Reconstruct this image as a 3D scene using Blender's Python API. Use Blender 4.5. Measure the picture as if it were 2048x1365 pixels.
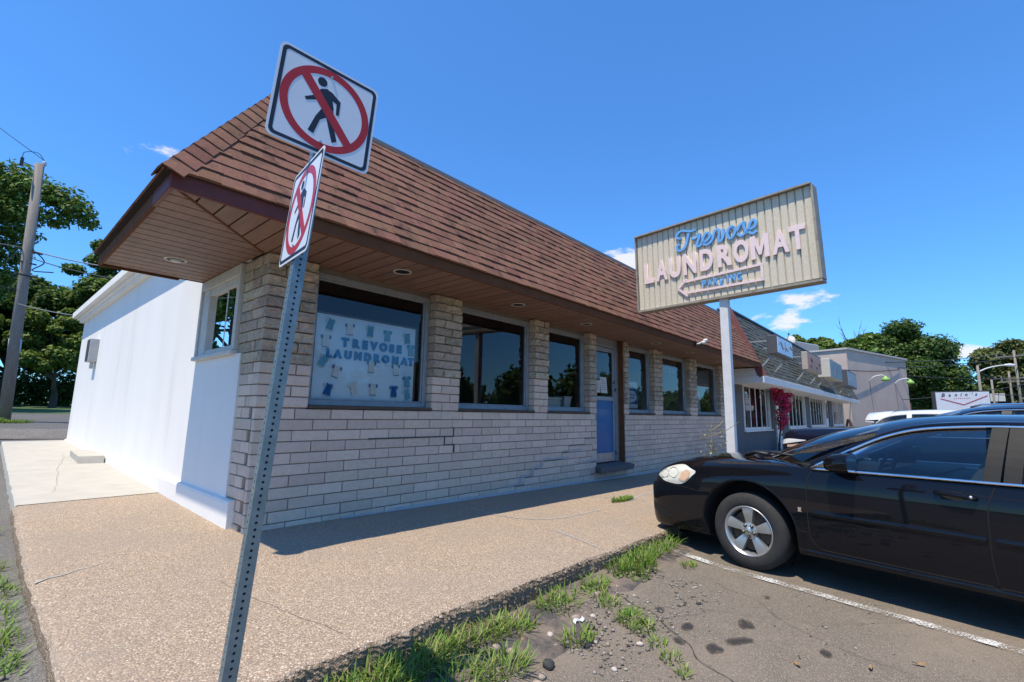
import bpy, bmesh, math, random
import numpy as np
from mathutils import Vector, Matrix, noise
from mathutils.bvhtree import BVHTree

for _o in list(bpy.data.objects):
    bpy.data.objects.remove(_o)
SC = bpy.context.scene
COL = SC.collection
R = math.radians

# ---------------------------------------------------------------- camera
cam_d = bpy.data.cameras.new('camera')
cam_d.sensor_width = 36.0
cam_d.lens = 945.0 / 2048.0 * 36.0
cam_d.clip_start = 0.05
cam_d.clip_end = 3000.0
cam = bpy.data.objects.new('camera', cam_d)
COL.objects.link(cam)
_rx = Vector((0.66106488, -0.75013559, 0.01702428))
_up = Vector((-0.12417044, -0.08699392, 0.98844006))
_bk = Vector((-0.73998306, -0.65553692, -0.15065329))
_m = Matrix((( _rx.x, _up.x, _bk.x, -1.957), (_rx.y, _up.y, _bk.y, -5.11), (_rx.z, _up.z, _bk.z, 1.2), (0, 0, 0, 1)))
cam.matrix_world = _m
SC.camera = cam

# ---------------------------------------------------------------- sun, sky, exposure
SUN_TO = Vector((-0.368, -0.018, 0.93)).normalized()      # towards the sun
sun_d = bpy.data.lights.new('sun', 'SUN')
sun_d.energy = 4.9
sun_d.angle = R(0.53)
sun_d.color = (1.0, 0.915, 0.765)
sun = bpy.data.objects.new('sun', sun_d)
COL.objects.link(sun)
sun.rotation_euler = SUN_TO.to_track_quat('Z', 'Y').to_euler()
sun.location = (-20, -5, 40)

W = bpy.data.worlds.new('World')
SC.world = W
W.use_nodes = True
wn, wl = W.node_tree.nodes, W.node_tree.links
wn.clear()
w_out = wn.new('ShaderNodeOutputWorld')
w_bg = wn.new('ShaderNodeBackground')
w_bg.inputs['Strength'].default_value = 0.13
w_sky = wn.new('ShaderNodeTexSky')
w_sky.sky_type = 'NISHITA'
w_sky.sun_disc = False
w_sky.sun_elevation = math.asin(SUN_TO.z)
w_sky.sun_rotation = math.atan2(SUN_TO.x, SUN_TO.y)
w_sky.altitude = 50
w_sky.air_density = 1.0
w_sky.dust_density = 0.1
w_sky.ozone_density = 3.2
w_tc = wn.new('ShaderNodeTexCoord')

def _wmath(op, a=None, b=None, c=None):
    n = wn.new('ShaderNodeMath'); n.operation = op
    for i, v in enumerate((a, b, c)):
        if v is None: continue
        if isinstance(v, (int, float)): n.inputs[i].default_value = v
        else: wl.new(v, n.inputs[i])
    return n.outputs[0]

# small fair-weather clouds: fractal noise gathered round a few directions
w_map = wn.new('ShaderNodeMapping')
w_map.inputs['Scale'].default_value = (20, 20, 52)
wl.new(w_tc.outputs['Generated'], w_map.inputs['Vector'])
w_noise = wn.new('ShaderNodeTexNoise')
w_noise.inputs['Scale'].default_value = 1.0
w_noise.inputs['Detail'].default_value = 7.0
w_noise.inputs['Roughness'].default_value = 0.58
wl.new(w_map.outputs['Vector'], w_noise.inputs['Vector'])
_mask = None
for d, wd, amt in [((0.15, 0.90, 0.41), 0.05, 0.78), ((0.845, 0.445, 0.305), 0.10, 1.1), ((0.965, 0.150, 0.207), 0.08, 0.93),
                   ((0.965, 0.200, 0.175), 0.07, 0.86), ((0.993, -0.04, 0.102), 0.07, 0.95), ((0.997, -0.02, 0.078), 0.045, 0.8),
                   ((0.35, -0.85, 0.42), 0.30, 0.85), ((-0.5, -0.75, 0.4), 0.25, 0.7), ((0.75, -0.55, 0.3), 0.16, 0.8), ((-0.8, 0.3, 0.35), 0.16, 0.8)]:
    dv = Vector(d).normalized()
    dn = wn.new('ShaderNodeVectorMath'); dn.operation = 'SUBTRACT'
    wl.new(w_tc.outputs['Generated'], dn.inputs[0]); dn.inputs[1].default_value = dv
    sc_ = wn.new('ShaderNodeVectorMath'); sc_.operation = 'MULTIPLY'
    wl.new(dn.outputs[0], sc_.inputs[0]); sc_.inputs[1].default_value = (1, 1, 3.6)
    ln = wn.new('ShaderNodeVectorMath'); ln.operation = 'LENGTH'
    wl.new(sc_.outputs[0], ln.inputs[0])
    g = _wmath('MULTIPLY', _wmath('MAXIMUM', _wmath('SUBTRACT', 1.0, _wmath('DIVIDE', ln.outputs['Value'], wd * 1.7)), 0.0), amt)
    _mask = g if _mask is None else _wmath('MAXIMUM', _mask, g)
_den = _wmath('ADD', _wmath('MULTIPLY', _mask, 0.85), _wmath('MULTIPLY_ADD', w_noise.outputs['Fac'], 1.7, -1.30))
w_ramp = wn.new('ShaderNodeMapRange')
w_ramp.interpolation_type = 'SMOOTHSTEP'
w_ramp.inputs['From Min'].default_value = 0.0
w_ramp.inputs['From Max'].default_value = 0.36
w_ramp.inputs['To Max'].default_value = 0.92
wl.new(_den, w_ramp.inputs['Value'])
w_mix = wn.new('ShaderNodeMix'); w_mix.data_type = 'RGBA'
wl.new(w_ramp.outputs['Result'], w_mix.inputs['Factor'])
# deeper blue, as the camera recorded the clear sky
w_gam = wn.new('ShaderNodeGamma'); w_gam.inputs['Gamma'].default_value = 0.88
wl.new(w_sky.outputs['Color'], w_gam.inputs['Color'])
w_mul = wn.new('ShaderNodeMix'); w_mul.data_type = 'RGBA'; w_mul.blend_type = 'MULTIPLY'; w_mul.inputs['Factor'].default_value = 1.0
wl.new(w_gam.outputs['Color'], w_mul.inputs['A']); w_mul.inputs['B'].default_value = (0.62, 1.27, 1.96, 1)
wl.new(w_mul.outputs['Result'], w_mix.inputs['A'])
w_mix.inputs['B'].default_value = (6.2, 6.25, 6.4, 1)
wl.new(w_mix.outputs['Result'], w_bg.inputs['Color'])
wl.new(w_bg.outputs['Background'], w_out.inputs['Surface'])

vs = SC.view_settings
vs.view_transform = 'Standard'
vs.look = 'None'
vs.gamma = 1.0
vs.use_curve_mapping = False
vs.exposure = 0.22
SC.cycles.max_bounces = 8
SC.cycles.transparent_max_bounces = 12

# ---------------------------------------------------------------- helpers
random.seed(7)
RNG = np.random.default_rng(11)

def tag(o, label=None, cat=None, group=None, kind=None):
    if label: o['label'] = label
    if cat: o['category'] = cat
    if group: o['group'] = group
    if kind: o['kind'] = kind
    return o

def empty(name, loc=(0, 0, 0), label=None, cat=None, group=None, rz=0.0):
    o = bpy.data.objects.new(name, None)
    o.empty_display_size = 0.2
    o.location = loc
    o.rotation_euler = (0, 0, rz)
    COL.objects.link(o)
    return tag(o, label, cat, group)

def link(name, me, mat=None, parent=None, loc=None, rot=None, scale=None):
    o = bpy.data.objects.new(name, me)
    COL.objects.link(o)
    if mat is not None and not me.materials:
        for mm in (mat if isinstance(mat, (list, tuple)) else [mat]): me.materials.append(mm)
    if parent is not None: o.parent = parent
    if loc is not None: o.location = loc
    if rot is not None: o.rotation_euler = rot
    if scale is not None: o.scale = scale
    return o

class MB:
    """collects vertices and faces for one mesh"""
    def __init__(s):
        s.v = []; s.f = []; s.mi = []
    def add(s, vs, fs, m=0):
        b = len(s.v)
        s.v.extend([tuple(p) for p in vs])
        s.f.extend([tuple(b + i for i in f) for f in fs])
        s.mi.extend([m] * len(fs))
        return s
    def box(s, x0, x1, y0, y1, z0, z1, m=0):
        return s.add([(x0, y0, z0), (x1, y0, z0), (x1, y1, z0), (x0, y1, z0), (x0, y0, z1), (x1, y0, z1), (x1, y1, z1), (x0, y1, z1)],
                     [(0, 3, 2, 1), (4, 5, 6, 7), (0, 1, 5, 4), (1, 2, 6, 5), (2, 3, 7, 6), (3, 0, 4, 7)], m)
    def hexa(s, p, m=0):
        """8 points: bottom loop 0-3, top loop 4-7"""
        return s.add(p, [(0, 3, 2, 1), (4, 5, 6, 7), (0, 1, 5, 4), (1, 2, 6, 5), (2, 3, 7, 6), (3, 0, 4, 7)], m)
    def bar(s, a, b, w, h, up=(0, 0, 1), m=0):
        a = Vector(a); b = Vector(b); d = (b - a).normalized(); u = Vector(up)
        r = d.cross(u)
        if r.length < 1e-5: r = d.cross(Vector((1, 0, 0)))
        r.normalize(); u = r.cross(d).normalized()
        r *= w / 2; u *= h / 2
        return s.hexa([a - r - u, a + r - u, b + r - u, b - r - u, a - r + u, a + r + u, b + r + u, b - r + u], m)
    def tube(s, path, rad, n=8, m=0, caps=True):
        path = [Vector(p) for p in path]
        if isinstance(rad, (int, float)): rad = [rad] * len(path)
        b = len(s.v)
        prev = None
        for i, p in enumerate(path):
            if i == 0: d = path[1] - path[0]
            elif i == len(path) - 1: d = path[-1] - path[-2]
            else: d = path[i + 1] - path[i - 1]
            d.normalize()
            if prev is None:
                a = d.cross(Vector((0, 0, 1)))
                if a.length < 1e-3: a = d.cross(Vector((1, 0, 0)))
            else:
                a = prev - d * prev.dot(d)
            a.normalize(); prev = a
            c = d.cross(a)
            for k in range(n):
                t = 2 * math.pi * k / n
                s.v.append(tuple(p + (a * math.cos(t) + c * math.sin(t)) * rad[i]))
        for i in range(len(path) - 1):
            for k in range(n):
                k2 = (k + 1) % n
                s.f.append((b + i * n + k, b + i * n + k2, b + (i + 1) * n + k2, b + (i + 1) * n + k)); s.mi.append(m)
        if caps:
            s.f.append(tuple(b + k for k in reversed(range(n)))); s.mi.append(m)
            s.f.append(tuple(b + (len(path) - 1) * n + k for k in range(n))); s.mi.append(m)
        return s
    def lathe(s, prof, n=32, axis='y', c=(0, 0, 0), m=0, close=False):
        """profile of (radius, along)"""
        b = len(s.v); k = len(prof)
        for i in range(n):
            t = 2 * math.pi * i / n
            for (r, a) in prof:
                x, z = r * math.cos(t), r * math.sin(t)
                p = {'y': (x, a, z), 'z': (x, z, a), 'x': (a, x, z)}[axis]
                s.v.append((p[0] + c[0], p[1] + c[1], p[2] + c[2]))
        for i in range(n):
            j = (i + 1) % n
            for q in range(k - 1 + (1 if close else 0)):
                q2 = (q + 1) % k
                s.f.append((b + i * k + q, b + i * k + q2, b + j * k + q2, b + j * k + q)); s.mi.append(m)
        return s
    def prism(s, poly, a0, a1, fn, m=0):
        """poly of (u,v); fn(u,v,a)->xyz; extruded from a0 to a1"""
        n = len(poly)
        vs = [fn(u, v, a0) for u, v in poly] + [fn(u, v, a1) for u, v in poly]
        fs = [tuple(range(n))[::-1], tuple(range(n, 2 * n))] + [(i, (i + 1) % n, n + (i + 1) % n, n + i) for i in range(n)]
        return s.add(vs, fs, m)
    def grid(s, pts, m=0):
        """pts: rows of equal length"""
        nr, nc = len(pts), len(pts[0]); b = len(s.v)
        for row in pts: s.v.extend([tuple(p) for p in row])
        for i in range(nr - 1):
            for j in range(nc - 1):
                s.f.append((b + i * nc + j, b + i * nc + j + 1, b + (i + 1) * nc + j + 1, b + (i + 1) * nc + j)); s.mi.append(m)
        return s
    def mesh(s, name='m', smooth=False, fix=True):
        me = bpy.data.meshes.new(name)
        me.from_pydata(s.v, [], s.f)
        if any(s.mi): me.polygons.foreach_set('material_index', s.mi)
        if fix:
            bm = bmesh.new(); bm.from_mesh(me)
            bmesh.ops.recalc_face_normals(bm, faces=bm.faces)
            bm.to_mesh(me); bm.free()
        if smooth: me.polygons.foreach_set('use_smooth', [True] * len(me.polygons))
        me.update()
        return me
    def build(s, name, mat=None, parent=None, smooth=False, loc=None, rot=None, scale=None, fix=True):
        return link(name, s.mesh(name, smooth, fix), mat, parent, loc, rot, scale)

def autosmooth(o, ang=35):
    me = o.data
    bm = bmesh.new(); bm.from_mesh(me)
    for f in bm.faces: f.smooth = True
    for e in bm.edges:
        e.smooth = not (len(e.link_faces) == 2 and e.calc_face_angle(0) > R(ang))
    bm.to_mesh(me); bm.free()
    return o

def bevel(o, w=0.004, seg=1, ang=40):
    bm = bmesh.new(); bm.from_mesh(o.data)
    es = [e for e in bm.edges if len(e.link_faces) == 2 and e.calc_face_angle(0) > R(ang)]
    bmesh.ops.bevel(bm, geom=es, offset=w, segments=seg, affect='EDGES', profile=0.7)
    bm.to_mesh(o.data); bm.free()
    return o

def spline(pts, n=6, closed=False):
    pts = [Vector(p) for p in pts]; out = []
    m = len(pts)
    for i in range(m if closed else m - 1):
        p1, p2 = pts[i], pts[(i + 1) % m]
        p0 = pts[i - 1] if (i > 0 or closed) else p1 * 2 - p2
        p3 = pts[(i + 2) % m] if (i + 2 < m or closed) else p2 * 2 - p1
        for k in range(n):
            t = k / n
            out.append(0.5 * ((2 * p1) + (p2 - p0) * t + (2 * p0 - 5 * p1 + 4 * p2 - p3) * t * t + (3 * p1 - p0 - 3 * p2 + p3) * t ** 3))
    if not closed: out.append(pts[-1])
    return out

def np_mesh(name, verts, quads, smooth=False):
    me = bpy.data.meshes.new(name)
    nv, nf, k = len(verts), len(quads), quads.shape[1]
    me.vertices.add(nv); me.loops.add(nf * k); me.polygons.add(nf)
    me.vertices.foreach_set('co', np.ascontiguousarray(verts, dtype=np.float32).ravel())
    me.loops.foreach_set('vertex_index', np.ascontiguousarray(quads, dtype=np.int32).ravel())
    me.polygons.foreach_set('loop_start', np.arange(0, nf * k, k, dtype=np.int32))
    if smooth: me.polygons.foreach_set('use_smooth', np.ones(nf, dtype=bool))
    me.update(calc_edges=True)
    return me

def text_mesh(body, size=1.0, extrude=0.01, offset=0.0, align='CENTER', res=4):
    cu = bpy.data.curves.new('txt', 'FONT')
    cu.body = body; cu.size = size; cu.extrude = extrude; cu.offset = offset; cu.resolution_u = res
    cu.align_x = align; cu.align_y = 'CENTER'
    ob = bpy.data.objects.new('txt', cu)
    COL.objects.link(ob)
    dg = bpy.context.evaluated_depsgraph_get()
    me = bpy.data.meshes.new_from_object(ob.evaluated_get(dg))
    bpy.data.objects.remove(ob)
    bpy.data.curves.remove(cu)
    return me

def place_uv(me, o, u, v, n, du=0, dv=0, dn=0):
    """maps a mesh's local x,y,z on to frame vectors u,v,n at origin o"""
    o, u, v, n = Vector(o), Vector(u), Vector(v), Vector(n)
    M = Matrix(((u.x, v.x, n.x, 0), (u.y, v.y, n.y, 0), (u.z, v.z, n.z, 0), (0, 0, 0, 1)))
    me.transform(Matrix.Translation(o + u * du + v * dv + n * dn) @ M)
    return me

# ---------------------------------------------------------------- materials
MATS = {}
def pmat(name, c1, c2=None, scale=6.0, rough=0.75, bump=0.0, bscale=60.0, metallic=0.0, coat=0.0, rnd=0.0, island=0.0,
         spec=0.5, detail=5.0, c3=None, s3=1.2, t3=(0.55, 0.75), stretch=(1, 1, 1), rvar=0.0, contrast=(0.35, 0.65), trans=0.0, bdist=0.01, emit=None):
    if name in MATS: return MATS[name]
    m = bpy.data.materials.new(name); m.use_nodes = True
    nt = m.node_tree; N, L = nt.nodes, nt.links
    b = N['Principled BSDF']
    b.inputs['Roughness'].default_value = rough
    b.inputs['Metallic'].default_value = metallic
    b.inputs['Specular IOR Level'].default_value = spec
    if coat:
        b.inputs['Coat Weight'].default_value = coat
        b.inputs['Coat Roughness'].default_value = 0.04
    geo = N.new('ShaderNodeNewGeometry')
    mp = N.new('ShaderNodeMapping'); mp.inputs['Scale'].default_value = stretch
    L.new(geo.outputs['Position'], mp.inputs['Vector'])
    col = None
    if c2 is None: c2 = tuple(x * 0.88 for x in c1)
    n1 = N.new('ShaderNodeTexNoise'); n1.inputs['Scale'].default_value = scale; n1.inputs['Detail'].default_value = detail
    n1.inputs['Roughness'].default_value = 0.62
    L.new(mp.outputs['Vector'], n1.inputs['Vector'])
    r1 = N.new('ShaderNodeMapRange'); r1.inputs['From Min'].default_value = contrast[0]; r1.inputs['From Max'].default_value = contrast[1]
    L.new(n1.outputs['Fac'], r1.inputs['Value'])
    mx = N.new('ShaderNodeMix'); mx.data_type = 'RGBA'
    mx.inputs['A'].default_value = (*c1, 1); mx.inputs['B'].default_value = (*c2, 1)
    L.new(r1.outputs['Result'], mx.inputs['Factor'])
    col = mx.outputs['Result']
    if c3 is not None:
        n3 = N.new('ShaderNodeTexNoise'); n3.inputs['Scale'].default_value = s3; n3.inputs['Detail'].default_value = 6
        n3.inputs['Roughness'].default_value = 0.65
        L.new(mp.outputs['Vector'], n3.inputs['Vector'])
        r3 = N.new('ShaderNodeMapRange'); r3.inputs['From Min'].default_value = t3[0]; r3.inputs['From Max'].default_value = t3[1]
        L.new(n3.outputs['Fac'], r3.inputs['Value'])
        m3 = N.new('ShaderNodeMix'); m3.data_type = 'RGBA'; m3.inputs['B'].default_value = (*c3, 1)
        L.new(r3.outputs['Result'], m3.inputs['Factor']); L.new(col, m3.inputs['A'])
        col = m3.outputs['Result']
    if rnd or island:
        if rnd:
            oi = N.new('ShaderNodeObjectInfo'); rv = oi.outputs['Random']; amt = rnd
        else:
            rv = geo.outputs['Random Per Island']; amt = island
        hs = N.new('ShaderNodeHueSaturation')
        mr = N.new('ShaderNodeMapRange'); mr.inputs['To Min'].default_value = 1 - amt; mr.inputs['To Max'].default_value = 1 + amt
        L.new(rv, mr.inputs['Value']); L.new(mr.outputs['Result'], hs.inputs['Value'])
        wv = N.new('ShaderNodeMath'); wv.operation = 'MULTIPLY'; wv.inputs[1].default_value = 37.7
        fr = N.new('ShaderNodeMath'); fr.operation = 'FRACT'
        L.new(rv, wv.inputs[0]); L.new(wv.outputs[0], fr.inputs[0])
        mh = N.new('ShaderNodeMapRange'); mh.inputs['To Min'].default_value = 0.5 - amt * 0.06; mh.inputs['To Max'].default_value = 0.5 + amt * 0.06
        L.new(fr.outputs[0], mh.inputs['Value']); L.new(mh.outputs['Result'], hs.inputs['Hue'])
        L.new(col, hs.inputs['Color']); col = hs.outputs['Color']
    L.new(col, b.inputs['Base Color'])
    if rvar:
        rr = N.new('ShaderNodeMapRange'); rr.inputs['To Min'].default_value = max(0.02, rough - rvar); rr.inputs['To Max'].default_value = min(1, rough + rvar)
        L.new(n1.outputs['Fac'], rr.inputs['Value']); L.new(rr.outputs['Result'], b.inputs['Roughness'])
    if bump:
        nb = N.new('ShaderNodeTexNoise'); nb.inputs['Scale'].default_value = bscale; nb.inputs['Detail'].default_value = 4
        L.new(mp.outputs['Vector'], nb.inputs['Vector'])
        bp = N.new('ShaderNodeBump'); bp.inputs['Strength'].default_value = bump; bp.inputs['Distance'].default_value = bdist
        L.new(nb.outputs['Fac'], bp.inputs['Height']); L.new(bp.outputs['Normal'], b.inputs['Normal'])
    if emit:
        b.inputs['Emission Color'].default_value = (*emit[:3], 1); b.inputs['Emission Strength'].default_value = emit[3]
    if trans:
        tr = N.new('ShaderNodeBsdfTranslucent'); L.new(col, tr.inputs['Color'])
        ms = N.new('ShaderNodeMixShader'); ms.inputs['Fac'].default_value = trans
        L.new(b.outputs['BSDF'], ms.inputs[1]); L.new(tr.outputs['BSDF'], ms.inputs[2])
        L.new(ms.outputs['Shader'], N['Material Output'].inputs['Surface'])
    MATS[name] = m
    return m

def glass_mat(name, tint=(0.7, 0.75, 0.75), boost=1.0, ior=1.52, base=0.0):
    if name in MATS: return MATS[name]
    m = bpy.data.materials.new(name); m.use_nodes = True
    N, L = m.node_tree.nodes, m.node_tree.links
    N.clear()
    out = N.new('ShaderNodeOutputMaterial')
    tr = N.new('ShaderNodeBsdfTransparent'); tr.inputs['Color'].default_value = (*tint, 1)
    gl = N.new('ShaderNodeBsdfGlossy'); gl.inputs['Roughness'].default_value = 0.0; gl.inputs['Color'].default_value = (1, 1, 1, 1)
    fr = N.new('ShaderNodeFresnel'); fr.inputs['IOR'].default_value = ior
    mu = N.new('ShaderNodeMath'); mu.operation = 'MULTIPLY_ADD'; mu.inputs[1].default_value = boost; mu.inputs[2].default_value = base; mu.use_clamp = True
    ms = N.new('ShaderNodeMixShader')
    L.new(fr.outputs['Fac'], mu.inputs[0]); L.new(mu.outputs[0], ms.inputs['Fac'])
    L.new(tr.outputs['BSDF'], ms.inputs[1]); L.new(gl.outputs['BSDF'], ms.inputs[2])
    L.new(ms.outputs['Shader'], out.inputs['Surface'])
    MATS[name] = m
    return m

def aggregate_mat(name, cells, base, speck, bump=0.6, rough=0.85, dirt=None, s_small=150.0, lines=None):
    """exposed stones: voronoi cells coloured one by one, with relief"""
    m = bpy.data.materials.new(name); m.use_nodes = True
    N, L = m.node_tree.nodes, m.node_tree.links
    b = N['Principled BSDF']; b.inputs['Roughness'].default_value = rough; b.inputs['Specular IOR Level'].default_value = 0.3
    geo = N.new('ShaderNodeNewGeometry')
    warp = N.new('ShaderNodeTexNoise'); warp.inputs['Scale'].default_value = cells * 0.6; warp.inputs['Detail'].default_value = 2
    L.new(geo.outputs['Position'], warp.inputs['Vector'])
    wa = N.new('ShaderNodeVectorMath'); wa.operation = 'MULTIPLY_ADD'; wa.inputs[1].default_value = (0.6 / cells,) * 3
    L.new(warp.outputs['Color'], wa.inputs[0]); L.new(geo.outputs['Position'], wa.inputs[2])
    v = N.new('ShaderNodeTexVoronoi'); v.inputs['Scale'].default_value = cells
    L.new(wa.outputs[0], v.inputs['Vector'])
    v2 = N.new('ShaderNodeTexVoronoi'); v2.inputs['Scale'].default_value = s_small
    L.new(wa.outputs[0], v2.inputs['Vector'])
    sep = N.new('ShaderNodeSeparateColor'); L.new(v.outputs['Color'], sep.inputs['Color'])
    cr = N.new('ShaderNodeValToRGB'); e = cr.color_ramp
    e.interpolation = 'CONSTANT'
    while len(e.elements) < len(speck): e.elements.new(0.5)
    for i, c in enumerate(speck):
        e.elements[i].position = i / len(speck); e.elements[i].color = (*c, 1)
    L.new(sep.outputs['Red'], cr.inputs['Fac'])
    # mortar between the stones
    mr = N.new('ShaderNodeMapRange'); mr.inputs['From Min'].default_value = 0.42; mr.inputs['From Max'].default_value = 0.62
    L.new(v.outputs['Distance'], mr.inputs['Value'])
    mx = N.new('ShaderNodeMix'); mx.data_type = 'RGBA'; mx.inputs['B'].default_value = (*base, 1)
    L.new(mr.outputs['Result'], mx.inputs['Factor']); L.new(cr.outputs['Color'], mx.inputs['A'])
    col = mx.outputs['Result']
    s2 = N.new('ShaderNodeSeparateColor'); L.new(v2.outputs['Color'], s2.inputs['Color'])
    m2 = N.new('ShaderNodeMapRange'); m2.inputs['To Min'].default_value = 0.62; m2.inputs['To Max'].default_value = 1.32
    L.new(s2.outputs['Green'], m2.inputs['Value'])
    hs = N.new('ShaderNodeHueSaturation'); L.new(col, hs.inputs['Color']); L.new(m2.outputs['Result'], hs.inputs['Value'])
    col = hs.outputs['Color']
    if dirt:
        n3 = N.new('ShaderNodeTexNoise'); n3.inputs['Scale'].default_value = dirt[1]; n3.inputs['Detail'].default_value = 7; n3.inputs['Roughness'].default_value = 0.65
        L.new(geo.outputs['Position'], n3.inputs['Vector'])
        r3 = N.new('ShaderNodeMapRange'); r3.inputs['From Min'].default_value = 0.45; r3.inputs['From Max'].default_value = 0.72; r3.inputs['To Max'].default_value = dirt[2]
        L.new(n3.outputs['Fac'], r3.inputs['Value'])
        m3 = N.new('ShaderNodeMix'); m3.data_type = 'RGBA'; m3.inputs['B'].default_value = (*dirt[0], 1)
        L.new(r3.outputs['Result'], m3.inputs['Factor']); L.new(col, m3.inputs['A']); col = m3.outputs['Result']
    L.new(col, b.inputs['Base Color'])
    bp = N.new('ShaderNodeBump'); bp.inputs['Strength'].default_value = bump; bp.inputs['Distance'].default_value = 0.008; bp.invert = True
    L.new(v.outputs['Distance'], bp.inputs['Height']); L.new(bp.outputs['Normal'], b.inputs['Normal'])
    MATS[name] = m
    return m
# ================================================================ THE SETTING
def lot_z(x, y):
    z = -0.2
    if y > 0:
        z += 0.017 * min(y, 13)
        z += 0.062 * min(max(y - 13, 0), 11)
        z += 0.02 * min(max(y - 24, 0), 60)
    if -3.6 < y <= 0.5 and x > -1.6:
        t = min(max((y + 3.6) / 0.85, 0), 1)
        z += 0.035 * t * t * (3 - 2 * t)
    if x <= -1.3 and y > -3.6:
        t = min(max((y + 3.6) / 2.5, 0), 1)
        z += 0.06 * t * t * (3 - 2 * t)
    return z

def walk_z(x, y):
    z = -0.0165 * min(max(x - 0.5, 0), 8.5)
    z += 0.0185 * max(y - 0.5, 0)
    return z

def sheet(name, xs, ys, dz, mat, kind='structure', rough=0.0, rs=3.0, holes=None):
    pts = [[(x, y, lot_z(x, y) + dz + (rough * noise.fractal((x * rs, y * rs, 0.3), 1.0, 2.0, 4) if rough else 0)) for x in xs] for y in ys]
    mb = MB(); nc = len(xs)
    for row in pts: mb.v.extend(row)
    for i in range(len(ys) - 1):
        for j in range(nc - 1):
            if holes and holes(0.5 * (xs[j] + xs[j + 1]), 0.5 * (ys[i] + ys[i + 1])): continue
            mb.f.append((i * nc + j, i * nc + j + 1, (i + 1) * nc + j + 1, (i + 1) * nc + j)); mb.mi.append(0)
    o = mb.build(name, mat, smooth=True, fix=False)
    o['kind'] = kind
    return o

def span(a, b, step):
    n = max(1, int(round(abs(b - a) / step)))
    return [a + (b - a) * i / n for i in range(n + 1)]

M_earth = pmat('earth_grass', (0.035, 0.06, 0.016), (0.06, 0.075, 0.025), scale=1.5, rough=0.95, bump=0.5, bscale=9, c3=(0.09, 0.075, 0.045), s3=0.2)
gx = [-900, -300, -100, -40, -20, -8, -3, -1.6, -1.3, 0, 4, 10, 16, 25, 40, 70, 120, 300, 900]
gy = [-900, -300, -120, -60, -30, -16, -8, -3.6, -3.2, -2.75, -1, 0, 5, 13, 18, 24, 30, 45, 84, 150, 400, 900]
sheet('ground', gx, gy, -0.06, M_earth)

# asphalt: fine stone with worn and stained patches
M_asph = aggregate_mat('asphalt', 170.0, (0.147, 0.121, 0.095), [(0.211, 0.176, 0.136), (0.159, 0.133, 0.102), (0.259, 0.216, 0.167), (0.182, 0.156, 0.123), (0.329, 0.284, 0.226), (0.130, 0.110, 0.087), (0.211, 0.167, 0.124)],
                       bump=0.35, rough=0.9, dirt=((0.253, 0.201, 0.152), 1.3, 0.75), s_small=420.0)
xs = [-30, -14, -8, -4] + span(-2.6, 5.0, 0.12) + [6, 8, 10, 13, 16, 20, 30, 45, 75]
ys = [-16, -12, -9, -7] + span(-6.2, -2.5, 0.09)
sheet('parking_lot', xs, ys, 0.0, M_asph, rough=0.006, rs=2.3)
xs2 = [-30, -14, -8, -4, -3] + span(-2.6, -1.3, 0.1)
ys2 = span(-2.5, 4, 0.12) + [5, 7, 9, 11, 13.2]
M_asph2 = aggregate_mat('old_asphalt', 120.0, (0.12, 0.112, 0.10), [(0.17, 0.16, 0.148), (0.13, 0.122, 0.113), (0.20, 0.185, 0.17), (0.145, 0.137, 0.127), (0.26, 0.245, 0.225)],
                        bump=0.4, rough=0.92, dirt=((0.18, 0.16, 0.13), 0.9, 0.6), s_small=300.0)
sheet('side_strip', xs2, ys2, 0.0, M_asph2, rough=0.012, rs=3.1)
M_road = aggregate_mat('road_asphalt', 60.0, (0.10, 0.098, 0.095), [(0.12, 0.118, 0.115), (0.10, 0.098, 0.095), (0.14, 0.135, 0.13), (0.11, 0.108, 0.104)],
                       bump=0.2, rough=0.9, dirt=((0.15, 0.14, 0.125), 0.5, 0.6), s_small=150.0)
sheet('side_road', [-60, -30, -10, -4, 0, 4, 10, 20, 40], [13.2, 14, 15, 16, 18, 20, 22, 24, 26, 27.5], 0.006, M_road)
M_gravel = aggregate_mat('pale_gravel', 30.0, (0.14, 0.125, 0.105), [(0.24, 0.22, 0.19), (0.19, 0.17, 0.145), (0.30, 0.28, 0.25), (0.15, 0.135, 0.115)], bump=0.8, rough=0.95, dirt=((0.10, 0.09, 0.075), 0.8, 0.7), s_small=90)
sheet('gravel_band', [-40, -20, -6, -2, 0, 3, 8, 20], [15.2, 16, 17.0, 18.3], 0.012, M_gravel)
sheet('street', [-300, -100, -40, -10, 0, 10, 30, 60, 120, 300], [-30, -26, -22, -19], 0.006, M_road)
M_lawn = pmat('lawn', (0.05, 0.10, 0.02), (0.08, 0.13, 0.03), scale=2.5, rough=0.95, bump=0.8, bscale=14, c3=(0.04, 0.05, 0.02), s3=0.4)
sheet('lawn', [-60, -30, -10, -4, 0, 4, 10, 20, 40], [27.5, 30, 33, 38, 45, 60], 0.012, M_lawn)

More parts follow.
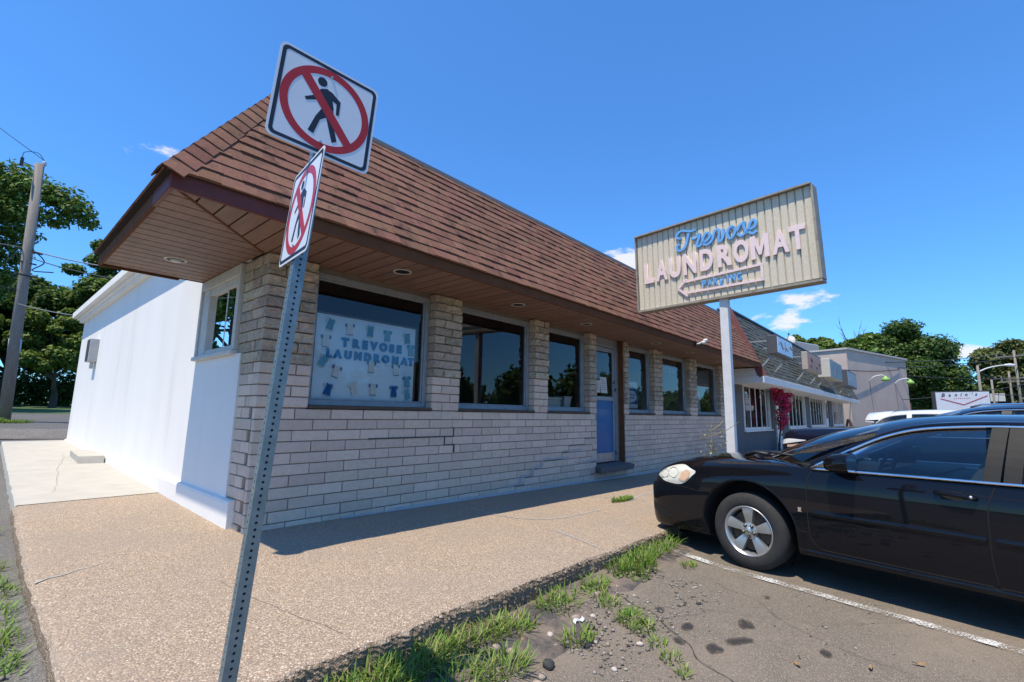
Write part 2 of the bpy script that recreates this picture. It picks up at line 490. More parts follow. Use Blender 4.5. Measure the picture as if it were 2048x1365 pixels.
# ---------------------------------------------------------------- sidewalk of exposed aggregate, with a broken edge
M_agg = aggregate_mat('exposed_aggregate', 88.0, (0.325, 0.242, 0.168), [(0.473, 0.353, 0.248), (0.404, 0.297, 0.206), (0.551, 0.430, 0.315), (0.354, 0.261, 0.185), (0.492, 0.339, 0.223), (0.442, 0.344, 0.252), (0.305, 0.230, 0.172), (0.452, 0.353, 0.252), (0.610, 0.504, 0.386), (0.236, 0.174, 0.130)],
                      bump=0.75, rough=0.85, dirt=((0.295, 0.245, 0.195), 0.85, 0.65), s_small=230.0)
EDGE_Y = -2.79
def edge_n(x, k=0.0):
    return 0.030 * noise.fractal((x * 2.1, k, 0.0), 1.0, 2.0, 3) + 0.014 * noise.noise((x * 13.0, k + 3, 0.0)) + 0.008 * noise.noise((x * 41.0, k + 7, 0.0))
def side_edge(y):
    return -1.545 + 0.016 * max(y, 0) + 0.014 * noise.fractal((y * 2.3, 9.0, 0.0), 1.0, 2.0, 3) + 0.007 * noise.noise((y * 17.0, 5.0, 0.0))

sw = MB()
XS = span(-1.40, 3.4, 0.016) + span(3.43, 4.2, 0.035) + span(4.3, 15.3, 0.22)
YS = [0.0, -0.5, -1.0, -1.5, -2.0, -2.3, -2.5, -2.6, -2.66]
rows = []
for y in YS:
    rows.append([(x, y, walk_z(x, y)) for x in XS])
def edge_row(off, dz, wob):
    r_ = []
    for x in XS:
        e = edge_n(x)
        chip = max(0.0, noise.noise((x * 3.1, 2.2, 0.7)) - 0.12) * 0.10
        jag = wob * (0.7 * noise.noise((x * 23.0, off * 40, dz * 60)) + 0.8 * noise.noise((x * 61.0, off * 33, dz * 171)) + 0.7 * noise.noise((x * 127.0, off * 51, dz * 271)))
        r_.append((x, EDGE_Y + e + chip * 0.6 + off + jag, walk_z(x, 0) + dz - chip * 0.35 + jag * 0.5))
    return r_
rows.append(edge_row(0.055, -0.0005, 0.003))
rows.append(edge_row(0.022, -0.002, 0.007))
rows.append(edge_row(0.008, -0.009, 0.010))
rows.append(edge_row(0.0, -0.024, 0.013))
for _q in range(7): rows.append(edge_row(-0.003 - 0.003 * (_q % 2), -0.038 - 0.0125 * _q, 0.010))
rows.append(edge_row(-0.008, -0.15, 0.014))
rows.append(edge_row(0.0, -0.32, 0.0))
sw.grid(rows)
# the part running back along the white wall, with the left kerb
YL = span(2.9, -2.62, 0.045)
left = []
for y in YL:
    e = side_edge(y); z = walk_z(0, y)
    j = 0.010 * noise.noise((y * 21.0, 1.0, 4.0)); j2 = 0.012 * noise.noise((y * 33.0, 6.0, 2.0))
    left.append([(-1.40, y, z), (e + 0.05, y, z - 0.002), (e + 0.018, y, z - 0.010 + j * 0.4), (e + j, y, z - 0.030), (e - 0.006 + j2, y, z - 0.075), (e - 0.004 + j, y, z - 0.12), (e, y, z - 0.34)])
sw.grid(left)
sw.grid([[(x, y, walk_z(0, y)) for x in (-1.40, -0.7, 0.05)] for y in (2.9, 2.0, 1.2, 0.5, 0.0)])
# the worn outer corner
cn = []
for k in range(15):
    t = k / 14
    a = math.pi * (1.0 + 0.5 * t)
    row = []
    for rr, dz in ((0.0, 0.0), (0.07, -0.003), (0.115, -0.012), (0.14, -0.035), (0.147, -0.08), (0.15, -0.12), (0.155, -0.34)):
        jj = 1 + 0.06 * noise.noise((k * 0.7, rr * 60, 0.0))
        row.append((-1.40 + math.cos(a) * rr * jj, -2.645 + math.sin(a) * rr * 1.0 * jj, walk_z(0, 0) + dz))
    cn.append(row)
sw.grid(cn)
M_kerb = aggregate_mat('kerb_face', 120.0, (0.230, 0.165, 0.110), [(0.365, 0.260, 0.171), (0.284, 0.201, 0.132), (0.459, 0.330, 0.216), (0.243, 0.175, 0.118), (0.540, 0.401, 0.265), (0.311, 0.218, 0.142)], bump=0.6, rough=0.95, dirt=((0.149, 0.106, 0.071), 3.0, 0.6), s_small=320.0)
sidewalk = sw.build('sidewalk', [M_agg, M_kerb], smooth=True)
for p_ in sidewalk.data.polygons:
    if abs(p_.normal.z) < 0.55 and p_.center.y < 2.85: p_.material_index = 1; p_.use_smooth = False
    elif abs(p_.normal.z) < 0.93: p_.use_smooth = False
sidewalk['kind'] = 'structure'

# white concrete walk along the side wall
M_conc = pmat('pale_concrete', (0.46, 0.425, 0.36), (0.41, 0.375, 0.315), scale=3.5, rough=0.85, bump=0.15, bscale=90, c3=(0.36, 0.33, 0.28), s3=0.9, t3=(0.60, 0.82))
cw = MB()
rows = []
for y in span(13.15, 2.9, 0.25):
    e = side_edge(y) + 0.02; z = walk_z(0, y) + 0.006
    rows.append([(0.03, y, z), (-0.7, y, z), (e + 0.02, y, z), (e, y, z - 0.015), (e - 0.01, y, z - 0.14), (e - 0.01, y, z - 0.34)])
cw.grid(rows)
cw.add([(0.03, 13.15, 0.25), (side_edge(13.15), 13.15, 0.25), (side_edge(13.15), 13.2, -0.2), (0.03, 13.2, -0.2)], [(0, 1, 2, 3)])
tag(cw.build('concrete_walk', M_conc, smooth=False), kind='structure')

sw2 = MB(); sw2.grid([[(x, y, (-0.14 if y > -2.79 else -0.30)) for x in (15.35, 20, 28, 36, 43)] for y in (0.0, -2.6, -2.78, -2.80)])
tag(sw2.build('shop_walk', M_conc), kind='structure')
# sealed cracks in the aggregate
M_seal = pmat('crack_filler', (0.42, 0.41, 0.39), (0.33, 0.32, 0.30), scale=25, rough=0.8, bump=0.2, bscale=120)
M_crack = pmat('dark_crack', (0.15, 0.125, 0.10), (0.20, 0.165, 0.135), scale=30, rough=0.95)
cr = MB()
def ribbon(mb, pts, w0, w1, dz=0.004, n=7, jit=0.02, seed=0.0):
    sp = spline([(p[0], p[1], 0) for p in pts], n)
    L_, R_ = [], []
    for i, p in enumerate(sp):
        a = sp[max(i - 1, 0)]; b = sp[min(i + 1, len(sp) - 1)]
        d = (b - a).normalized(); nrm = Vector((-d.y, d.x, 0))
        t = i / max(1, len(sp) - 1)
        w = (w0 + (w1 - w0) * t) * (0.6 + 0.8 * abs(noise.noise((p.x * 9 + seed, p.y * 9, 1.0))))
        q = p + nrm * jit * noise.noise((p.x * 4 + seed, p.y * 4, 7.0))
        for lst, sgn in ((L_, 1), (R_, -1)):
            xx, yy = q.x + nrm.x * w * sgn, q.y + nrm.y * w * sgn
            lst.append((xx, yy, walk_z(xx, yy) + dz))
    mb.grid([L_, R_])
ribbon(cr, [(-1.53, -0.42), (-1.46, -0.36), (-1.38, -0.345), (-1.28, -0.27), (-1.19, -0.25), (-1.02, -0.15)], 0.017, 0.002, n=14, jit=0.03)
ribbon(cr, [(2.56, -0.10), (2.45, -0.89), (2.46, -1.22), (2.62, -1.52)], 0.018, 0.006, seed=3)
ribbon(cr, [(2.46, -1.22), (2.75, -1.60), (3.3, -1.66), (3.74, -1.68)], 0.012, 0.02, seed=5)
ribbon(cr, [(2.33, -1.97), (2.22, -2.3), (2.08, -2.64)], 0.013, 0.013, seed=8)
ribbon(cr, [(4.2, -0.05), (4.55, -0.8), (4.94, -1.74)], 0.014, 0.016, seed=11)
ribbon(cr, [(4.77, -1.58), (5.4, -1.45), (6.4, -1.38)], 0.02, 0.02, seed=13)
tag(cr.build('crack_seal', M_seal, fix=False), kind='structure')
cr = MB()
ribbon(cr, [(-0.66, -1.25), (-0.60, -1.67), (-0.57, -2.04), (-0.46, -2.60)], 0.0012, 0.0022, jit=0.05, seed=21)
ribbon(cr, [(-1.12, 3.6), (-1.0, 4.5), (-0.8, 6.5), (-0.5, 9.0)], 0.002, 0.003, dz=0.011, jit=0.06, seed=25)
tag(cr.build('hairline_crack', M_crack, fix=False), kind='structure')

# ---------------------------------------------------------------- worn white stall line
def worn_paint():
    m = bpy.data.materials.new('worn_paint'); m.use_nodes = True
    N, L = m.node_tree.nodes, m.node_tree.links
    b = N['Principled BSDF']; b.inputs['Base Color'].default_value = (0.62, 0.61, 0.58, 1); b.inputs['Roughness'].default_value = 0.8
    geo = N.new('ShaderNodeNewGeometry')
    n1 = N.new('ShaderNodeTexNoise'); n1.inputs['Scale'].default_value = 70; n1.inputs['Detail'].default_value = 6; n1.inputs['Roughness'].default_value = 0.75
    n2 = N.new('ShaderNodeTexNoise'); n2.inputs['Scale'].default_value = 5; n2.inputs['Detail'].default_value = 4
    L.new(geo.outputs['Position'], n1.inputs['Vector']); L.new(geo.outputs['Position'], n2.inputs['Vector'])
    ad = N.new('ShaderNodeMath'); ad.operation = 'MULTIPLY_ADD'; ad.inputs[1].default_value = 0.45
    L.new(n2.outputs['Fac'], ad.inputs[0]); L.new(n1.outputs['Fac'], ad.inputs[2])
    mr = N.new('ShaderNodeMapRange'); mr.inputs['From Min'].default_value = 0.64; mr.inputs['From Max'].default_value = 0.75
    L.new(ad.outputs[0], mr.inputs['Value'])
    tr = N.new('ShaderNodeBsdfTransparent')
    ms = N.new('ShaderNodeMixShader'); L.new(mr.outputs['Result'], ms.inputs['Fac'])
    L.new(b.outputs['BSDF'], ms.inputs[1]); L.new(tr.outputs['BSDF'], ms.inputs[2])
    L.new(ms.outputs['Shader'], N['Material Output'].inputs['Surface'])
    return m
M_paint = worn_paint()
def stall_line(x0, y0, x1, y1, w):
    mb = MB(); rows = [[], []]
    d = Vector((x1 - x0, y1 - y0, 0)); ln = d.length; d.normalize(); nrm = Vector((-d.y, d.x, 0))
    for t in span(0, 1, 0.06 / ln):
        for k, s_ in enumerate((-1, 1)):
            wob = 0.006 * noise.noise((t * ln * 9, s_ * 3.0, 0))
            x = x0 + (x1 - x0) * t + nrm.x * (w / 2 + wob) * s_; y = y0 + (y1 - y0) * t + nrm.y * (w / 2 + wob) * s_
            rows[k].append((x, y, lot_z(x, y) + 0.013))
    mb.grid(rows)
    return tag(mb.build('parking_line', M_paint, fix=False), kind='structure')
stall_line(2.985, -3.0, 2.06, -7.4, 0.10)
stall_line(6.2, -3.0, 5.28, -7.4, 0.10)
stall_line(9.0, -3.0, 8.08, -7.4, 0.10)

# fine cracks in the old asphalt
ck = MB()
def lot_crack(pts, w0, w1, seed):
    b0 = len(ck.v); ribbon(ck, pts, w0, w1, dz=0.0, jit=0.09, seed=seed, n=12)
    for q in range(b0, len(ck.v)):
        x, y, z = ck.v[q]; ck.v[q] = (x, y, lot_z(x, y) + 0.0095)
lot_crack([(1.62, -3.0), (1.5, -3.25), (1.36, -3.55), (1.15, -3.85), (0.9, -4.1), (0.75, -4.5)], 0.004, 0.003, 1)
lot_crack([(2.5, -3.4), (2.3, -3.9), (1.9, -4.3), (1.6, -4.9)], 0.0015, 0.0022, 4)
lot_crack([(1.36, -3.55), (1.8, -3.8), (2.1, -4.4), (2.6, -4.9)], 0.0018, 0.0012, 7)
tag(ck.build('asphalt_crack', pmat('asphalt_crack', (0.055, 0.048, 0.042), rough=0.95), fix=False), kind='structure')
# oil stains on the asphalt
def stain_mat():
    m = bpy.data.materials.new('oil_stain'); m.use_nodes = True
    N, L = m.node_tree.nodes, m.node_tree.links
    b = N['Principled BSDF']; b.inputs['Base Color'].default_value = (0.028, 0.025, 0.022, 1); b.inputs['Roughness'].default_value = 0.75
    at = N.new('ShaderNodeAttribute'); at.attribute_name = 'fade'
    geo = N.new('ShaderNodeNewGeometry')
    n1 = N.new('ShaderNodeTexNoise'); n1.inputs['Scale'].default_value = 45; n1.inputs['Detail'].default_value = 5
    L.new(geo.outputs['Position'], n1.inputs['Vector'])
    mu = N.new('ShaderNodeMath'); mu.operation = 'MULTIPLY'; L.new(at.outputs['Fac'], mu.inputs[0]); L.new(n1.outputs['Fac'], mu.inputs[1])
    mr = N.new('ShaderNodeMapRange'); mr.inputs['From Min'].default_value = 0.12; mr.inputs['From Max'].default_value = 0.5; mr.inputs['To Max'].default_value = 0.72
    L.new(mu.outputs[0], mr.inputs['Value'])
    tr = N.new('ShaderNodeBsdfTransparent'); ms = N.new('ShaderNodeMixShader')
    L.new(mr.outputs['Result'], ms.inputs['Fac']); L.new(tr.outputs['BSDF'], ms.inputs[1]); L.new(b.outputs['BSDF'], ms.inputs[2])
    L.new(ms.outputs['Shader'], N['Material Output'].inputs['Surface'])
    return m
M_stain = stain_mat()
st = MB(); fade = []
for (sx, sy, rx_, ry_, a) in [(1.71, -4.03, .10, .06, .3), (1.42, -4.07, .13, .05, -.5), (1.21, -3.99, .08, .06, .2), (1.40, -3.75, .08, .045, .1), (1.53, -3.50, .06, .04, .6), (2.35, -4.01, .03, .025, 0), (1.16, -3.79, .06, .04, 1), (1.62, -4.5, .06, .04, .4), (0.5, -4.3, .12, .07, .5)]:
    b0 = len(st.v); n = 22
    st.v.append((sx, sy, lot_z(sx, sy) + 0.011)); fade.append(1.0)
    for ring, rr in ((0, .45), (1, .75), (2, 1.0)):
        for k in range(n):
            t = 2 * math.pi * k / n
            q = rr * (1 + 0.28 * noise.noise((math.cos(t) * 1.3 + sx * 9, math.sin(t) * 1.3 + sy * 9, 0)))
            dx, dy = rx_ * q * math.cos(t), ry_ * q * math.sin(t)
            x = sx + dx * math.cos(a) - dy * math.sin(a); y = sy + dx * math.sin(a) + dy * math.cos(a)
            st.v.append((x, y, lot_z(x, y) + 0.011)); fade.append((0.95, 0.7, 0.0)[ring])
    for k in range(n):
        k2 = (k + 1) % n
        st.f.append((b0, b0 + 1 + k, b0 + 1 + k2)); st.mi.append(0)
        for ring in (0, 1):
            q = b0 + 1 + ring * n
            st.f.append((q + k, q + n + k, q + n + k2, q + k2)); st.mi.append(0)
so = st.build('oil_stain', M_stain, smooth=True, fix=False)
at_ = so.data.attributes.new('fade', 'FLOAT', 'POINT'); at_.data.foreach_set('value', fade)
tag(so, kind='structure')
# ================================================================ LAUNDROMAT
M_brick = pmat('buff_brick', (0.66, 0.51, 0.395), (0.585, 0.45, 0.345), scale=14, rough=0.9, bump=0.55, bscale=75, rnd=0.11, c3=(0.30, 0.23, 0.18), s3=38, t3=(0.60, 0.74), bdist=0.006)
M_brick_s = pmat('buff_brick_far', (0.66, 0.51, 0.395), (0.585, 0.45, 0.345), scale=14, rough=0.9, bump=0.55, bscale=75, island=0.11, c3=(0.30, 0.23, 0.18), s3=38, t3=(0.60, 0.74), bdist=0.006)
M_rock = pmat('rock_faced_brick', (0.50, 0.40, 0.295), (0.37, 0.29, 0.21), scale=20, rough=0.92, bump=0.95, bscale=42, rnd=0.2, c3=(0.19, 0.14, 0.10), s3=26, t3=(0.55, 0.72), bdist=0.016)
M_mortar = pmat('mortar', (0.26, 0.205, 0.16), (0.20, 0.158, 0.125), scale=20, rough=0.95, bump=0.4, bscale=120)
M_patch = pmat('blue_grey_patch', (0.43, 0.42, 0.41), (0.36, 0.355, 0.35), scale=18, rough=0.85, bump=0.3, bscale=60)
M_white = pmat('white_stucco', (0.83, 0.79, 0.73), (0.79, 0.75, 0.69), scale=1.6, rough=0.85, bump=0.25, bscale=70, c3=(0.66, 0.60, 0.51), s3=1.6, t3=(0.60, 0.98), stretch=(1, 1, 0.16), bdist=0.006)
M_alu = pmat('grey_aluminium', (0.34, 0.35, 0.36), (0.28, 0.29, 0.30), scale=8, rough=0.45, metallic=0.35, rvar=0.1)
M_sill = pmat('dark_sill', (0.085, 0.06, 0.045), (0.06, 0.045, 0.036), scale=16, rough=0.8, bump=0.4, bscale=50)
M_soffit = pmat('brown_soffit', (0.25, 0.145, 0.095), (0.19, 0.108, 0.07), scale=3, rough=0.6, rnd=0.09, stretch=(6, 1, 1))
M_groove = pmat('soffit_groove', (0.03, 0.018, 0.013), rough=0.9)
M_fascia = pmat('brown_fascia', (0.155, 0.068, 0.034), (0.125, 0.055, 0.028), scale=5, rough=0.8, spec=0.08)
M_maroon = pmat('maroon_fascia', (0.17, 0.05, 0.04), (0.14, 0.042, 0.034), scale=5, rough=0.5, spec=0.2)
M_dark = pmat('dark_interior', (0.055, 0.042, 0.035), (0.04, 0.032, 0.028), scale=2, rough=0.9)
M_glass = glass_mat('window_glass', (0.84, 0.87, 0.87), boost=0.95, base=0.0)
M_trimw = pmat('cream_frame', (0.62, 0.60, 0.54), (0.54, 0.52, 0.46), scale=9, rough=0.6)

laundromat = empty('laundromat', (0, 0, 0), 'long single storey laundromat of buff brick with brown shingled mansard roof and white side wall', 'building')

PIERS = [(-0.065, 0.47), (2.18, 2.68), (4.41, 4.80), (6.17, 6.43), (7.61, 7.81), (9.13, 9.61), (11.43, 11.97), (13.98, 15.10)]
CH = 0.116; Z_SILL = 1.215; Z_TOP = 2.85

# --- walls behind the bricks
core = MB()
core.box(-0.045, 6.43, 0.014, 0.24, -0.4, 1.205)
core.box(7.61, 15.08, 0.014, 0.24, -0.4, 1.205)
core.box(6.43, 7.61, 0.10, 0.24, -0.4, 0.12)
for a, b in PIERS:
    core.box(a + 0.02, b - 0.014, 0.014, 0.24, 1.205, 2.86)
core.box(-0.05, 0.20, 0.24, 0.60, -0.4, 2.86)
front_wall = core.build('front_wall', M_mortar, laundromat)

# brick meshes: a block with a chamfered, slightly uneven face
def brick_mesh(seed, rough=0.0):
    rr = random.Random(seed)
    c = 0.06 if not rough else 0.05
    mb = MB()
    y1 = 1.0
    j = lambda a: rr.uniform(-a, a)
    front = []
    nx, nz = (2, 1) if not rough else (4, 2)
    xs_ = [0.012] + [0.012 + (0.976) * k / nx for k in range(1, nx)] + [0.988]
    zs_ = [0.05] + [0.05 + 0.90 * k / nz for k in range(1, nz)] + [0.95]
    vid = {}
    vs_ = []
    for i, z in enumerate(zs_):
        for k, x in enumerate(xs_):
            vid[(i, k)] = len(vs_)
            vs_.append((x + j(0.004), j(0.02) - (rough * rr.uniform(0.0, 1.0)), z + j(0.015)))
    b = len(vs_)
    vs_ += [(0, 0.05, 0), (1, 0.05, 0), (1, 0.05, 1), (0, 0.05, 1), (0, y1, 0), (1, y1, 0), (1, y1, 1), (0, y1, 1)]
    fs_ = []
    for i in range(len(zs_) - 1):
        for k in range(len(xs_) - 1):
            fs_.append((vid[(i, k)], vid[(i, k + 1)], vid[(i + 1, k + 1)], vid[(i + 1, k)]))
    K = len(xs_) - 1; I = len(zs_) - 1
    fs_.append(tuple([b, b + 1] + [vid[(0, k)] for k in range(K, -1, -1)]))
    fs_.append(tuple([b + 2, b + 3] + [vid[(I, k)] for k in range(0, K + 1)]))
    fs_.append(tuple([b + 3, b] + [vid[(i, 0)] for i in range(0, I + 1)]))
    fs_.append(tuple([b + 1, b + 2] + [vid[(i, K)] for i in range(I, -1, -1)]))
    fs_ += [(b, b + 4, b + 5, b + 1), (b + 1, b + 5, b + 6, b + 2), (b + 2, b + 6, b + 7, b + 3), (b + 3, b + 7, b + 4, b)]
    return mb.add(vs_, fs_)
BR = [brick_mesh(40 + k) for k in range(6)]
BRR = [brick_mesh(80 + k, 0.18) for k in range(6)]
BR_me = [b.mesh('brick') for b in BR]
BRR_me = [b.mesh('brick_rock') for b in BRR]
for me in BR_me: me.materials.append(M_brick)
for me in BRR_me: me.materials.append(M_rock)

brick_list = []      # (score, x, y, z, length, depth, height, rock, variant, side)
rb = random.Random(5)
def put_brick(x0, x1, y, z, dep, h, rock, side=False):
    if x1 - x0 < 0.03: return
    cx, cz = (x0 + x1) / 2, z + h / 2
    if side: d2 = (-0.065 + 1.957) ** 2 + (cx + 5.11) ** 2 + (cz - 1.2) ** 2
    else: d2 = (cx + 1.957) ** 2 + (y + 5.11) ** 2 + (cz - 1.2) ** 2
    fac = (5.11 / math.sqrt(d2)) if not side else (1.9 / math.sqrt(d2))
    sc_ = (x1 - x0) * h * fac / d2
    brick_list.append((sc_, x0, x1, y, z, dep, h, rock, rb.randrange(6), side))

def crack_shift(x, z):
    """bricks below and right of the settlement crack have dropped a little"""
    if 3.75 < x < 6.3:
        zc = -0.05 + (x - 3.75) * 0.30
        if z < zc + 0.03: return -0.016
    return 0.0

BL = 0.405; JT = 0.011
for k in range(13):
    z0 = Z_SILL - (k + 1) * CH
    h = CH - JT
    off = (BL / 2 if k % 2 else 0.0) + rb.uniform(-0.03, 0.03)
    x = -0.065 - (BL - 0.12 if k % 2 else 0.0) * 0.5
    x = -0.065
    first = True
    while x < 15.08:
        ln = BL * (0.52 if (first and k % 2) else 1.0) + rb.uniform(-0.012, 0.012)
        first = False
        x1 = min(x + ln, 15.09)
        a, b_ = x, x1 - JT * rb.uniform(0.7, 1.3)
        if z0 + h > walk_z(max(x, 0), 0) + 0.005:
            spans = [(a, b_)]
            if z0 + h > 0.13:
                spans = []
                if a < 6.43: spans.append((a, min(b_, 6.43)))
                if b_ > 7.61: spans.append((max(a, 7.61), b_))
            for (p, q) in spans:
                dz = crack_shift((p + q) / 2, z0)
                put_brick(p, q, rb.uniform(-0.004, 0.004), z0 + dz, 0.06, h, False)
        x = x1
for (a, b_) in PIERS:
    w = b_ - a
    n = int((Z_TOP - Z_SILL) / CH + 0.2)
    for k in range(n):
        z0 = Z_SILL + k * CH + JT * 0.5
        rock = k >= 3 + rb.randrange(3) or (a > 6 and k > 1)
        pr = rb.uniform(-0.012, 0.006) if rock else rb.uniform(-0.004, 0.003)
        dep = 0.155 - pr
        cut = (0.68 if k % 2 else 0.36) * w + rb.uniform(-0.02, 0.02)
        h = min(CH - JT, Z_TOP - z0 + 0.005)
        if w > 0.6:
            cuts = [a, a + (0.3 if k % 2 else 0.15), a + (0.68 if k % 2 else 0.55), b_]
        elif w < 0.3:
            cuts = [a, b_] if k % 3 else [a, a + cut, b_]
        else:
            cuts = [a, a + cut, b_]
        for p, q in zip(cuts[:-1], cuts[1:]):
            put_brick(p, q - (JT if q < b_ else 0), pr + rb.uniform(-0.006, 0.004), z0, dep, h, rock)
# the short brick return on the side of the corner pier
for k in range(25):
    z0 = Z_SILL - 10 * CH + (k - 1) * CH + JT * 0.5
    if z0 + CH < 0.0: continue
    end = 0.60 if k % 2 else 0.53
    if z0 > 1.8: end = 0.64 + (0.015 if k % 2 else 0)
    if z0 < 0.17: end = 0.30
    end += rb.uniform(-0.02, 0.02)
    st_ = 0.075 if k % 2 else 0.16
    h = min(CH - JT, Z_TOP - z0)
    if h < 0.03: continue
    rock = z0 > 1.55
    mid = 0.33 + rb.uniform(-0.06, 0.06)
    if k % 3 == 0 or end < 0.4: put_brick(st_, end, -0.065 + rb.uniform(-0.005, 0.004), z0, 0.06, h, rock, True)
    else:
        put_brick(st_, mid - JT, -0.065 + rb.uniform(-0.005, 0.004), z0, 0.06, h, rock, True)
        put_brick(mid, end, -0.065 + rb.uniform(-0.005, 0.004), z0, 0.06, h, rock, True)
brick_list.sort(key=lambda t: -t[0])
rest = [MB(), MB()]
for i, (sc_, x0, x1, y, z, dep, h, rock, var, side) in enumerate(brick_list):
    L_ = x1 - x0
    if i < 300:
        me = (BRR_me if rock else BR_me)[var]
        if not side: link('brick', me, None, front_wall, (x0, y, z), None, (L_, dep, h))
        else: link('brick', me, None, front_wall, (y, x1, z), (0, 0, -math.pi / 2), (L_, dep, h))
    else:
        src = (BRR if rock else BR)[var]
        if not side: vs_ = [(x0 + a * L_, y + b_ * dep, z + c * h) for a, b_, c in src.v]
        else: vs_ = [(y + b_ * dep, x1 - a * L_, z + c * h) for a, b_, c in src.v]
        rest[1 if rock else 0].add(vs_, src.f)
M_rock_s = pmat('rock_faced_brick_far', (0.50, 0.40, 0.295), (0.37, 0.29, 0.21), scale=20, rough=0.92, bump=0.95, bscale=42, island=0.2, c3=(0.19, 0.14, 0.10), s3=26, t3=(0.55, 0.72), bdist=0.016)
tag(rest[0].build('far_bricks', M_brick_s, front_wall), kind='stuff')
tag(rest[1].build('far_rock_faced_bricks', M_rock_s, front_wall), kind='stuff')

# filled settlement crack, stepping up to the door, and a dark one under the first pier
pt = MB()
for (x0, x1, z0, z1) in [(3.70, 4.08, 0.050, 0.082), (4.03, 4.10, 0.082, 0.165), (4.08, 4.36, 0.165, 0.20), (4.33, 4.42, 0.20, 0.28), (4.40, 4.64, 0.28, 0.315), (4.60, 4.67, 0.315, 0.40), (4.65, 5.45, 0.398, 0.43), (5.30, 5.84, 0.513, 0.545), (5.70, 6.40, 0.285, 0.315), (7.62, 7.95, 0.285, 0.32)]:
    n = 5
    up, lo, upb, lob = [], [], [], []
    for q in range(n + 1):
        x = x0 + (x1 - x0) * q / n
        up.append((x, -0.010, z1 + rb.uniform(-.008, .008))); lo.append((x, -0.010, z0 + rb.uniform(-.008, .008)))
    pt = MB(); pt.grid([[(p[0], 0.03, p[2]) for p in up], up, lo, [(p[0], 0.03, p[2]) for p in lo]])
    pt.build('mortar_patch', M_patch, front_wall, fix=True)
pt = MB()
for (x0, x1, z0, z1) in [(1.25, 2.60, 0.855, 0.872), (2.585, 2.605, 0.872, 0.985), (2.42, 2.44, 0.757, 0.855), (2.43, 2.62, 0.742, 0.757), (2.60, 2.62, 0.64, 0.745)]:
    pt = MB(); pt.box(x0, x1, -0.0095, 0.02, z0, z1)
    pt.build('open_joint', pmat('dark_joint', (0.10, 0.09, 0.08), (0.07, 0.06, 0.055), scale=30, rough=0.95), front_wall)
# painted base course smear along the pavement
pt = MB()
up, lo = [], []
for x in span(0.95, 13.5, 0.12):
    t = walk_z(x, 0)
    up.append((x, -0.014, t + 0.035 + 0.014 * noise.noise((x * 3, 0, 0)) - (0.02 if x < 1.6 else 0))); lo.append((x, -0.03, t + 0.003))
pt.grid([[(p[0], 0.03, p[2] + 0.004) for p in up], up, lo])
pt.build('base_sealant', M_patch, front_wall)

# --- the shell: white side wall, back, right wall, roof deck, rooms
sh = MB()
XW = -0.08
sh.box(XW, 0.16, 0.245, 0.95, 0.24, 1.80)       # under and beside the side window (brick return covers the front end)
sh.box(XW, 0.16, 0.95, 2.06, 0.24, 1.80)
sh.box(XW, 0.16, 2.06, 13.10, 0.24, 3.92)
sh.box(XW, 0.16, 0.245, 2.06, 2.86, 3.2)
side_wall = sh.build('side_wall', M_white, laundromat)
for v in side_wall.data.vertices:
    if v.co.y < 0.25: v.co.y = 0.52
# the near end of the white wall stops behind the brick return
pl = MB()
rows = []
for y in span(0.30, 13.12, 0.32):
    z = walk_z(0, y)
    rows.append([(XW, y, 0.275), (XW - 0.035, y, 0.262), (XW - 0.042, y, 0.235), (XW - 0.042, y, z - 0.2)])
pl.grid(rows)
pl.add([(XW, 0.30, 0.275), (XW - 0.035, 0.30, 0.262), (XW - 0.042, 0.30, 0.235), (XW - 0.042, 0.30, -0.2), (XW + 0.03, 0.30, -0.2), (XW + 0.03, 0.30, 0.275)], [(0, 1, 2, 3, 4, 5)])
pl.build('plinth', M_white, side_wall)
co = MB()
for (o_, za, zb) in [(0.10, 3.56, 3.63), (0.15, 3.63, 3.69), (0.25, 3.69, 3.84), (0.21, 3.84, 3.90)]:
    co.box(XW - o_, XW + 0.02 - 0.002 * za, 2.3 - o_ * 0.01, 13.10 + o_, za + 0.0005, zb)
co.build('cornice', M_white, side_wall)
ot = MB()
ot.box(14.95, 15.10, 0.26, 13.0, -0.4, 3.9)
ot.box(0.16, 14.95, 12.9, 13.08, -0.4, 3.9)
ot.box(0.16, 14.95, 2.3, 12.9, 3.86, 3.92)
ot.build('rear_wall', M_white, laundromat)
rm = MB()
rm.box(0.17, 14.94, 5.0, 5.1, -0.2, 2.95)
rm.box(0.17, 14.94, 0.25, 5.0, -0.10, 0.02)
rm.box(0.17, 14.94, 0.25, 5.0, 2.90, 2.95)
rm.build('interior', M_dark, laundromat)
# washers and a folding counter seen dimly inside
M_washer = pmat('washer_white', (0.5, 0.5, 0.5), rough=0.4)
for i, x in enumerate((3.2, 4.2, 5.2, 8.4, 9.3, 10.2, 12.0)):
    wm = MB(); wm.box(x, x + 0.7, 4.2, 4.95, 0.03, 1.0); wm.lathe([(0.0, 4.19), (0.2, 4.19), (0.24, 4.17), (0.24, 4.21)], 16, 'y', (x + 0.35, 0, 0.55))
    wm.build('washing_machine', M_washer, laundromat)

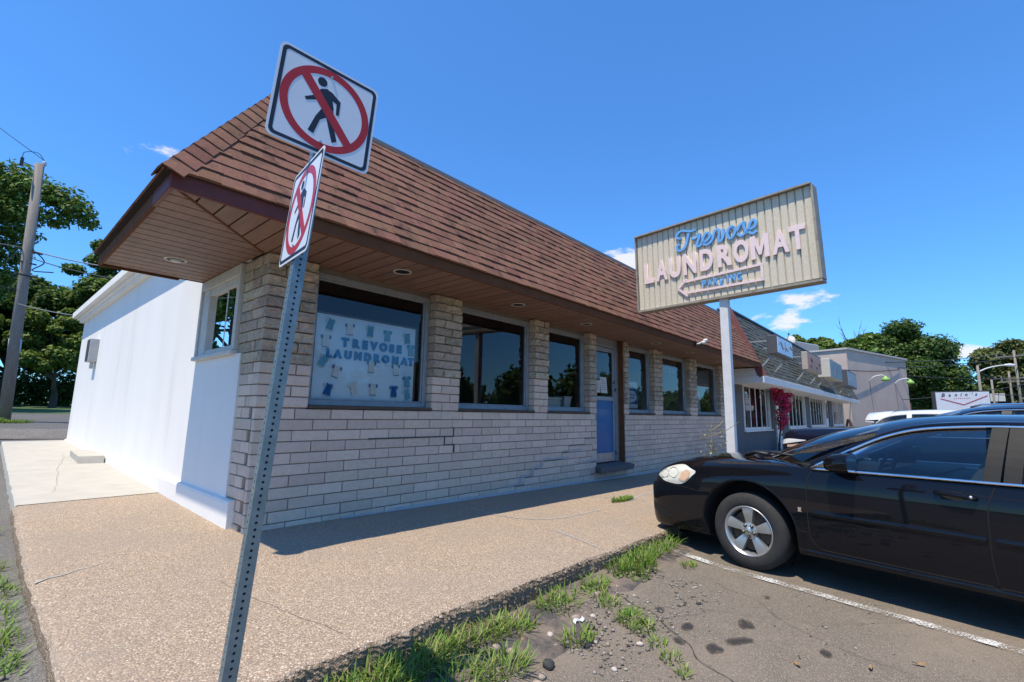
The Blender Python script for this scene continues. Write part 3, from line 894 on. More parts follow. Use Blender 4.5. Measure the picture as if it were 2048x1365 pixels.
# --- windows
def window(a, b, z0=1.25, z1=2.79, yf=0.115, name='window', ang=0):
    w = empty(name); w.parent = laundromat
    f = MB(); t = 0.062
    f.box(a, a + t, yf, yf + 0.09, z0, z1); f.box(b - t, b, yf, yf + 0.09, z0, z1)
    f.box(a + t, b - t, yf, yf + 0.09, z1 - t, z1 - 0.0005); f.box(a + t, b - t, yf, yf + 0.09, z0 + 0.0005, z0 + t)
    f.box(a + t, b - t, yf + 0.028, yf + 0.075, z1 - t - 0.02, z1 - t); f.box(a + t, a + t + 0.02, yf + 0.028, yf + 0.075, z0 + t, z1 - t - 0.02)
    f.box(b - t - 0.02, b - t, yf + 0.028, yf + 0.075, z0 + t, z1 - t - 0.02); f.box(a + t, b - t, yf + 0.028, yf + 0.075, z0 + t, z0 + t + 0.02)
    bevel(f.build('frame', M_alu, w), 0.004)
    hd = MB(); hd.box(a - 0.002, b + 0.002, yf + 0.004, yf + 0.10, z1 + 0.001, 2.858)
    hd.build('head_board', pmat('head_board', (0.20, 0.16, 0.12), (0.16, 0.125, 0.095), scale=8, rough=0.8), w)
    g = MB(); g.add([(a + t + 0.015, yf + 0.05, z0 + t + 0.015), (b - t - 0.015, yf + 0.05, z0 + t + 0.015), (b - t - 0.015, yf + 0.05, z1 - t - 0.015), (a + t + 0.015, yf + 0.05, z1 - t - 0.015)], [(0, 1, 2, 3)])
    g.build('pane', M_glass, w, fix=False)
    s = MB(); n = 8
    top, bot = [], []
    for q in range(n + 1):
        x = a - 0.0 + (b - a + 0.0) * q / n
        top.append((x, -0.028 + 0.004 * noise.noise((x * 5, 0, 0)), 1.248)); bot.append((x, -0.022, 1.213))
    s.grid([[(p[0], 0.20, 1.2485) for p in top], top, bot, [(p[0], 0.20, 1.213) for p in bot]])
    s.add([(a, 0.2, 1.2485), (a, -0.028, 1.248), (a, -0.022, 1.213), (a, 0.2, 1.213)], [(0, 1, 2, 3)])
    s.build('sill', M_sill, w)
    return w
for (a, b) in [(0.475, 2.175), (2.685, 4.405), (4.805, 6.165), (7.815, 9.125), (9.615, 11.425), (11.975, 13.975)]:
    window(a, b)

# side window with cream frame under the overhang
sw_ = empty('side_window'); sw_.parent = laundromat
f = MB()
ya, yb, za, zb = 0.66, 2.07, 1.815, 2.845
f.box(XW - 0.035, 0.05, ya, ya + 0.06, za + 0.03, zb); f.box(XW - 0.035, 0.05, yb - 0.06, yb, za + 0.03, zb)
f.box(XW - 0.034, 0.05, ya + 0.06, yb - 0.06, zb - 0.13, zb - 0.001)
f.box(XW - 0.01, 0.05, ya + 0.06, ya + 0.16, za + 0.03, zb - 0.13); f.box(XW - 0.01, 0.05, yb - 0.30, yb - 0.06, za + 0.03, zb - 0.13)
f.box(XW + 0.0, 0.05, ya + 0.16, yb - 0.30, zb - 0.22, zb - 0.13); f.box(XW + 0.0, 0.05, ya + 0.16, yb - 0.30, za + 0.03, za + 0.10)
f.box(XW + 0.02, 0.04, 1.16, 1.20, za + 0.10, zb - 0.22)
bevel(f.build('frame', M_trimw, sw_), 0.005)
s = MB(); s.box(XW - 0.06, 0.04, ya - 0.01, yb + 0.01, za - 0.02, za + 0.03)
bevel(s.build('sill', M_trimw, sw_), 0.006)
for (p, q, xo) in [(0.815, 1.165, 0.022), (1.195, 1.775, 0.035)]:
    g = MB(); g.add([(XW + xo, p, za + 0.095), (XW + xo, q, za + 0.095), (XW + xo, q, zb - 0.215), (XW + xo, p, zb - 0.215)], [(0, 1, 2, 3)])
    g.build('pane', M_glass, sw_, fix=False)

# --- entrance door
dr = empty('door'); dr.parent = laundromat
f = MB()
f.box(6.435, 6.60, 0.14, 0.23, 0.20, 2.66); f.box(7.46, 7.605, 0.14, 0.23, 0.20, 2.66)
f.box(6.435, 7.605, 0.139, 0.229, 2.66, 2.72); f.box(6.435, 7.605, 0.15, 0.22, 2.72, 2.858)
bevel(f.build('frame', M_alu, dr), 0.004)
f = MB()
f.box(6.61, 6.68, 0.155, 0.205, 0.215, 2.65); f.box(7.38, 7.45, 0.155, 0.205, 0.215, 2.65)
f.box(6.68, 7.38, 0.155, 0.205, 2.56, 2.649); f.box(6.68, 7.38, 0.150, 0.205, 1.50, 1.585)
bevel(f.build('stile', M_alu, dr), 0.004)
f = MB(); f.box(6.68, 7.38, 0.166, 0.20, 0.40, 1.50)
M_blue = pmat('blue_panel', (0.022, 0.13, 0.30), (0.018, 0.11, 0.27), scale=3, rough=0.35, coat=0.12, spec=0.3)
f.build('blue_panel', M_blue, dr)
f = MB(); f.box(6.68, 7.38, 0.160, 0.205, 0.216, 0.399)
f.build('kick_plate', pmat('kick_plate', (0.42, 0.41, 0.38), (0.33, 0.32, 0.30), scale=9, rough=0.4, metallic=0.4), dr)
f = MB(); f.add([(6.67, 0.18, 1.58), (7.39, 0.18, 1.58), (7.39, 0.18, 2.57), (6.67, 0.18, 2.57)], [(0, 1, 2, 3)])
f.build('pane', M_glass, dr, fix=False)
M_bm = pmat('black_metal', (0.02, 0.02, 0.02), rough=0.4, metallic=0.6)
MB().tube([(7.41, 0.155, 1.72), (7.41, 0.105, 1.72), (7.41, 0.105, 1.78)], 0.012, 8).build('pull', M_bm, dr)
MB().lathe([(0.0, 0.148), (0.025, 0.148), (0.028, 0.156)], 14, 'y', (7.41, 0, 1.9)).build('lock', M_bm, dr)
MB().tube([(7.41, 0.15, 0.42), (7.41, 0.12, 0.42), (7.41, 0.12, 0.34)], 0.010, 8).build('door_stop', M_bm, dr)
f = MB(); f.box(7.585, 7.608, 0.02, 0.139, 0.20, 2.858)
f.build('jamb_board', M_fascia, dr)
st_ = MB()
st_.hexa([(6.30, -0.17, 0.06), (7.68, -0.15, 0.05), (7.605, 0.139, 0.06), (6.435, 0.139, 0.06), (6.28, -0.19, 0.165), (7.70, -0.17, 0.160), (7.605, 0.139, 0.20), (6.435, 0.139, 0.20)])
bevel(st_.build('door_step', pmat('dark_step', (0.16, 0.15, 0.145), (0.10, 0.095, 0.09), scale=12, rough=0.9, bump=0.5, bscale=40), dr), 0.012, 2)

# --- soffit boards, mitred at the corner
soffit = empty('soffit'); soffit.parent = laundromat
ZS = 2.85; XF, YF = -1.145, -0.945; YB = 2.05
bk = MB(); bk.box(XF - 0.01, 15.05, YF - 0.01, 0.24, ZS + 0.014, ZS + 0.03); bk.box(XF - 0.01, 0.1, 0.24, YB, ZS + 0.014, ZS + 0.03)
bk.build('soffit_backing', M_groove, soffit)
def plank(poly):
    mb = MB(); mb.prism(poly, ZS, ZS + 0.012, lambda u, v, a: (u, v, a))
    return mb.build('plank', M_soffit, soffit)
PW = 0.178; G = 0.017
mit = lambda y: XF + (y - YF) * (XF + 0.07) / (YF - 0.14) if y < 0.14 else XW - 0.002      # mitre x at y
mity = lambda x: YF + (x - XF) * (0.14 - YF) / (-0.07 - XF)
y = YF
while y < YB - 0.02:
    y2 = min(y + PW - G, YB - 0.001)
    p, q = mit(y), mit(y2)
    p, q = min(p, XW - 0.002), min(q, XW - 0.002)
    if y < 0.14 < y2: plank([(XF, y), (p - 0.008, y), (-0.088, 0.12), (-0.088, y2), (XF, y2)])
    else: plank([(XF, y), (max(p - 0.008, XF + 0.001), y), (q - 0.008, y2), (XF, y2)])
    y += PW
x = XF + 0.02
while x < 15.04:
    x2 = min(x + PW - G, 15.045)
    a, b = min(mity(x), 0.112), min(mity(x2), 0.112)
    if x2 < 15.046 and b > YF + 0.02: plank([(x, YF), (x2, YF), (x2, b - 0.004), (x, max(a - 0.004, YF + 0.001))])
    x += PW
mt = MB(); mt.bar((XF, YF, ZS - 0.002), (-0.07, 0.14, ZS - 0.002), 0.026, 0.006)
mt.build('mitre_strip', M_fascia, soffit)

# --- fascia
fa = MB(); fa.box(-0.30, 15.05, YF - 0.035, YF, ZS - 0.022, ZS + 0.125)
fa.box(XF - 0.035, XF, -0.45, YB, ZS - 0.020, ZS + 0.125)
fa.box(XF - 0.0355, XW - 0.3, YB, YB + 0.02, ZS - 0.03, ZS + 0.125)
bevel(fa.build('fascia', M_fascia, laundromat), 0.005)
fa = MB(); fa.box(XF - 0.037, -0.305, YF - 0.038, YF - 0.001, ZS - 0.026, ZS + 0.122)
fa.box(XF - 0.037, XF - 0.001, YF - 0.001, -0.455, ZS - 0.024, ZS + 0.122)
bevel(fa.build('corner_fascia', M_maroon, laundromat), 0.006)
fa = MB(); fa.box(XF, XW - 0.001, YB - 0.004, YB + 0.016, ZS - 0.006, ZS + 0.125)
fa.build('end_trim', M_groove, laundromat)

# --- recessed lights in the soffit
M_ring = pmat('light_ring', (0.55, 0.50, 0.42), rough=0.4)
M_bulb = pmat('bulb', (0.55, 0.53, 0.48), rough=0.3)
for (lx, ly, bulb) in [(-0.63, 1.17, True), (1.26, -0.49, False), (3.42, -0.46, False), (5.38, -0.44, False), (8.33, -0.44, False), (10.4, -0.44, False), (12.8, -0.42, False)]:
    dl = empty('downlight', (lx, ly, ZS)); dl.parent = laundromat
    r_ = MB(); r_.lathe([(0.088, 0.0), (0.088, -0.006), (0.105, -0.008), (0.112, -0.001)], 28, 'z')
    r_.build('ring', M_ring, dl, smooth=True)
    r_ = MB(); r_.lathe([(0.0, -0.0025), (0.089, -0.0025)], 28, 'z')
    r_.build('can', pmat('can_black', (0.012, 0.010, 0.009), rough=0.6), dl)
    if bulb:
        r_ = MB(); r_.lathe([(0.0, -0.022), (0.03, -0.020), (0.05, -0.010), (0.055, -0.003)], 20, 'z', (0.008, 0.022, 0))
        r_.build('bulb', M_bulb, dl, smooth=True)

# --- mansard roof with laminated shingles
roof = empty('roof'); roof.parent = laundromat
E0 = Vector((-1.225, -1.005, 2.955)); T0 = Vector((-0.135, 0.0, 4.65)); XR = 15.06
up_v = Vector((0, T0.y - E0.y, T0.z - E0.z)); SL = up_v.length; up_v.normalize()
nrm = Vector((0, -up_v.z, up_v.y))
dk = MB()
dk.add([E0, (XR, E0.y, E0.z), (XR, T0.y, T0.z), T0], [(0, 1, 2, 3)])
dk.add([E0, T0, (T0.x, YB, T0.z), (E0.x, YB, E0.z)], [(0, 1, 2, 3)])
dk.add([(T0.x, YB, T0.z), (E0.x, YB, E0.z), (XR, YB, E0.z), (XR, YB, T0.z)], [(0, 1, 2, 3)])
dk.add([T0, (XR, T0.y, T0.z), (XR, YB, T0.z), (T0.x, YB, T0.z)], [(0, 1, 2, 3)])
dk.add([E0, (XR, E0.y, E0.z), (XR, YF, 2.94), (XF, YF, 2.94)], [(0, 1, 2, 3)])
dk.add([E0, (XF, YF, 2.94), (XF, YB, 2.94), (E0.x, YB, E0.z)], [(0, 1, 2, 3)])
dk.add([(XR, E0.y, E0.z), (XR, T0.y, T0.z), (XR, YB, T0.z), (XR, YB, E0.z)], [(0, 1, 2, 3)])
M_felt = pmat('roof_felt', (0.03, 0.022, 0.02), rough=0.95)
dk.build('roof_deck', M_felt, roof, fix=False)
SHC = dict(c1=(0.225, 0.108, 0.070), c2=(0.165, 0.083, 0.058), scale=26, rough=0.95, bump=0.5, bscale=260, c3=(0.075, 0.045, 0.036), s3=6.0, t3=(0.54, 0.70), bdist=0.004, contrast=(0.3, 0.7), spec=0.2)
M_shin = pmat('brown_shingle', rnd=0.17, **SHC)
M_shin_s = pmat('brown_shingle_far', island=0.17, **SHC)
NC = 14; EXP = SL / NC
rs = random.Random(21)
tabs = []
for i in range(NC):
    d0 = i * EXP; d1 = min(d0 + EXP + 0.03, SL)
    hipx = lambda d: E0.x + (T0.x - E0.x) * d / SL
    x = hipx(d0) + 0.0 - rs.uniform(0, 0.1)
    while x < XR:
        w = rs.choice([0.11, 0.15, 0.19, 0.23, 0.28])
        x1 = min(x + w, XR)
        th = rs.choice([0.006, 0.008, 0.013, 0.016])
        sag = rs.uniform(-0.002, 0.002)
        a0, a1 = max(x, hipx(d0) + 0.01), max(x, hipx(d1) + 0.01)
        if x1 > a1 + 0.02:
            dist = (Vector((x, -0.5, 3.8)) - Vector((-1.957, -5.11, 1.2))).length
            tabs.append((-(x1 - x) * EXP / dist ** 2, a0, a1, x1 - 0.001, d0 + sag, d1, th))
        x = x1
tabs.sort(key=lambda t: t[0])
def tab_geo(mb, a0, a1, x1, d0, d1, th):
    lo = Vector((0, E0.y, E0.z)) + up_v * (d0 - 0.006); hi = Vector((0, E0.y, E0.z)) + up_v * d1
    X = Vector((1, 0, 0))
    n0 = nrm * (th + 0.010); n1 = nrm * 0.004; nb = nrm * 0.001
    return mb.hexa([X * a0 + lo + nb, X * x1 + lo + nb, X * x1 + hi + nb, X * a1 + hi + nb,
                    X * a0 + lo + n0, X * x1 + lo + n0, X * x1 + hi + n1, X * a1 + hi + n1])
far = MB()
for k, t in enumerate(tabs):
    if k < 300: tab_geo(MB(), *t[1:]).build('shingle', M_shin, roof)
    else: tab_geo(far, *t[1:])
tag(far.build('far_shingles', M_shin_s, roof), kind='stuff')
# side slope in whole courses, seen only at its edge
sd = MB()
upx = Vector((T0.x - E0.x, 0, T0.z - E0.z)); SLX = upx.length; upx.normalize(); nx_ = Vector((-upx.z, 0, upx.x))
for i in range(NC):
    d0, d1 = i * SLX / NC, min((i + 1) * SLX / NC + 0.03, SLX)
    yy = lambda d: E0.y + (T0.y - E0.y) * d / SLX
    lo = Vector((E0.x, 0, E0.z)) + upx * (d0 - 0.006); hi = Vector((E0.x, 0, E0.z)) + upx * d1
    Yv = Vector((0, 1, 0)); n0 = nx_ * 0.016; n1 = nx_ * 0.004; nb = nx_ * 0.001
    sd.hexa([Yv * yy(d0) + lo + nb, Yv * YB + lo + nb, Yv * YB + hi + nb, Yv * yy(d1) + hi + nb, Yv * yy(d0) + lo + n0, Yv * YB + lo + n0, Yv * YB + hi + n1, Yv * yy(d1) + hi + n1])
tag(sd.build('side_shingles', M_shin_s, roof), kind='stuff')
# hip caps, one over another
hv = (T0 - E0); HL = hv.length; hv.normalize()
fdir = (Vector((1, 0, 0)) - hv * hv.x); fdir = (fdir - nrm * fdir.dot(nrm)).normalized()
f1 = Vector((1, 0, 0)) - hv * Vector((1, 0, 0)).dot(hv); 
f1 = (f1 - nrm * f1.dot(nrm)).normalized()
f2 = Vector((0, 1, 0)) - hv * hv.y
f2 = (f2 - nx_ * f2.dot(nx_)).normalized()
nh = (nrm + nx_).normalized()
NH = 15
for i in range(NH):
    a, b = i * HL / NH - 0.015, (i + 1) * HL / NH + 0.025
    t0, t1 = 0.034, 0.020
    W_ = 0.135 + rs.uniform(-0.008, 0.008)
    pa, pb = E0 + hv * a, E0 + hv * b
    mb = MB()
    rows = []
    for (pp, th) in ((pa, t0), (pb, t1)):
        rows.append([pp + f2 * W_ + nx_ * (th * 0.8), pp + f2 * 0.035 + nx_ * th + nh * 0.001, pp + nh * (th + 0.006), pp + f1 * 0.035 + nrm * th, pp + f1 * W_ + nrm * (th * 0.8)])
    mb.grid(rows)
    mb.grid([rows[0], [p - nh * 0.014 for p in rows[0]]])
    mb.grid([[r_[-1] for r_ in rows], [r_[-1] - nrm * 0.012 for r_ in rows]])
    mb.grid([[r_[0] for r_ in rows], [r_[0] - nx_ * 0.012 for r_ in rows]])
    mb.build('hip_cap', M_shin, roof, fix=False)
# drip metal along the top
tp = MB(); tp.box(T0.x - 0.03, XR, T0.y - 0.045, T0.y + 0.05, T0.z - 0.045, T0.z + 0.012)
tp.box(T0.x - 0.035, T0.x + 0.05, T0.y + 0.05, YB, T0.z - 0.035, T0.z + 0.05)
tp.build('top_trim', pmat('top_trim', (0.34, 0.25, 0.20), (0.28, 0.21, 0.17), scale=4, rough=0.6), roof)
# ================================================================ THINGS ON AND IN THE LAUNDROMAT
# display board in the first window
bd = empty('display_board', (0.58, 0.190, 1.325), 'pale blue display board with paper shirts and TREVOSE LAUNDROMAT letters behind first window', 'display board')
BW, BH = 1.42, 1.0
mb = MB(); mb.box(0, BW, 0.0, 0.02, 0, BH)
mb.build('board', pmat('board_blue', (0.80, 0.88, 0.92), (0.85, 0.90, 0.92), scale=2.2, rough=0.6, c3=(0.62, 0.74, 0.86), s3=2.0), bd)
mb = MB()
mb.box(-0.022, 0, -0.012, 0.03, -0.02, BH + 0.02); mb.box(BW, BW + 0.022, -0.012, 0.03, -0.02, BH + 0.02)
mb.box(0, BW, -0.012, 0.03, BH, BH + 0.02); mb.box(0, BW, -0.012, 0.03, -0.02, 0)
mb.build('board_frame', pmat('board_frame', (0.16, 0.085, 0.055), rough=0.6), bd)
M_letter = pmat('bubble_blue', (0.015, 0.22, 0.46), (0.02, 0.27, 0.52), scale=9, rough=0.45)
def board_text(word, us, v, size):
    for ch, u in zip(word, us):
        me = text_mesh(ch, size, 0.006, 0.011)
        place_uv(me, (u * BW, -0.012, v * BH), (1, 0, 0), (0, 0, 1), (0, -1, 0))
        link('letter', me, M_letter, bd)
board_text('TREVOSE', [0.265, 0.365, 0.455, 0.545, 0.645, 0.735, 0.815], 0.685, 0.135)
board_text('LAUNDROMAT', [0.125, 0.205, 0.30, 0.395, 0.49, 0.58, 0.675, 0.78, 0.88, 0.955], 0.535, 0.125)
M_shirt = {'w': pmat('shirt_white', (0.85, 0.80, 0.72), rough=0.7), 't': pmat('shirt_teal', (0.09, 0.33, 0.42), rough=0.7), 'b': pmat('shirt_blue', (0.02, 0.17, 0.42), rough=0.7), 'l': pmat('shirt_aqua', (0.22, 0.50, 0.60), rough=0.7)}
SHIRT = [(-.5, .42), (-.22, .55), (-.1, .48), (.1, .48), (.22, .55), (.5, .42), (.42, .15), (.27, .24), (.33, -.55), (-.33, -.55), (-.27, .24), (-.42, .15)]
SLEEVE = [[(-.5, .42), (-.3, .52), (-.29, .22), (-.42, .15)], [(.5, .42), (.3, .52), (.29, .22), (.42, .15)]]
for (u, v, c, sl, a) in [(.12, .88, 't', 'w', -12), (.30, .86, 'w', 'b', 4), (.50, .87, 't', 'w', 0), (.68, .85, 'l', 't', 0), (.90, .85, 't', 'w', 8), (.09, .68, 'w', 'b', 0), (.95, .70, 'l', 't', 4),
                         (.08, .44, 'l', 'w', -28), (.20, .33, 'w', 'b', -12), (.53, .42, 'w', 'b', 0), (.79, .41, 'w', 'b', 6), (.92, .27, 'l', 't', 6), (.14, .11, 'b', 'w', -14), (.37, .14, 'w', 'w', 22), (.56, .14, 'w', 'b', 0), (.78, .13, 'b', 't', 4), (.93, .10, 'l', 'w', 20)]:
    S_ = 0.135
    ca, sa = math.cos(R(a)), math.sin(R(a))
    fn = lambda p, q, z: ((u * BW + (p * ca - q * sa) * S_), -0.012 - z, (v * BH + (p * sa + q * ca) * S_))
    sh_ = MB(); sh_.prism(SHIRT, 0.0, 0.006, fn)
    so_ = sh_.build('paper_shirt', M_shirt[c], bd)
    sh_ = MB()
    for pl_ in SLEEVE: sh_.prism(pl_, 0.0062, 0.008, fn)
    sh_.prism([(-.33, -.5), (.33, -.5), (.33, -.56), (-.33, -.56)], 0.0062, 0.008, fn)
    sh_.build('sleeve', M_shirt[sl], so_)

M_paper = pmat('paper', (0.62, 0.60, 0.55), (0.55, 0.53, 0.48), scale=12, rough=0.8)
M_ink = pmat('ink', (0.10, 0.11, 0.16), rough=0.8)
def notice(x, z, w, h, label, lines, tilt=0.0, head=None):
    o = empty('notice', (x, 0.1745, z), label, 'notice')
    mb = MB(); mb.hexa([(0, -0.001, 0), (w, -0.001, 0), (w, 0.001, 0), (0, 0.001, 0), (tilt, -0.001, h), (w + tilt, -0.001, h), (w + tilt, 0.001, h), (tilt, 0.001, h)])
    mb.build('sheet', M_paper, o)
    mb = MB()
    for k in range(lines):
        zz = h * (0.86 - 0.76 * k / lines)
        mb.box(w * 0.12 + tilt * zz / h, w * (0.62 + 0.26 * ((k * 7) % 3) / 2) + tilt * zz / h, -0.0025, -0.0012, zz - 0.004, zz + 0.004)
    mb.build('print', M_ink, o)
    return o
notice(6.70, 1.66, 0.17, 0.26, 'small printed notice at left on the glass of the entrance door', 8)
notice(6.90, 1.66, 0.27, 0.34, 'larger paper notice beside the small one on the entrance door glass', 6, tilt=-0.04)
mb = MB(); mb.tube([(6.66, 0.163, 2.38), (6.675, 0.160, 2.42), (6.665, 0.160, 2.50), (6.68, 0.163, 2.56)], 0.018, 6)
mb.box(6.645, 6.70, 0.158, 0.168, 2.36, 2.44)
tag(mb.build('door_tag', M_paper), 'crumpled white tag at the top of the entrance door glass', 'tag')

# OPEN letters hung in the sixth window
op = empty('open_sign', (10.1, 0.21, 2.46), 'hanging OPEN letter sign inside the window with two posters below', 'sign')
M_open = pmat('open_letters', (0.34, 0.33, 0.29), rough=0.6)
for ch, u in zip('OPEN', (0.0, 0.24, 0.46, 0.70)):
    link('letter', place_uv(text_mesh(ch, 0.30, 0.01, 0.012), (u, 0, 0), (1, 0, 0), (0, 0, 1), (0, -1, 0)), M_open, op)
mb = MB(); mb.tube([(-0.12, 0.012, 0.13), (0.85, 0.012, 0.13)], 0.006, 6)
mb.build('cord', M_ink, op)
# blue poster with a white oval in the window right of the door
po = empty('poster', (8.02, 0.205, 1.36), 'blue poster with white oval in the window right of the entrance door', 'poster')
mb = MB(); mb.box(0, 0.62, 0, 0.006, 0.0, 0.62); mb.build('sheet', pmat('poster_white', (0.6, 0.62, 0.64), rough=0.6), po)
mb = MB(); mb.box(0.0, 0.62, -0.002, 0.0, 0.10, 0.46); mb.build('blue_field', pmat('poster_blue', (0.02, 0.09, 0.30), rough=0.5), po)
mb = MB(); mb.prism([(0.31 + 0.25 * math.cos(t * math.pi / 12), 0.28 + 0.14 * math.sin(t * math.pi / 12)) for t in range(24)], 0.002, 0.004, lambda u, v, a: (u, -a, v))
mb.build('oval', pmat('poster_white', (0.6, 0.62, 0.64)), po)
mb = MB()
for (u0, u1, v) in [(0.14, 0.24, 0.31), (0.26, 0.36, 0.315), (0.38, 0.48, 0.31), (0.18, 0.44, 0.24)]: mb.box(u0, u1, -0.006, -0.004, v - 0.012, v + 0.012)
mb.build('print', pmat('poster_blue', (0.02, 0.09, 0.30)), po)
# things on the inner window ledges
def ledge_thing(name, label, cat, parts):
    o = empty(name, (0, 0, 0), label, cat)
    for nm, fnc, mt_ in parts: bevel(fnc(MB()).build(nm, mt_, o), 0.006)
    return o
M_card = pmat('white_card', (0.62, 0.60, 0.57), (0.55, 0.53, 0.5), scale=7, rough=0.7)
ledge_thing('storage_box', 'low white box on the inner ledge of the third window', 'box', [('box', lambda m: m.box(4.98, 5.55, 0.26, 0.52, 1.27, 1.47), M_card), ('lid', lambda m: m.box(4.96, 5.57, 0.24, 0.54, 1.47, 1.51), M_card)])
ledge_thing('waste_bin', 'small white bin on the ledge of the third window', 'bin', [('body', lambda m: m.hexa([(5.68, .27, 1.27), (5.86, .27, 1.27), (5.86, .45, 1.27), (5.68, .45, 1.27), (5.65, .24, 1.52), (5.89, .24, 1.52), (5.89, .48, 1.52), (5.65, .48, 1.52)]), M_card), ('rim', lambda m: m.box(5.635, 5.905, .225, .495, 1.52, 1.54), M_card)])
ledge_thing('leaning_board', 'white sheet leaning in the last window by the pole', 'board', [('board', lambda m: m.hexa([(12.2, .26, 1.30), (12.95, .26, 1.30), (12.95, .275, 1.30), (12.2, .275, 1.30), (12.75, .42, 1.95), (13.3, .42, 1.95), (13.3, .435, 1.95), (12.75, .435, 1.95)]), M_card), ('edge_strip', lambda m: m.box(12.2, 12.95, .255, .262, 1.29, 1.33), M_sill)])

# floodlight on the fascia
fl = empty('floodlight', (9.3, -0.985, 2.90), 'small white floodlight bracket on the brown fascia', 'light')
M_wpl = pmat('white_plastic', (0.7, 0.7, 0.68), rough=0.5)
mb = MB(); mb.lathe([(0.0, -0.03), (0.05, -0.03), (0.055, 0.0)], 16, 'y'); mb.build('base', pmat('black_metal', (0.02, 0.02, 0.02)), fl, smooth=True)
mb = MB(); mb.tube([(0, -0.03, 0), (0.05, -0.10, 0.02), (0.10, -0.16, 0.06)], 0.02, 8); mb.build('arm', M_wpl, fl, smooth=True)
mb = MB()
for (dx, dz) in ((0.13, 0.09), (-0.02, 0.02)):
    mb.lathe([(0.0, -0.10), (0.045, -0.10), (0.035, -0.02), (0.0, 0.0)], 14, 'y', (dx, -0.14, dz))
mb.build('lamp_head', M_wpl, fl, smooth=True)

# grey box on the white wall
bx = empty('meter_box', (XW, 9.95, 2.25), 'grey metal utility box fixed to the white side wall', 'utility box')
mb = MB(); mb.box(-0.17, 0.0, 0.0, 0.42, 0.0, 0.56); bevel(mb.build('case', pmat('grey_box', (0.50, 0.49, 0.47), (0.42, 0.41, 0.39), scale=6, rough=0.6), bx), 0.01)
mb = MB(); mb.box(-0.178, -0.171, 0.02, 0.40, 0.02, 0.54); mb.build('cover', pmat('dark_cover', (0.05, 0.05, 0.052), rough=0.6), bx)
mb = MB(); mb.box(-0.10, -0.04, 0.12, 0.20, -0.16, 0.0); mb.build('conduit', pmat('grey_box', (0.5, 0.49, 0.47)), bx)

# broken concrete step on the walk
cs = MB()
rs2 = random.Random(3)
pts8 = [(-0.50, 6.95, 0.115), (-0.145, 6.85, 0.115), (-0.145, 8.45, 0.14), (-0.46, 8.55, 0.14), (-0.50, 6.98, 0.255), (-0.145, 6.88, 0.26), (-0.145, 8.44, 0.275), (-0.47, 8.50, 0.27)]
cs.hexa(pts8)
step = cs.build('concrete_step', M_conc)
bm = bmesh.new(); bm.from_mesh(step.data)
bmesh.ops.subdivide_edges(bm, edges=bm.edges, cuts=5, use_grid_fill=True)
for v in bm.verts:
    q = noise.noise_vector(v.co * 5.0)
    if v.co.x > -0.2: q.x = 0
    v.co += q * 0.010
bm.to_mesh(step.data); bm.free()
tag(step, 'chipped white concrete step against the white side wall', 'step')

# ================================================================ NO-PEDESTRIAN SIGN POST
ps = empty('sign_post', (-1.245, -3.07, lot_z(-1.24, -3.07)), 'leaning galvanised post carrying two no pedestrian signs at the kerb', 'road sign')
PB = Vector((-1.2355, -3.07, -0.19))
AX = Vector((0.0765, 0.0, 1.0)).normalized()
U1 = Vector((0.989, -0.130, -0.0756)); U1 = (U1 - AX * U1.dot(AX)).normalized()
V1 = AX.cross(U1).normalized()            # to the back
inv = Vector(ps.location)
M_galv = pmat('galvanised', (0.235, 0.295, 0.305), (0.175, 0.23, 0.245), scale=22, rough=0.42, metallic=0.55, rvar=0.12, bump=0.05, bscale=150)
def perforated(length, half, pitch, r, mb):
    """square tube of hollow wall with a row of holes down every face"""
    n = int(length / pitch)
    for (uu, vv) in ((U1, -V1), (V1, U1), (-U1, V1), (-V1, -U1)):
        # face with in-plane axis uu, outward normal vv
        for k in range(n):
            zc = (k + 0.5) * pitch
            o = PB - inv + AX * zc + vv * half
            c8 = []
            for q in range(12):
                t = 2 * math.pi * q / 12
                c8.append((r * math.cos(t), r * math.sin(t)))
            hw, hh = half, pitch / 2
            sq = []
            for q in range(12):
                t = 2 * math.pi * q / 12
                cx, sx = math.cos(t), math.sin(t)
                m_ = max(abs(cx), abs(sx)); 
                sq.append((hw * cx / m_ if abs(abs(cx) - m_) < 1e-6 else hw * cx / m_, hh * sx / m_))
            # square corners exactly
            vs_ = [o + uu * a + AX * b for a, b in c8] + [o + uu * a + AX * b for a, b in sq] + [o + uu * a + AX * b - vv * 0.004 for a, b in c8]
            cor = [o + uu * a + AX * b for a, b in ((hw, hh), (-hw, hh), (-hw, -hh), (hw, -hh))]
            fs_ = [(q, (q + 1) % 12, 12 + (q + 1) % 12, 12 + q) for q in range(12)] + [(24 + q, 24 + (q + 1) % 12, (q + 1) % 12, q) for q in range(12)]
            # corner fills: between sq[1],sq[2] (45 deg) etc.
            vs_ += cor
            fs_ += [(13, 36, 14), (16, 37, 17), (19, 38, 20), (22, 39, 23)]
            mb.add(vs_, fs_)
    # inner tube so that the holes look dark
    h2 = half - 0.005
    a, b = PB - inv, PB - inv + AX * (n * pitch)
    cs_ = [U1 * h2 + V1 * h2, -U1 * h2 + V1 * h2, -U1 * h2 - V1 * h2, U1 * h2 - V1 * h2]
    mb.add([a + c for c in cs_] + [b + c for c in cs_], [(i, (i + 1) % 4, 4 + (i + 1) % 4, 4 + i) for i in range(4)], 1)
    return n
mb = MB(); perforated(2.90, 0.0255, 0.0254, 0.0056, mb)
mb.build('post', [M_galv, pmat('tube_inside', (0.03, 0.035, 0.04), rough=0.8)], ps, fix=False)

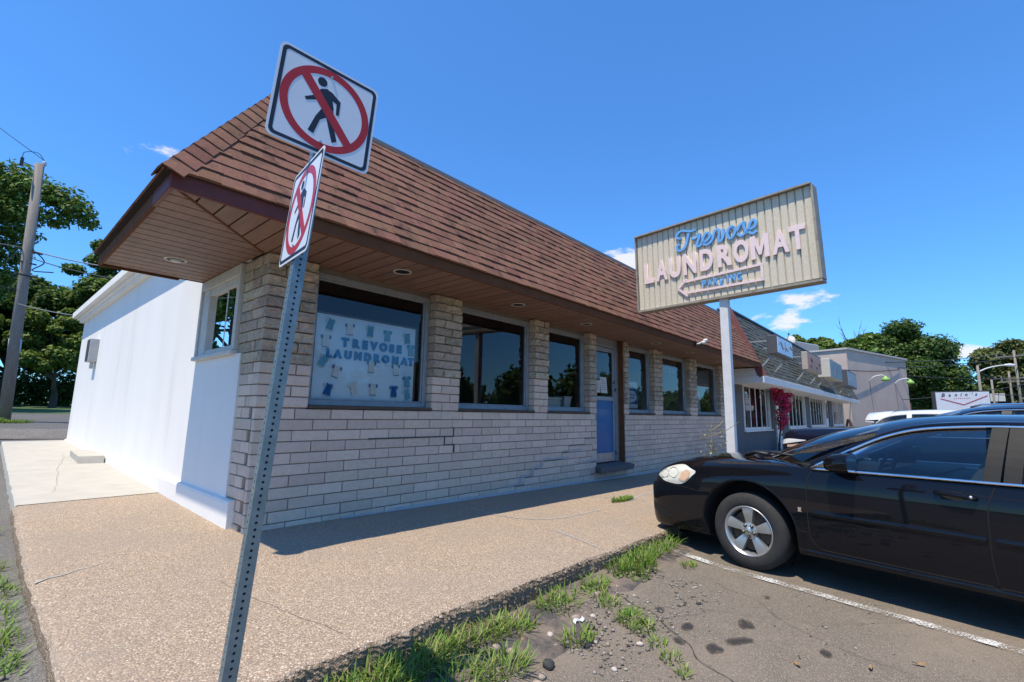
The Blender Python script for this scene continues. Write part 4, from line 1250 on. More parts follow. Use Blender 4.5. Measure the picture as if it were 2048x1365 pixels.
M_swhite = pmat('sign_white', (0.72, 0.74, 0.76), (0.68, 0.70, 0.72), scale=5, rough=0.35)
M_sblack = pmat('sign_black', (0.012, 0.014, 0.022), rough=0.4)
M_sred = pmat('sign_red', (0.46, 0.018, 0.014), (0.42, 0.016, 0.012), scale=6, rough=0.35)
M_sback = pmat('sign_alu', (0.45, 0.46, 0.47), rough=0.45, metallic=0.6)
M_bolt = pmat('bolt', (0.6, 0.6, 0.6), rough=0.3, metallic=0.9)
def rsq(h, r, n=6):
    out = []
    for (cx, cy, a0) in ((h - r, h - r, 0), (-h + r, h - r, 90), (-h + r, -h + r, 180), (h - r, -h + r, 270)):
        for k in range(n + 1):
            t = R(a0 + 90 * k / n); out.append((cx + r * math.cos(t), cy + r * math.sin(t)))
    return out
def ringmesh(mb, outer, inner, fn, a0, a1):
    n = len(outer)
    vs_ = [fn(*p, a1) for p in outer] + [fn(*p, a1) for p in inner] + [fn(*p, a0) for p in outer] + [fn(*p, a0) for p in inner]
    fs_ = []
    for i in range(n):
        j = (i + 1) % n
        fs_ += [(i, j, n + j, n + i), (2 * n + i, 2 * n + j, j, i), (n + i, n + j, 3 * n + j, 3 * n + i)]
    mb.add(vs_, fs_)
def nopeds(center, u, v, nn, label, flex=None):
    c = Vector(center) - inv; u, v, nn = Vector(u), Vector(v), Vector(nn)
    fl_ = flex or (lambda a, b: 0.0)
    fn = lambda a, b, d: c + u * a + v * b + nn * (d + fl_(a, b))
    H = 0.2285
    p = MB(); p.prism(rsq(H, 0.03), -0.0025, 0.0, fn)
    panel = p.build('sign_panel', M_swhite, ps)
    panel['label'] = label
    p = MB(); ringmesh(p, rsq(H - 0.010, 0.026), rsq(H - 0.026, 0.016), fn, 0.0002, 0.0007); p.build('border', M_sblack, panel)
    circ = lambda r: [(r * math.cos(2 * math.pi * k / 56), r * math.sin(2 * math.pi * k / 56)) for k in range(56)]
    p = MB()
    head = [(-0.036 + 0.0215 * math.cos(t * math.pi / 9), 0.128 + 0.0225 * math.sin(t * math.pi / 9)) for t in range(18)]
    for k, poly in enumerate([head, [(-0.051, 0.061), (-0.039, 0.091), (-0.008, 0.106), (0.017, 0.067), (0.031, 0.017), (0.009, -0.005), (-0.014, -0.008)],
                 [(-0.007, 0.102), (0.012, 0.099), (0.056, 0.071), (0.057, 0.0), (0.043, -0.001), (0.039, 0.053), (0.012, 0.06)],
                 [(-0.042, 0.063), (-0.046, 0.030), (-0.093, 0.004), (-0.10, 0.017), (-0.049, 0.055)],
                 [(-0.019, 0.004), (0.012, 0.004), (0.005, -0.035), (-0.021, -0.059), (-0.04, -0.139), (-0.065, -0.132), (-0.043, -0.052)],
                 [(0.0, -0.027), (0.029, 0.015), (0.050, -0.087), (0.065, -0.13), (0.044, -0.145), (0.027, -0.1)]]):
        p.prism(poly, 0.0002, 0.0008 + 0.00004 * k, fn)
    p.build('pedestrian_symbol', M_sblack, panel)
    p = MB(); ringmesh(p, circ(0.202), circ(0.168), fn, 0.0002, 0.0010)
    sl = [(-0.131, 0.117), (-0.101, 0.147), (0.131, -0.112), (0.102, -0.140)]
    p.prism(sl, 0.0002, 0.00125, fn)
    p.build('red_circle', M_sred, panel)
    p = MB()
    for (a, b) in ((0.0, 0.172), (-0.004, -0.163)):
        b0 = [fn(a + 0.0065 * math.cos(t * math.pi / 5), b + 0.0065 * math.sin(t * math.pi / 5), 0.0006) for t in range(10)]
        b1 = [fn(a + 0.005 * math.cos(t * math.pi / 5), b + 0.005 * math.sin(t * math.pi / 5), 0.006) for t in range(10)]
        p.add(b0 + b1, [(i, (i + 1) % 10, 10 + (i + 1) % 10, 10 + i) for i in range(10)] + [tuple(range(10, 20))])
    p.build('bolt', M_bolt, panel)
    p = MB(); p.prism(rsq(H - 0.0005, 0.0295), -0.0035, -0.0026, fn); p.build('back', M_sback, panel)
nopeds((-1.0455, -3.1397, 2.5601), (0.989, -0.1302, -0.0709), (0.0706, -0.0065, 0.9975), (-0.1303, -0.9915, 0.0028), 'upper square no pedestrian sign facing the street')
nopeds((-1.1032, -3.0928, 2.0692), (-0.1623, -0.9846, -0.0647), (0.0546, -0.0745, 0.9957), (-0.9852, 0.1581, 0.0659), 'lower square no pedestrian sign turned edge on')

# ================================================================ LAUNDROMAT PYLON SIGN
SU = Vector((-0.101, -0.995, 0.016)).normalized(); SV = Vector((-0.010, 0.017, 1.0)).normalized(); SN = SU.cross(SV).normalized()
SV = SN.cross(SU).normalized()
if SN.x > 0: SN = -SN
SCN = Vector((5.932, -2.606, 3.852)); SW2, SH2 = 1.465, 0.711
pyl = empty('laundromat_sign', (6.03, -2.60, walk_z(6, -2.6)), 'ribbed beige pylon sign reading Trevose LAUNDROMAT with parking arrow on a white pole', 'sign')
pin = Vector(pyl.location)
sfn = lambda a, b, d: SCN - pin + SU * a + SV * b + SN * d
M_rib = pmat('stucco_rib', (0.70, 0.61, 0.455), (0.62, 0.54, 0.40), scale=30, rough=0.9, bump=0.9, bscale=70, c3=(0.70, 0.665, 0.57), s3=34, t3=(0.55, 0.66), bdist=0.01)
M_sframe = pmat('sign_frame', (0.36, 0.32, 0.25), (0.27, 0.24, 0.185), scale=10, rough=0.7, c3=(0.17, 0.09, 0.05), s3=7)
NR = 27
pitch = 2 * SW2 / NR
for k in range(NR):
    a0 = -SW2 + k * pitch; 
    mb = MB()
    prof = [(a0, -0.028), (a0 + 0.013, 0.0), (a0 + pitch - 0.011, 0.0), (a0 + pitch, -0.028)]
    vs_ = [sfn(a, -SH2 + 0.01, d) for a, d in prof] + [sfn(a, SH2 - 0.01, d) for a, d in prof]
    mb.add(vs_, [(0, 1, 5, 4), (1, 2, 6, 5), (2, 3, 7, 6)])
    mb.build('rib', M_rib, pyl, fix=False)
mb = MB()
DEPTH = 0.17
mb.hexa([sfn(-SW2 + .004, -SH2 + .004, -DEPTH), sfn(SW2 - .004, -SH2 + .004, -DEPTH), sfn(SW2 - .004, -SH2 + .004, -0.028), sfn(-SW2 + .004, -SH2 + .004, -0.028),
         sfn(-SW2 + .004, SH2 - .004, -DEPTH), sfn(SW2 - .004, SH2 - .004, -DEPTH), sfn(SW2 - .004, SH2 - .004, -0.028), sfn(-SW2 + .004, SH2 - .004, -0.028)])
mb.build('cabinet', M_sframe, pyl)
mb = MB()
def frame_bar(a0, b0, a1, b1, w):
    mb.bar(sfn(a0, b0, -DEPTH / 2 + 0.012), sfn(a1, b1, -DEPTH / 2 + 0.012), w, DEPTH + 0.05, up=tuple(SN))
mb.bar(sfn(-SW2 - .012, SH2 + .008, -DEPTH / 2 + 0.022), sfn(SW2 + .012, SH2 + .008, -DEPTH / 2 + 0.022), 0.024, DEPTH + 0.10, up=tuple(SN)); frame_bar(-SW2 - .010, -SH2 - .010, SW2 + .03, -SH2 - .03, 0.035)
frame_bar(-SW2 - .012, -SH2 + .012, -SW2 - .012, SH2 - .004, 0.026); frame_bar(SW2 + .020, -SH2 + .0, SW2 + .012, SH2 - .004, 0.03)
mb.build('edge_frame', M_sframe, pyl)
M_pink = pmat('pink_letters', (0.87, 0.67, 0.62), (0.81, 0.62, 0.58), scale=14, rough=0.6)
M_lblue = pmat('blue_letters', (0.17, 0.42, 0.74), (0.14, 0.36, 0.66), scale=12, rough=0.5)
def serif_letter(ch, a0, a1, b0, b1):
    me = text_mesh(ch, 1.0, 0.012, 0.0)
    xs_ = [v.co.x for v in me.vertices]; ys_ = [v.co.y for v in me.vertices]
    x0, x1, y0, y1 = min(xs_), max(xs_), min(ys_), max(ys_)
    bpy.data.meshes.remove(me)
    me = text_mesh(ch, 1.0, 0.012, 0.018 if ch == 'M' else 0.038)
    xs_ = [v.co.x for v in me.vertices]; ys_ = [v.co.y for v in me.vertices]
    x0, x1, y0, y1 = min(xs_), max(xs_), min(ys_), max(ys_)
    for v in me.vertices:
        a = a0 + (v.co.x - x0) / (x1 - x0) * (a1 - a0); b = b0 + (v.co.y - y0) / (y1 - y0) * (b1 - b0)
        v.co = sfn(a, b, 0.016 + v.co.z)
    return me
for ch, a0, a1 in [('L', -1.315, -1.125), ('A', -1.08, -0.85), ('U', -0.815, -0.60), ('N', -0.545, -0.315), ('D', -0.25, -0.025), ('R', 0.05, 0.285), ('O', 0.31, 0.545), ('M', 0.575, 0.845), ('A', 0.885, 1.12), ('T', 1.13, 1.345)]:
    if ch == 'M':
        mm = [(0, 0), (0, 1), (.27, 1), (.5, .45), (.73, 1), (1, 1), (1, 0), (.75, 0), (.75, .60), (.57, .15), (.43, .15), (.25, .60), (.25, 0)]
        m_ = MB(); m_.prism([(a0 + u * (a1 - a0), -0.225 + v * 0.375) for u, v in mm], 0.004, 0.028, sfn); m_.build('letter', M_pink, pyl)
        continue
    link('letter', serif_letter(ch, a0, a1, -0.225, 0.15), M_pink, pyl)
mb = MB()
for s_ in [[(-.559, .452), (-.627, .476), (-.638, .534), (-.56, .584), (-.47, .566), (-.382, .531), (-.285, .533)], [(-.415, .505), (-.443, .415), (-.472, .316), (-.526, .25), (-.6, .234), (-.644, .281), (-.631, .341), (-.585, .338)],
           [(-.373, .404), (-.303, .384), (-.225, .441), (-.244, .358), (-.286, .251), (-.253, .225), (-.181, .262), (-.103, .292), (-.049, .346), (-.069, .413), (-.12, .41), (-.172, .338), (-.173, .255), (-.125, .219), (-.065, .23), (-.011, .284), (.019, .369), (.056, .427), (.104, .413), (.108, .343), (.09, .263), (.103, .213), (.14, .232), (.179, .322), (.177, .408)],
           [(.355, .362), (.32, .411), (.254, .368), (.24, .28), (.274, .215), (.331, .245), (.364, .318), (.356, .371), (.318, .382)], [(.39, .31), (.442, .386), (.513, .422), (.501, .36), (.521, .28), (.498, .229), (.437, .214), (.402, .265)],
           [(.521, .231), (.599, .281), (.66, .303), (.687, .367), (.654, .418), (.6, .378), (.571, .297), (.581, .237), (.63, .199), (.691, .229)]]:
    sp = spline([(a, b, 0) for a, b in s_], 5)
    # flat-faced channel stroke
    L_, R_, Lb, Rb = [], [], [], []
    for i, p in enumerate(sp):
        a = sp[max(i - 1, 0)]; b = sp[min(i + 1, len(sp) - 1)]
        d = (b - a).normalized(); n_ = Vector((-d.y, d.x, 0)) * (0.0165 + 0.005 * abs(d.y))
        L_.append(sfn(p.x + n_.x, p.y + n_.y, 0.032)); R_.append(sfn(p.x - n_.x, p.y - n_.y, 0.032))
        Lb.append(sfn(p.x + n_.x, p.y + n_.y, 0.004)); Rb.append(sfn(p.x - n_.x, p.y - n_.y, 0.004))
    mb.grid([Lb, L_, R_, Rb])
    mb.add([Lb[0], L_[0], R_[0], Rb[0]], [(0, 1, 2, 3)]); mb.add([Lb[-1], L_[-1], R_[-1], Rb[-1]], [(0, 1, 2, 3)])
mb.build('script_lettering', M_lblue, pyl, fix=False)
mb = MB()
arr = [(-0.67, -0.445), (-0.50, -0.300), (-0.50, -0.337), (0.73, -0.325), (0.725, -0.565), (-0.50, -0.555), (-0.50, -0.60)]
arr_path = [(-0.50, -0.305), (-0.665, -0.445), (-0.50, -0.595)]
for p, q in [((-0.505, -0.30), (-0.67, -0.447)), ((-0.67, -0.443), (-0.50, -0.60)), ((-0.53, -0.345), (0.735, -0.325)), ((0.715, -0.335), (0.715, -0.558)), ((-0.53, -0.545), (0.735, -0.568))]:
    a = Vector(p); b = Vector(q); mb.bar(sfn(a.x, a.y, 0.018), sfn(b.x, b.y, 0.018), 0.036, 0.022, up=tuple(SN))
mb.build('arrow_outline', M_pink, pyl)
for ch, a0, a1, dy in [('P', -.235, -.165, 0), ('A', -.145, -.065, 0), ('R', -.045, .03, 0), ('K', .062, .125, -.035), ('I', .175, .20, 0), ('N', .235, .315, 0), ('G', .335, .41, 0)]:
    link('letter', serif_letter(ch, a0, a1, -.505 + dy, -.385 + dy), M_lblue, pyl)
mb = MB()
pc = sfn(0.07, -SH2, -DEPTH / 2)
hw = 0.065
mb.hexa([(pc.x - hw, pc.y - hw, -0.15), (pc.x + hw, pc.y - hw, -0.15), (pc.x + hw, pc.y + hw, -0.15), (pc.x - hw, pc.y + hw, -0.15), (pc.x - hw, pc.y - hw, pc.z), (pc.x + hw, pc.y - hw, pc.z), (pc.x + hw, pc.y + hw, pc.z), (pc.x - hw, pc.y + hw, pc.z)])
bevel(mb.build('pole', pmat('white_pole', (0.70, 0.69, 0.67), (0.62, 0.60, 0.57), scale=7, rough=0.6, c3=(0.45, 0.36, 0.28), s3=5, t3=(0.68, 0.85)), pyl), 0.012, 2)
# loose wire from the sign to the roof
mb = MB(); mb.tube(spline([sfn(-SW2 - 0.02, 0.30, -0.1) + pin, (6.9, -0.62, 3.95), (6.55, -0.42, 3.97), (6.25, -0.47, 3.85), (5.95, -0.52, 3.80)], 8), 0.008, 5)
tag(mb.build('loose_wire', pmat('pale_wire', (0.30, 0.28, 0.25), rough=0.7)), 'loose grey wire hanging from the pylon sign onto the shingles', 'wire')
# ================================================================ VEHICLES
def paint(name, c, flake=0.0, rough=0.22):
    if name in MATS: return MATS[name]
    m = pmat(name, c, tuple(x * 0.9 for x in c), scale=2.0, rough=0.6, coat=1.0, spec=0.0)
    N, L = m.node_tree.nodes, m.node_tree.links
    b = N['Principled BSDF']
    b.inputs['Coat IOR'].default_value = 1.38
    # thin film of dust, thicker on what faces up
    geo = N.new('ShaderNodeNewGeometry'); sx = N.new('ShaderNodeSeparateXYZ'); L.new(geo.outputs['Normal'], sx.inputs[0])
    nz = N.new('ShaderNodeTexNoise'); nz.inputs['Scale'].default_value = 9; nz.inputs['Detail'].default_value = 8; nz.inputs['Roughness'].default_value = 0.7
    L.new(geo.outputs['Position'], nz.inputs['Vector'])
    mr = N.new('ShaderNodeMapRange'); mr.inputs['From Min'].default_value = 0.35; mr.inputs['From Max'].default_value = 0.75; mr.inputs['To Min'].default_value = 0.008; mr.inputs['To Max'].default_value = 0.045
    L.new(nz.outputs['Fac'], mr.inputs['Value']); L.new(mr.outputs['Result'], b.inputs['Coat Roughness'])
    return m
M_black = paint('black_paint', (0.006, 0.0065, 0.009))
M_navy = paint('navy_paint', (0.008, 0.010, 0.022))
M_wcar = paint('white_paint', (0.72, 0.72, 0.72))
M_cglass = glass_mat('car_glass', (0.50, 0.58, 0.58), boost=1.05, base=0.01)
M_rub = pmat('tyre_rubber', (0.022, 0.021, 0.020), (0.03, 0.028, 0.026), scale=18, rough=0.85, bump=0.15, bscale=60)
M_alloy = pmat('alloy', (0.52, 0.52, 0.51), (0.46, 0.46, 0.45), scale=9, rough=0.33, metallic=0.75, rvar=0.08)
M_rust = pmat('brake_rust', (0.10, 0.06, 0.035), (0.05, 0.035, 0.025), scale=20, rough=0.8)
M_chrome = pmat('chrome', (0.80, 0.80, 0.82), rough=0.10, metallic=1.0)
M_trim = pmat('black_trim', (0.014, 0.014, 0.015), (0.02, 0.02, 0.02), scale=12, rough=0.55)
M_pill = pmat('pillar_black', (0.022, 0.021, 0.020), (0.018, 0.017, 0.016), scale=12, rough=0.55, spec=0.15)
M_well = pmat('wheel_well', (0.008, 0.008, 0.008), rough=0.95)
M_seat = pmat('seat_cloth', (0.10, 0.10, 0.105), (0.08, 0.08, 0.085), scale=30, rough=0.9)
M_lens = pmat('hazed_lens', (0.62, 0.60, 0.50), (0.72, 0.70, 0.62), scale=7, rough=0.18, coat=0.8, c3=(0.50, 0.44, 0.28), s3=5, t3=(0.5, 0.75))
M_amber = pmat('amber_lens', (0.66, 0.36, 0.20), (0.62, 0.46, 0.32), scale=26, rough=0.2, coat=0.8)
M_redl = pmat('red_lens', (0.35, 0.015, 0.012), rough=0.15, coat=0.8)

def interp(tab, s):
    """tab: sorted list of (s, v...) with s descending or ascending; smooth interpolation"""
    t = sorted(tab, key=lambda r: r[0])
    if s <= t[0][0]: return t[0][1:]
    if s >= t[-1][0]: return t[-1][1:]
    for i in range(len(t) - 1):
        if t[i][0] <= s <= t[i + 1][0]:
            a, b = t[i], t[i + 1]
            p = t[i - 1] if i > 0 else a
            n = t[i + 2] if i + 2 < len(t) else b
            h = b[0] - a[0]; u = (s - a[0]) / h
            out = []
            for k in range(1, len(a)):
                ma = (b[k] - p[k]) / max(1e-6, b[0] - p[0]) if p is not a else (b[k] - a[k]) / h
                mb_ = (n[k] - a[k]) / max(1e-6, n[0] - a[0]) if n is not b else (b[k] - a[k]) / h
                out.append((2 * u ** 3 - 3 * u ** 2 + 1) * a[k] + (u ** 3 - 2 * u ** 2 + u) * h * ma + (-2 * u ** 3 + 3 * u ** 2) * b[k] + (u ** 3 - u ** 2) * h * mb_)
            return tuple(out)

def wheel(parent, x, y, r, rim, wid, style, side):
    """side=+1: outer face towards +y"""
    w = empty('wheel', (x, y, r)); w.parent = parent
    s = side
    mb = MB()
    prof = [(rim * 0.98, -wid / 2), (rim + 0.012, -wid / 2 - 0.006), (r - 0.045, -wid / 2 - 0.012), (r - 0.012, -wid / 2 + 0.012), (r, -wid / 2 + 0.035), (r, wid / 2 - 0.035), (r - 0.012, wid / 2 - 0.012), (r - 0.045, wid / 2 + 0.010), (rim + 0.03, wid / 2 + 0.012), (rim + 0.008, wid / 2 + 0.004), (rim * 0.98, wid / 2 - 0.004)]
    mb.lathe([(a, b * s) for a, b in prof], 48, 'y')
    mb.build('tyre', M_rub, w, smooth=True)
    mb = MB()
    o = wid / 2
    mb.lathe([(a, b * s) for a, b in [(rim * 0.985, -o + 0.01), (rim * 0.90, -o + 0.03), (rim * 0.88, o - 0.05), (rim * 0.93, o - 0.006), (rim * 0.99, o + 0.006), (rim * 1.015, o + 0.002), (rim * 1.0, o - 0.008)]], 48, 'y')
    fn = lambda a, b, d: (a, d * s, b)
    nsp = 5
    for k in range(nsp):
        t0 = 2 * math.pi * k / nsp + style
        def pt(rr, da, d): 
            return (rr * math.cos(t0 + da), d * s, rr * math.sin(t0 + da))
        wi, wo = 0.36, 0.30
        rows = []
        for (rr, hw_, dd) in ((rim * 0.20, 0.55, o - 0.030), (rim * 0.38, 0.36, o - 0.022), (rim * 0.62, 0.31, o - 0.015), (rim * 0.86, 0.285, o - 0.010), (rim * 0.945, 0.27, o - 0.012)):
            rows.append([pt(rr, -hw_, dd - 0.045), pt(rr, -hw_ * 0.94, dd), pt(rr, 0, dd + 0.004), pt(rr, hw_ * 0.94, dd), pt(rr, hw_, dd - 0.045)])
        mb.grid(rows)
    mb.lathe([(a, b * s) for a, b in [(rim * 0.34, o - 0.035), (rim * 0.32, o - 0.018), (rim * 0.15, o - 0.012), (rim * 0.14, o + 0.002), (rim * 0.11, o + 0.007), (0.0, o + 0.009)]], 32, 'y')
    ro = mb.build('rim', M_alloy, w, fix=True)
    autosmooth(ro, 40)
    for k in range(5):
        t = 2 * math.pi * (k + 0.5) / 5 + style
        mb = MB(); mb.lathe([(a, b * s) for a, b in [(0.017, o - 0.022), (0.017, o - 0.012), (0.013, o - 0.010), (0.010, o + 0.002), (0.0, o + 0.004)]], 12, 'y', (rim * 0.235 * math.cos(t), 0, rim * 0.235 * math.sin(t)))
        mb.build('lug_nut', pmat('lug_dark', (0.08, 0.075, 0.07), rough=0.35, metallic=0.8), w, smooth=True)
    mb = MB()
    mb.prism([(-0.024, 0.004), (-0.008, 0.004), (-0.006, 0.010), (0.010, 0.010), (0.010, 0.004), (0.026, 0.004), (0.022, -0.005), (0.008, -0.005), (0.006, -0.011), (-0.010, -0.011), (-0.010, -0.005), (-0.028, -0.005)], o + 0.0085, o + 0.0105, fn)
    mb.build('cap_emblem', M_chrome, w)
    mb = MB(); mb.lathe([(a, b * s) for a, b in [(0.0, o - 0.09), (rim * 0.80, o - 0.09), (rim * 0.80, o - 0.07), (rim * 0.3, o - 0.06), (0.0, o - 0.06)]], 32, 'y')
    mb.build('brake_disc', M_rust, w, smooth=False)
    return w

def build_car(name, loc, heading, label, S):
    car = empty(name, loc, label, S.get('cat', 'car'))
    car.rotation_euler = (0, 0, heading)
    # ---- lower body loft: half section from underside centre over the sill, side, shoulder to the top centre
    sta = S['stations']
    ss = []
    lo, hi = min(r_[0] for r_ in sta), max(r_[0] for r_ in sta)
    ns = S.get('ns', 120)
    for k in range(ns + 1):
        u = k / ns
        # finer near both ends
        ss.append(lo + (hi - lo) * (0.5 - 0.5 * math.cos(math.pi * u)) * 0.6 + (hi - lo) * u * 0.4)
    rings = []
    for s in ss:
        (hw, zb, zs, ztop_e, ztop_c, ts) = interp(sta, s)
        # hw half width at its widest, zb underside, zs shoulder height, ztop_e height near the edge, ztop_c centre height, ts: turn-in at the shoulder
        tum = S.get('tumble', 0.045)
        half = [(0.0, zb), (hw * 0.72, zb), (hw - 0.075, zb + 0.01), (hw - 0.035, zb + 0.05), (hw - 0.012, zb + 0.13), (hw - 0.002, zb + 0.27), (hw, zb + 0.40), (hw - 0.006, 0.45 * (zb + 0.40) + 0.55 * zs), (hw - 0.022, zs - 0.075), (hw - tum, zs - 0.012), (hw - tum - 0.03 - ts * 0.3, zs + 0.35 * (ztop_e - zs)), (hw - tum - 0.10 - ts, ztop_e), ((hw - 0.15 - ts) * 0.62, ztop_c - (ztop_c - ztop_e) * 0.38), ((hw - 0.15 - ts) * 0.3, ztop_c - (ztop_c - ztop_e) * 0.08), (0.0, ztop_c)]
        pts = spline([(a, b, 0) for a, b in half], 3)
        full = [(s, p.x, p.y) for p in pts] + [(s, -p.x, p.y) for p in reversed(pts[1:-1])]
        rings.append(full)
    n = len(rings[0])
    mb = MB()
    for r_ in rings: mb.v.extend(r_)
    for i in range(len(rings) - 1):
        for k in range(n):
            k2 = (k + 1) % n
            mb.f.append((i * n + k, i * n + k2, (i + 1) * n + k2, (i + 1) * n + k)); mb.mi.append(0)
    mb.f.append(tuple(range(n))); mb.mi.append(0)
    mb.f.append(tuple(reversed(range((len(rings) - 1) * n, len(rings) * n)))); mb.mi.append(0)
    body = mb.build('body', S['paint'], car, smooth=True)
    # wheel arches cut out of the body
    for wx in S['axles']:
        cb = MB()
        ra = S['arch']
        prof = []
        for k in range(41):
            t = math.pi * k / 40
            prof.append((wx + ra * math.cos(t), S['wr'] + 0.03 + ra * 0.985 * math.sin(t)))
        prof = [(wx + ra, -0.2)] + prof + [(wx - ra, -0.2)]
        for sgn in (1, -1):
            cb.prism(prof, 0.55 * sgn, 1.4 * sgn, lambda u, v, a: (u, a, v), 0)
        co_ = cb.build('cutter', M_well)
        co_.parent = car
        body.data.materials.append(M_well)
        md = body.modifiers.new('b', 'BOOLEAN'); md.operation = 'DIFFERENCE'; md.object = co_; md.solver = 'EXACT'
        bpy.context.view_layer.update()
        dg = bpy.context.evaluated_depsgraph_get()
        me = bpy.data.meshes.new_from_object(body.evaluated_get(dg))
        body.modifiers.clear()
        old = body.data; body.data = me; bpy.data.meshes.remove(old)
        cm = co_.data; bpy.data.objects.remove(co_); bpy.data.meshes.remove(cm)
    autosmooth(body, 32)
    # paint only the outer skin; inside of arches stays dark
    me = body.data
    well = len(me.materials) - 1
    for p in me.polygons:
        c = p.center
        for wx in S['axles']:
            if abs(math.hypot(c.x - wx, c.z - S['wr'] - 0.03) - S['arch'] * 0.99) < 0.012 and abs(p.normal.y) < 0.5 and abs(c.y) > 0.5: p.material_index = 1
            if abs(abs(c.y) - 0.55) < 0.005 and math.hypot(c.x - wx, c.z - S['wr'] - 0.03) < S['arch'] + 0.02: p.material_index = 1
    bvh = BVHTree.FromPolygons([tuple(v.co) for v in me.vertices], [tuple(p.vertices) for p in me.polygons])
    def side_pt(s, z, off=0.0, sgn=1):
        h = bvh.ray_cast(Vector((s, 3 * sgn, z)), Vector((0, -sgn, 0)))
        if h[0] is None: return None
        nn = h[1] if h[1].y * sgn > 0 else -h[1]
        return h[0] + nn * off
    def front_pt(y, z, off=0.0):
        h = bvh.ray_cast(Vector((4, y, z)), Vector((-1, 0, 0)))
        if h[0] is None: return None
        nn = h[1] if h[1].x > 0 else -h[1]
        return h[0] + nn * off
    def seam(pts, nm='seam', r_=0.0035, mat=None, off=0.0, sgn=1, parent=None, k=8):
        sp = spline([(a, b, 0) for a, b in pts], k)
        path = [side_pt(p.x, p.y, off, sgn) for p in sp]
        path = [p for p in path if p is not None]
        if len(path) < 2: return None
        m_ = MB(); m_.tube(path, r_, 6); return m_.build(nm, mat or M_well, parent or body, smooth=True)
    car_parts = dict(side_pt=side_pt, front_pt=front_pt, seam=seam, body=body, car=car, bvh=bvh)
    # ---- greenhouse
    gh = S['green']
    drip, belt, roofc = gh['drip'], gh['belt'], gh['roof']       # drip: (s, lat, z); belt: (s, lat, z); roof: (s, zc)
    # roof panel
    d_s = [p for p in drip if gh['rf'] >= p[0] >= gh['rr']]
    srange = span(gh['rf'], gh['rr'], 0.06)
    rows = []
    for s in srange:
        lat, zd = interp(drip, s); (zc,) = interp(roofc, s)
        row = []
        for q in range(-8, 9):
            t = q / 8
            a = abs(t)
            y = lat * t
            z = zd + (zc - zd) * (1 - a ** 2.6)
            row.append((s, y, z))
        rows.append(row)
    m_ = MB(); m_.grid(rows); rf = m_.build('roof', S['paint'], car, smooth=True, fix=False)
    sol = [(p[0], p[1], p[2]) for p in rows[0]]
    # windscreen
    wb = gh['ws_base']                      # (lat, s, z) half curve from centre outwards
    top = rows[0]
    ws_rows = []
    latT = interp(drip, gh['rf'])[0]
    for q in range(0, 9):
        t = q / 8
        row = []
        for k in range(-8, 9):
            u = k / 8
            lb = wb[-1][0] * u
            sb, zb_ = interp([(p[0], p[1], p[2]) for p in wb], abs(lb))
            pt_ = top[k + 8]
            bow = 0.05 * math.sin(math.pi * t) * (1 - 0.25 * abs(u))
            x = sb + (pt_[0] - sb) * t + bow * 0.6; y = lb + (pt_[1] - lb) * t; z = zb_ + (pt_[2] - zb_) * t + bow * 0.8
            row.append((x, y, z))
        ws_rows.append(row)
    m_ = MB(); m_.grid(ws_rows); m_.build('windscreen', M_cglass, car, smooth=True, fix=False)
    # rear window
    rb_ = gh['rw_base']
    rw_rows = []
    topr = rows[-1]
    for q in range(0, 7):
        t = q / 6; row = []
        for k in range(-8, 9):
            u = k / 8; lb = rb_[0] * u
            pt_ = topr[k + 8]
            bow = 0.05 * math.sin(math.pi * t)
            row.append((rb_[1] + (pt_[0] - rb_[1]) * t - bow * 0.5 - 0.06 * (1 - u * u) * (1 - t), lb + (pt_[1] - lb) * t, rb_[2] + (pt_[2] - rb_[2]) * t + bow * 0.6))
        rw_rows.append(row)
    m_ = MB(); m_.grid(rw_rows); m_.build('rear_window', M_cglass, car, smooth=True, fix=False)
    # side glass and pillars
    for sgn in (1, -1):
        lo_s, hi_s = gh['side'][1], gh['side'][0]
        for (g0, g1, nm) in gh['lights']:
            rws = []
            for s in span(g0, g1, 0.04):
                lb, zb_ = interp(belt, s); ld, zd = interp(drip, s)
                zd2 = zd - 0.022; 
                row = []
                for q in range(7):
                    t = q / 6
                    bul = 0.018 * math.sin(math.pi * t)
                    zz = zb_ + 0.0 + (zd2 - zb_) * t
                    row.append((s, (lb + (ld - lb) * t + bul - 0.012) * sgn, zz))
                rws.append(row)
            m_ = MB(); m_.grid(rws); m_.build(nm, M_cglass, car, smooth=True, fix=False)
        for (p0, p1, wdt, mt) in gh['pillars']:      # (s at belt, s at drip, width, material)
            m_ = MB(); rws = []
            for q in range(8):
                t = q / 7
                s = p0 + (p1 - p0) * t
                lb, zb_ = interp(belt, s); ld, zd = interp(drip, s)
                bul = 0.018 * math.sin(math.pi * t)
                y = lb + (ld - lb) * t + bul
                z = zb_ + (zd - zb_) * t
                w_ = wdt / 2
                rws.append([(s + w_, (y - 0.035) * sgn, z), (s + w_, (y - 0.002) * sgn, z), (s - w_, (y - 0.002) * sgn, z), (s - w_, (y - 0.035) * sgn, z)])
            m_.grid(rws); m_.build('pillar', mt, car, smooth=False, fix=True)
        # A pillar and rail in paint, following the drip line
        pth = [(s, interp(drip, s)[0] * sgn, interp(drip, s)[1]) for s in span(gh['a0'], gh['c1'], 0.05)]
        m_ = MB()
        rws = []
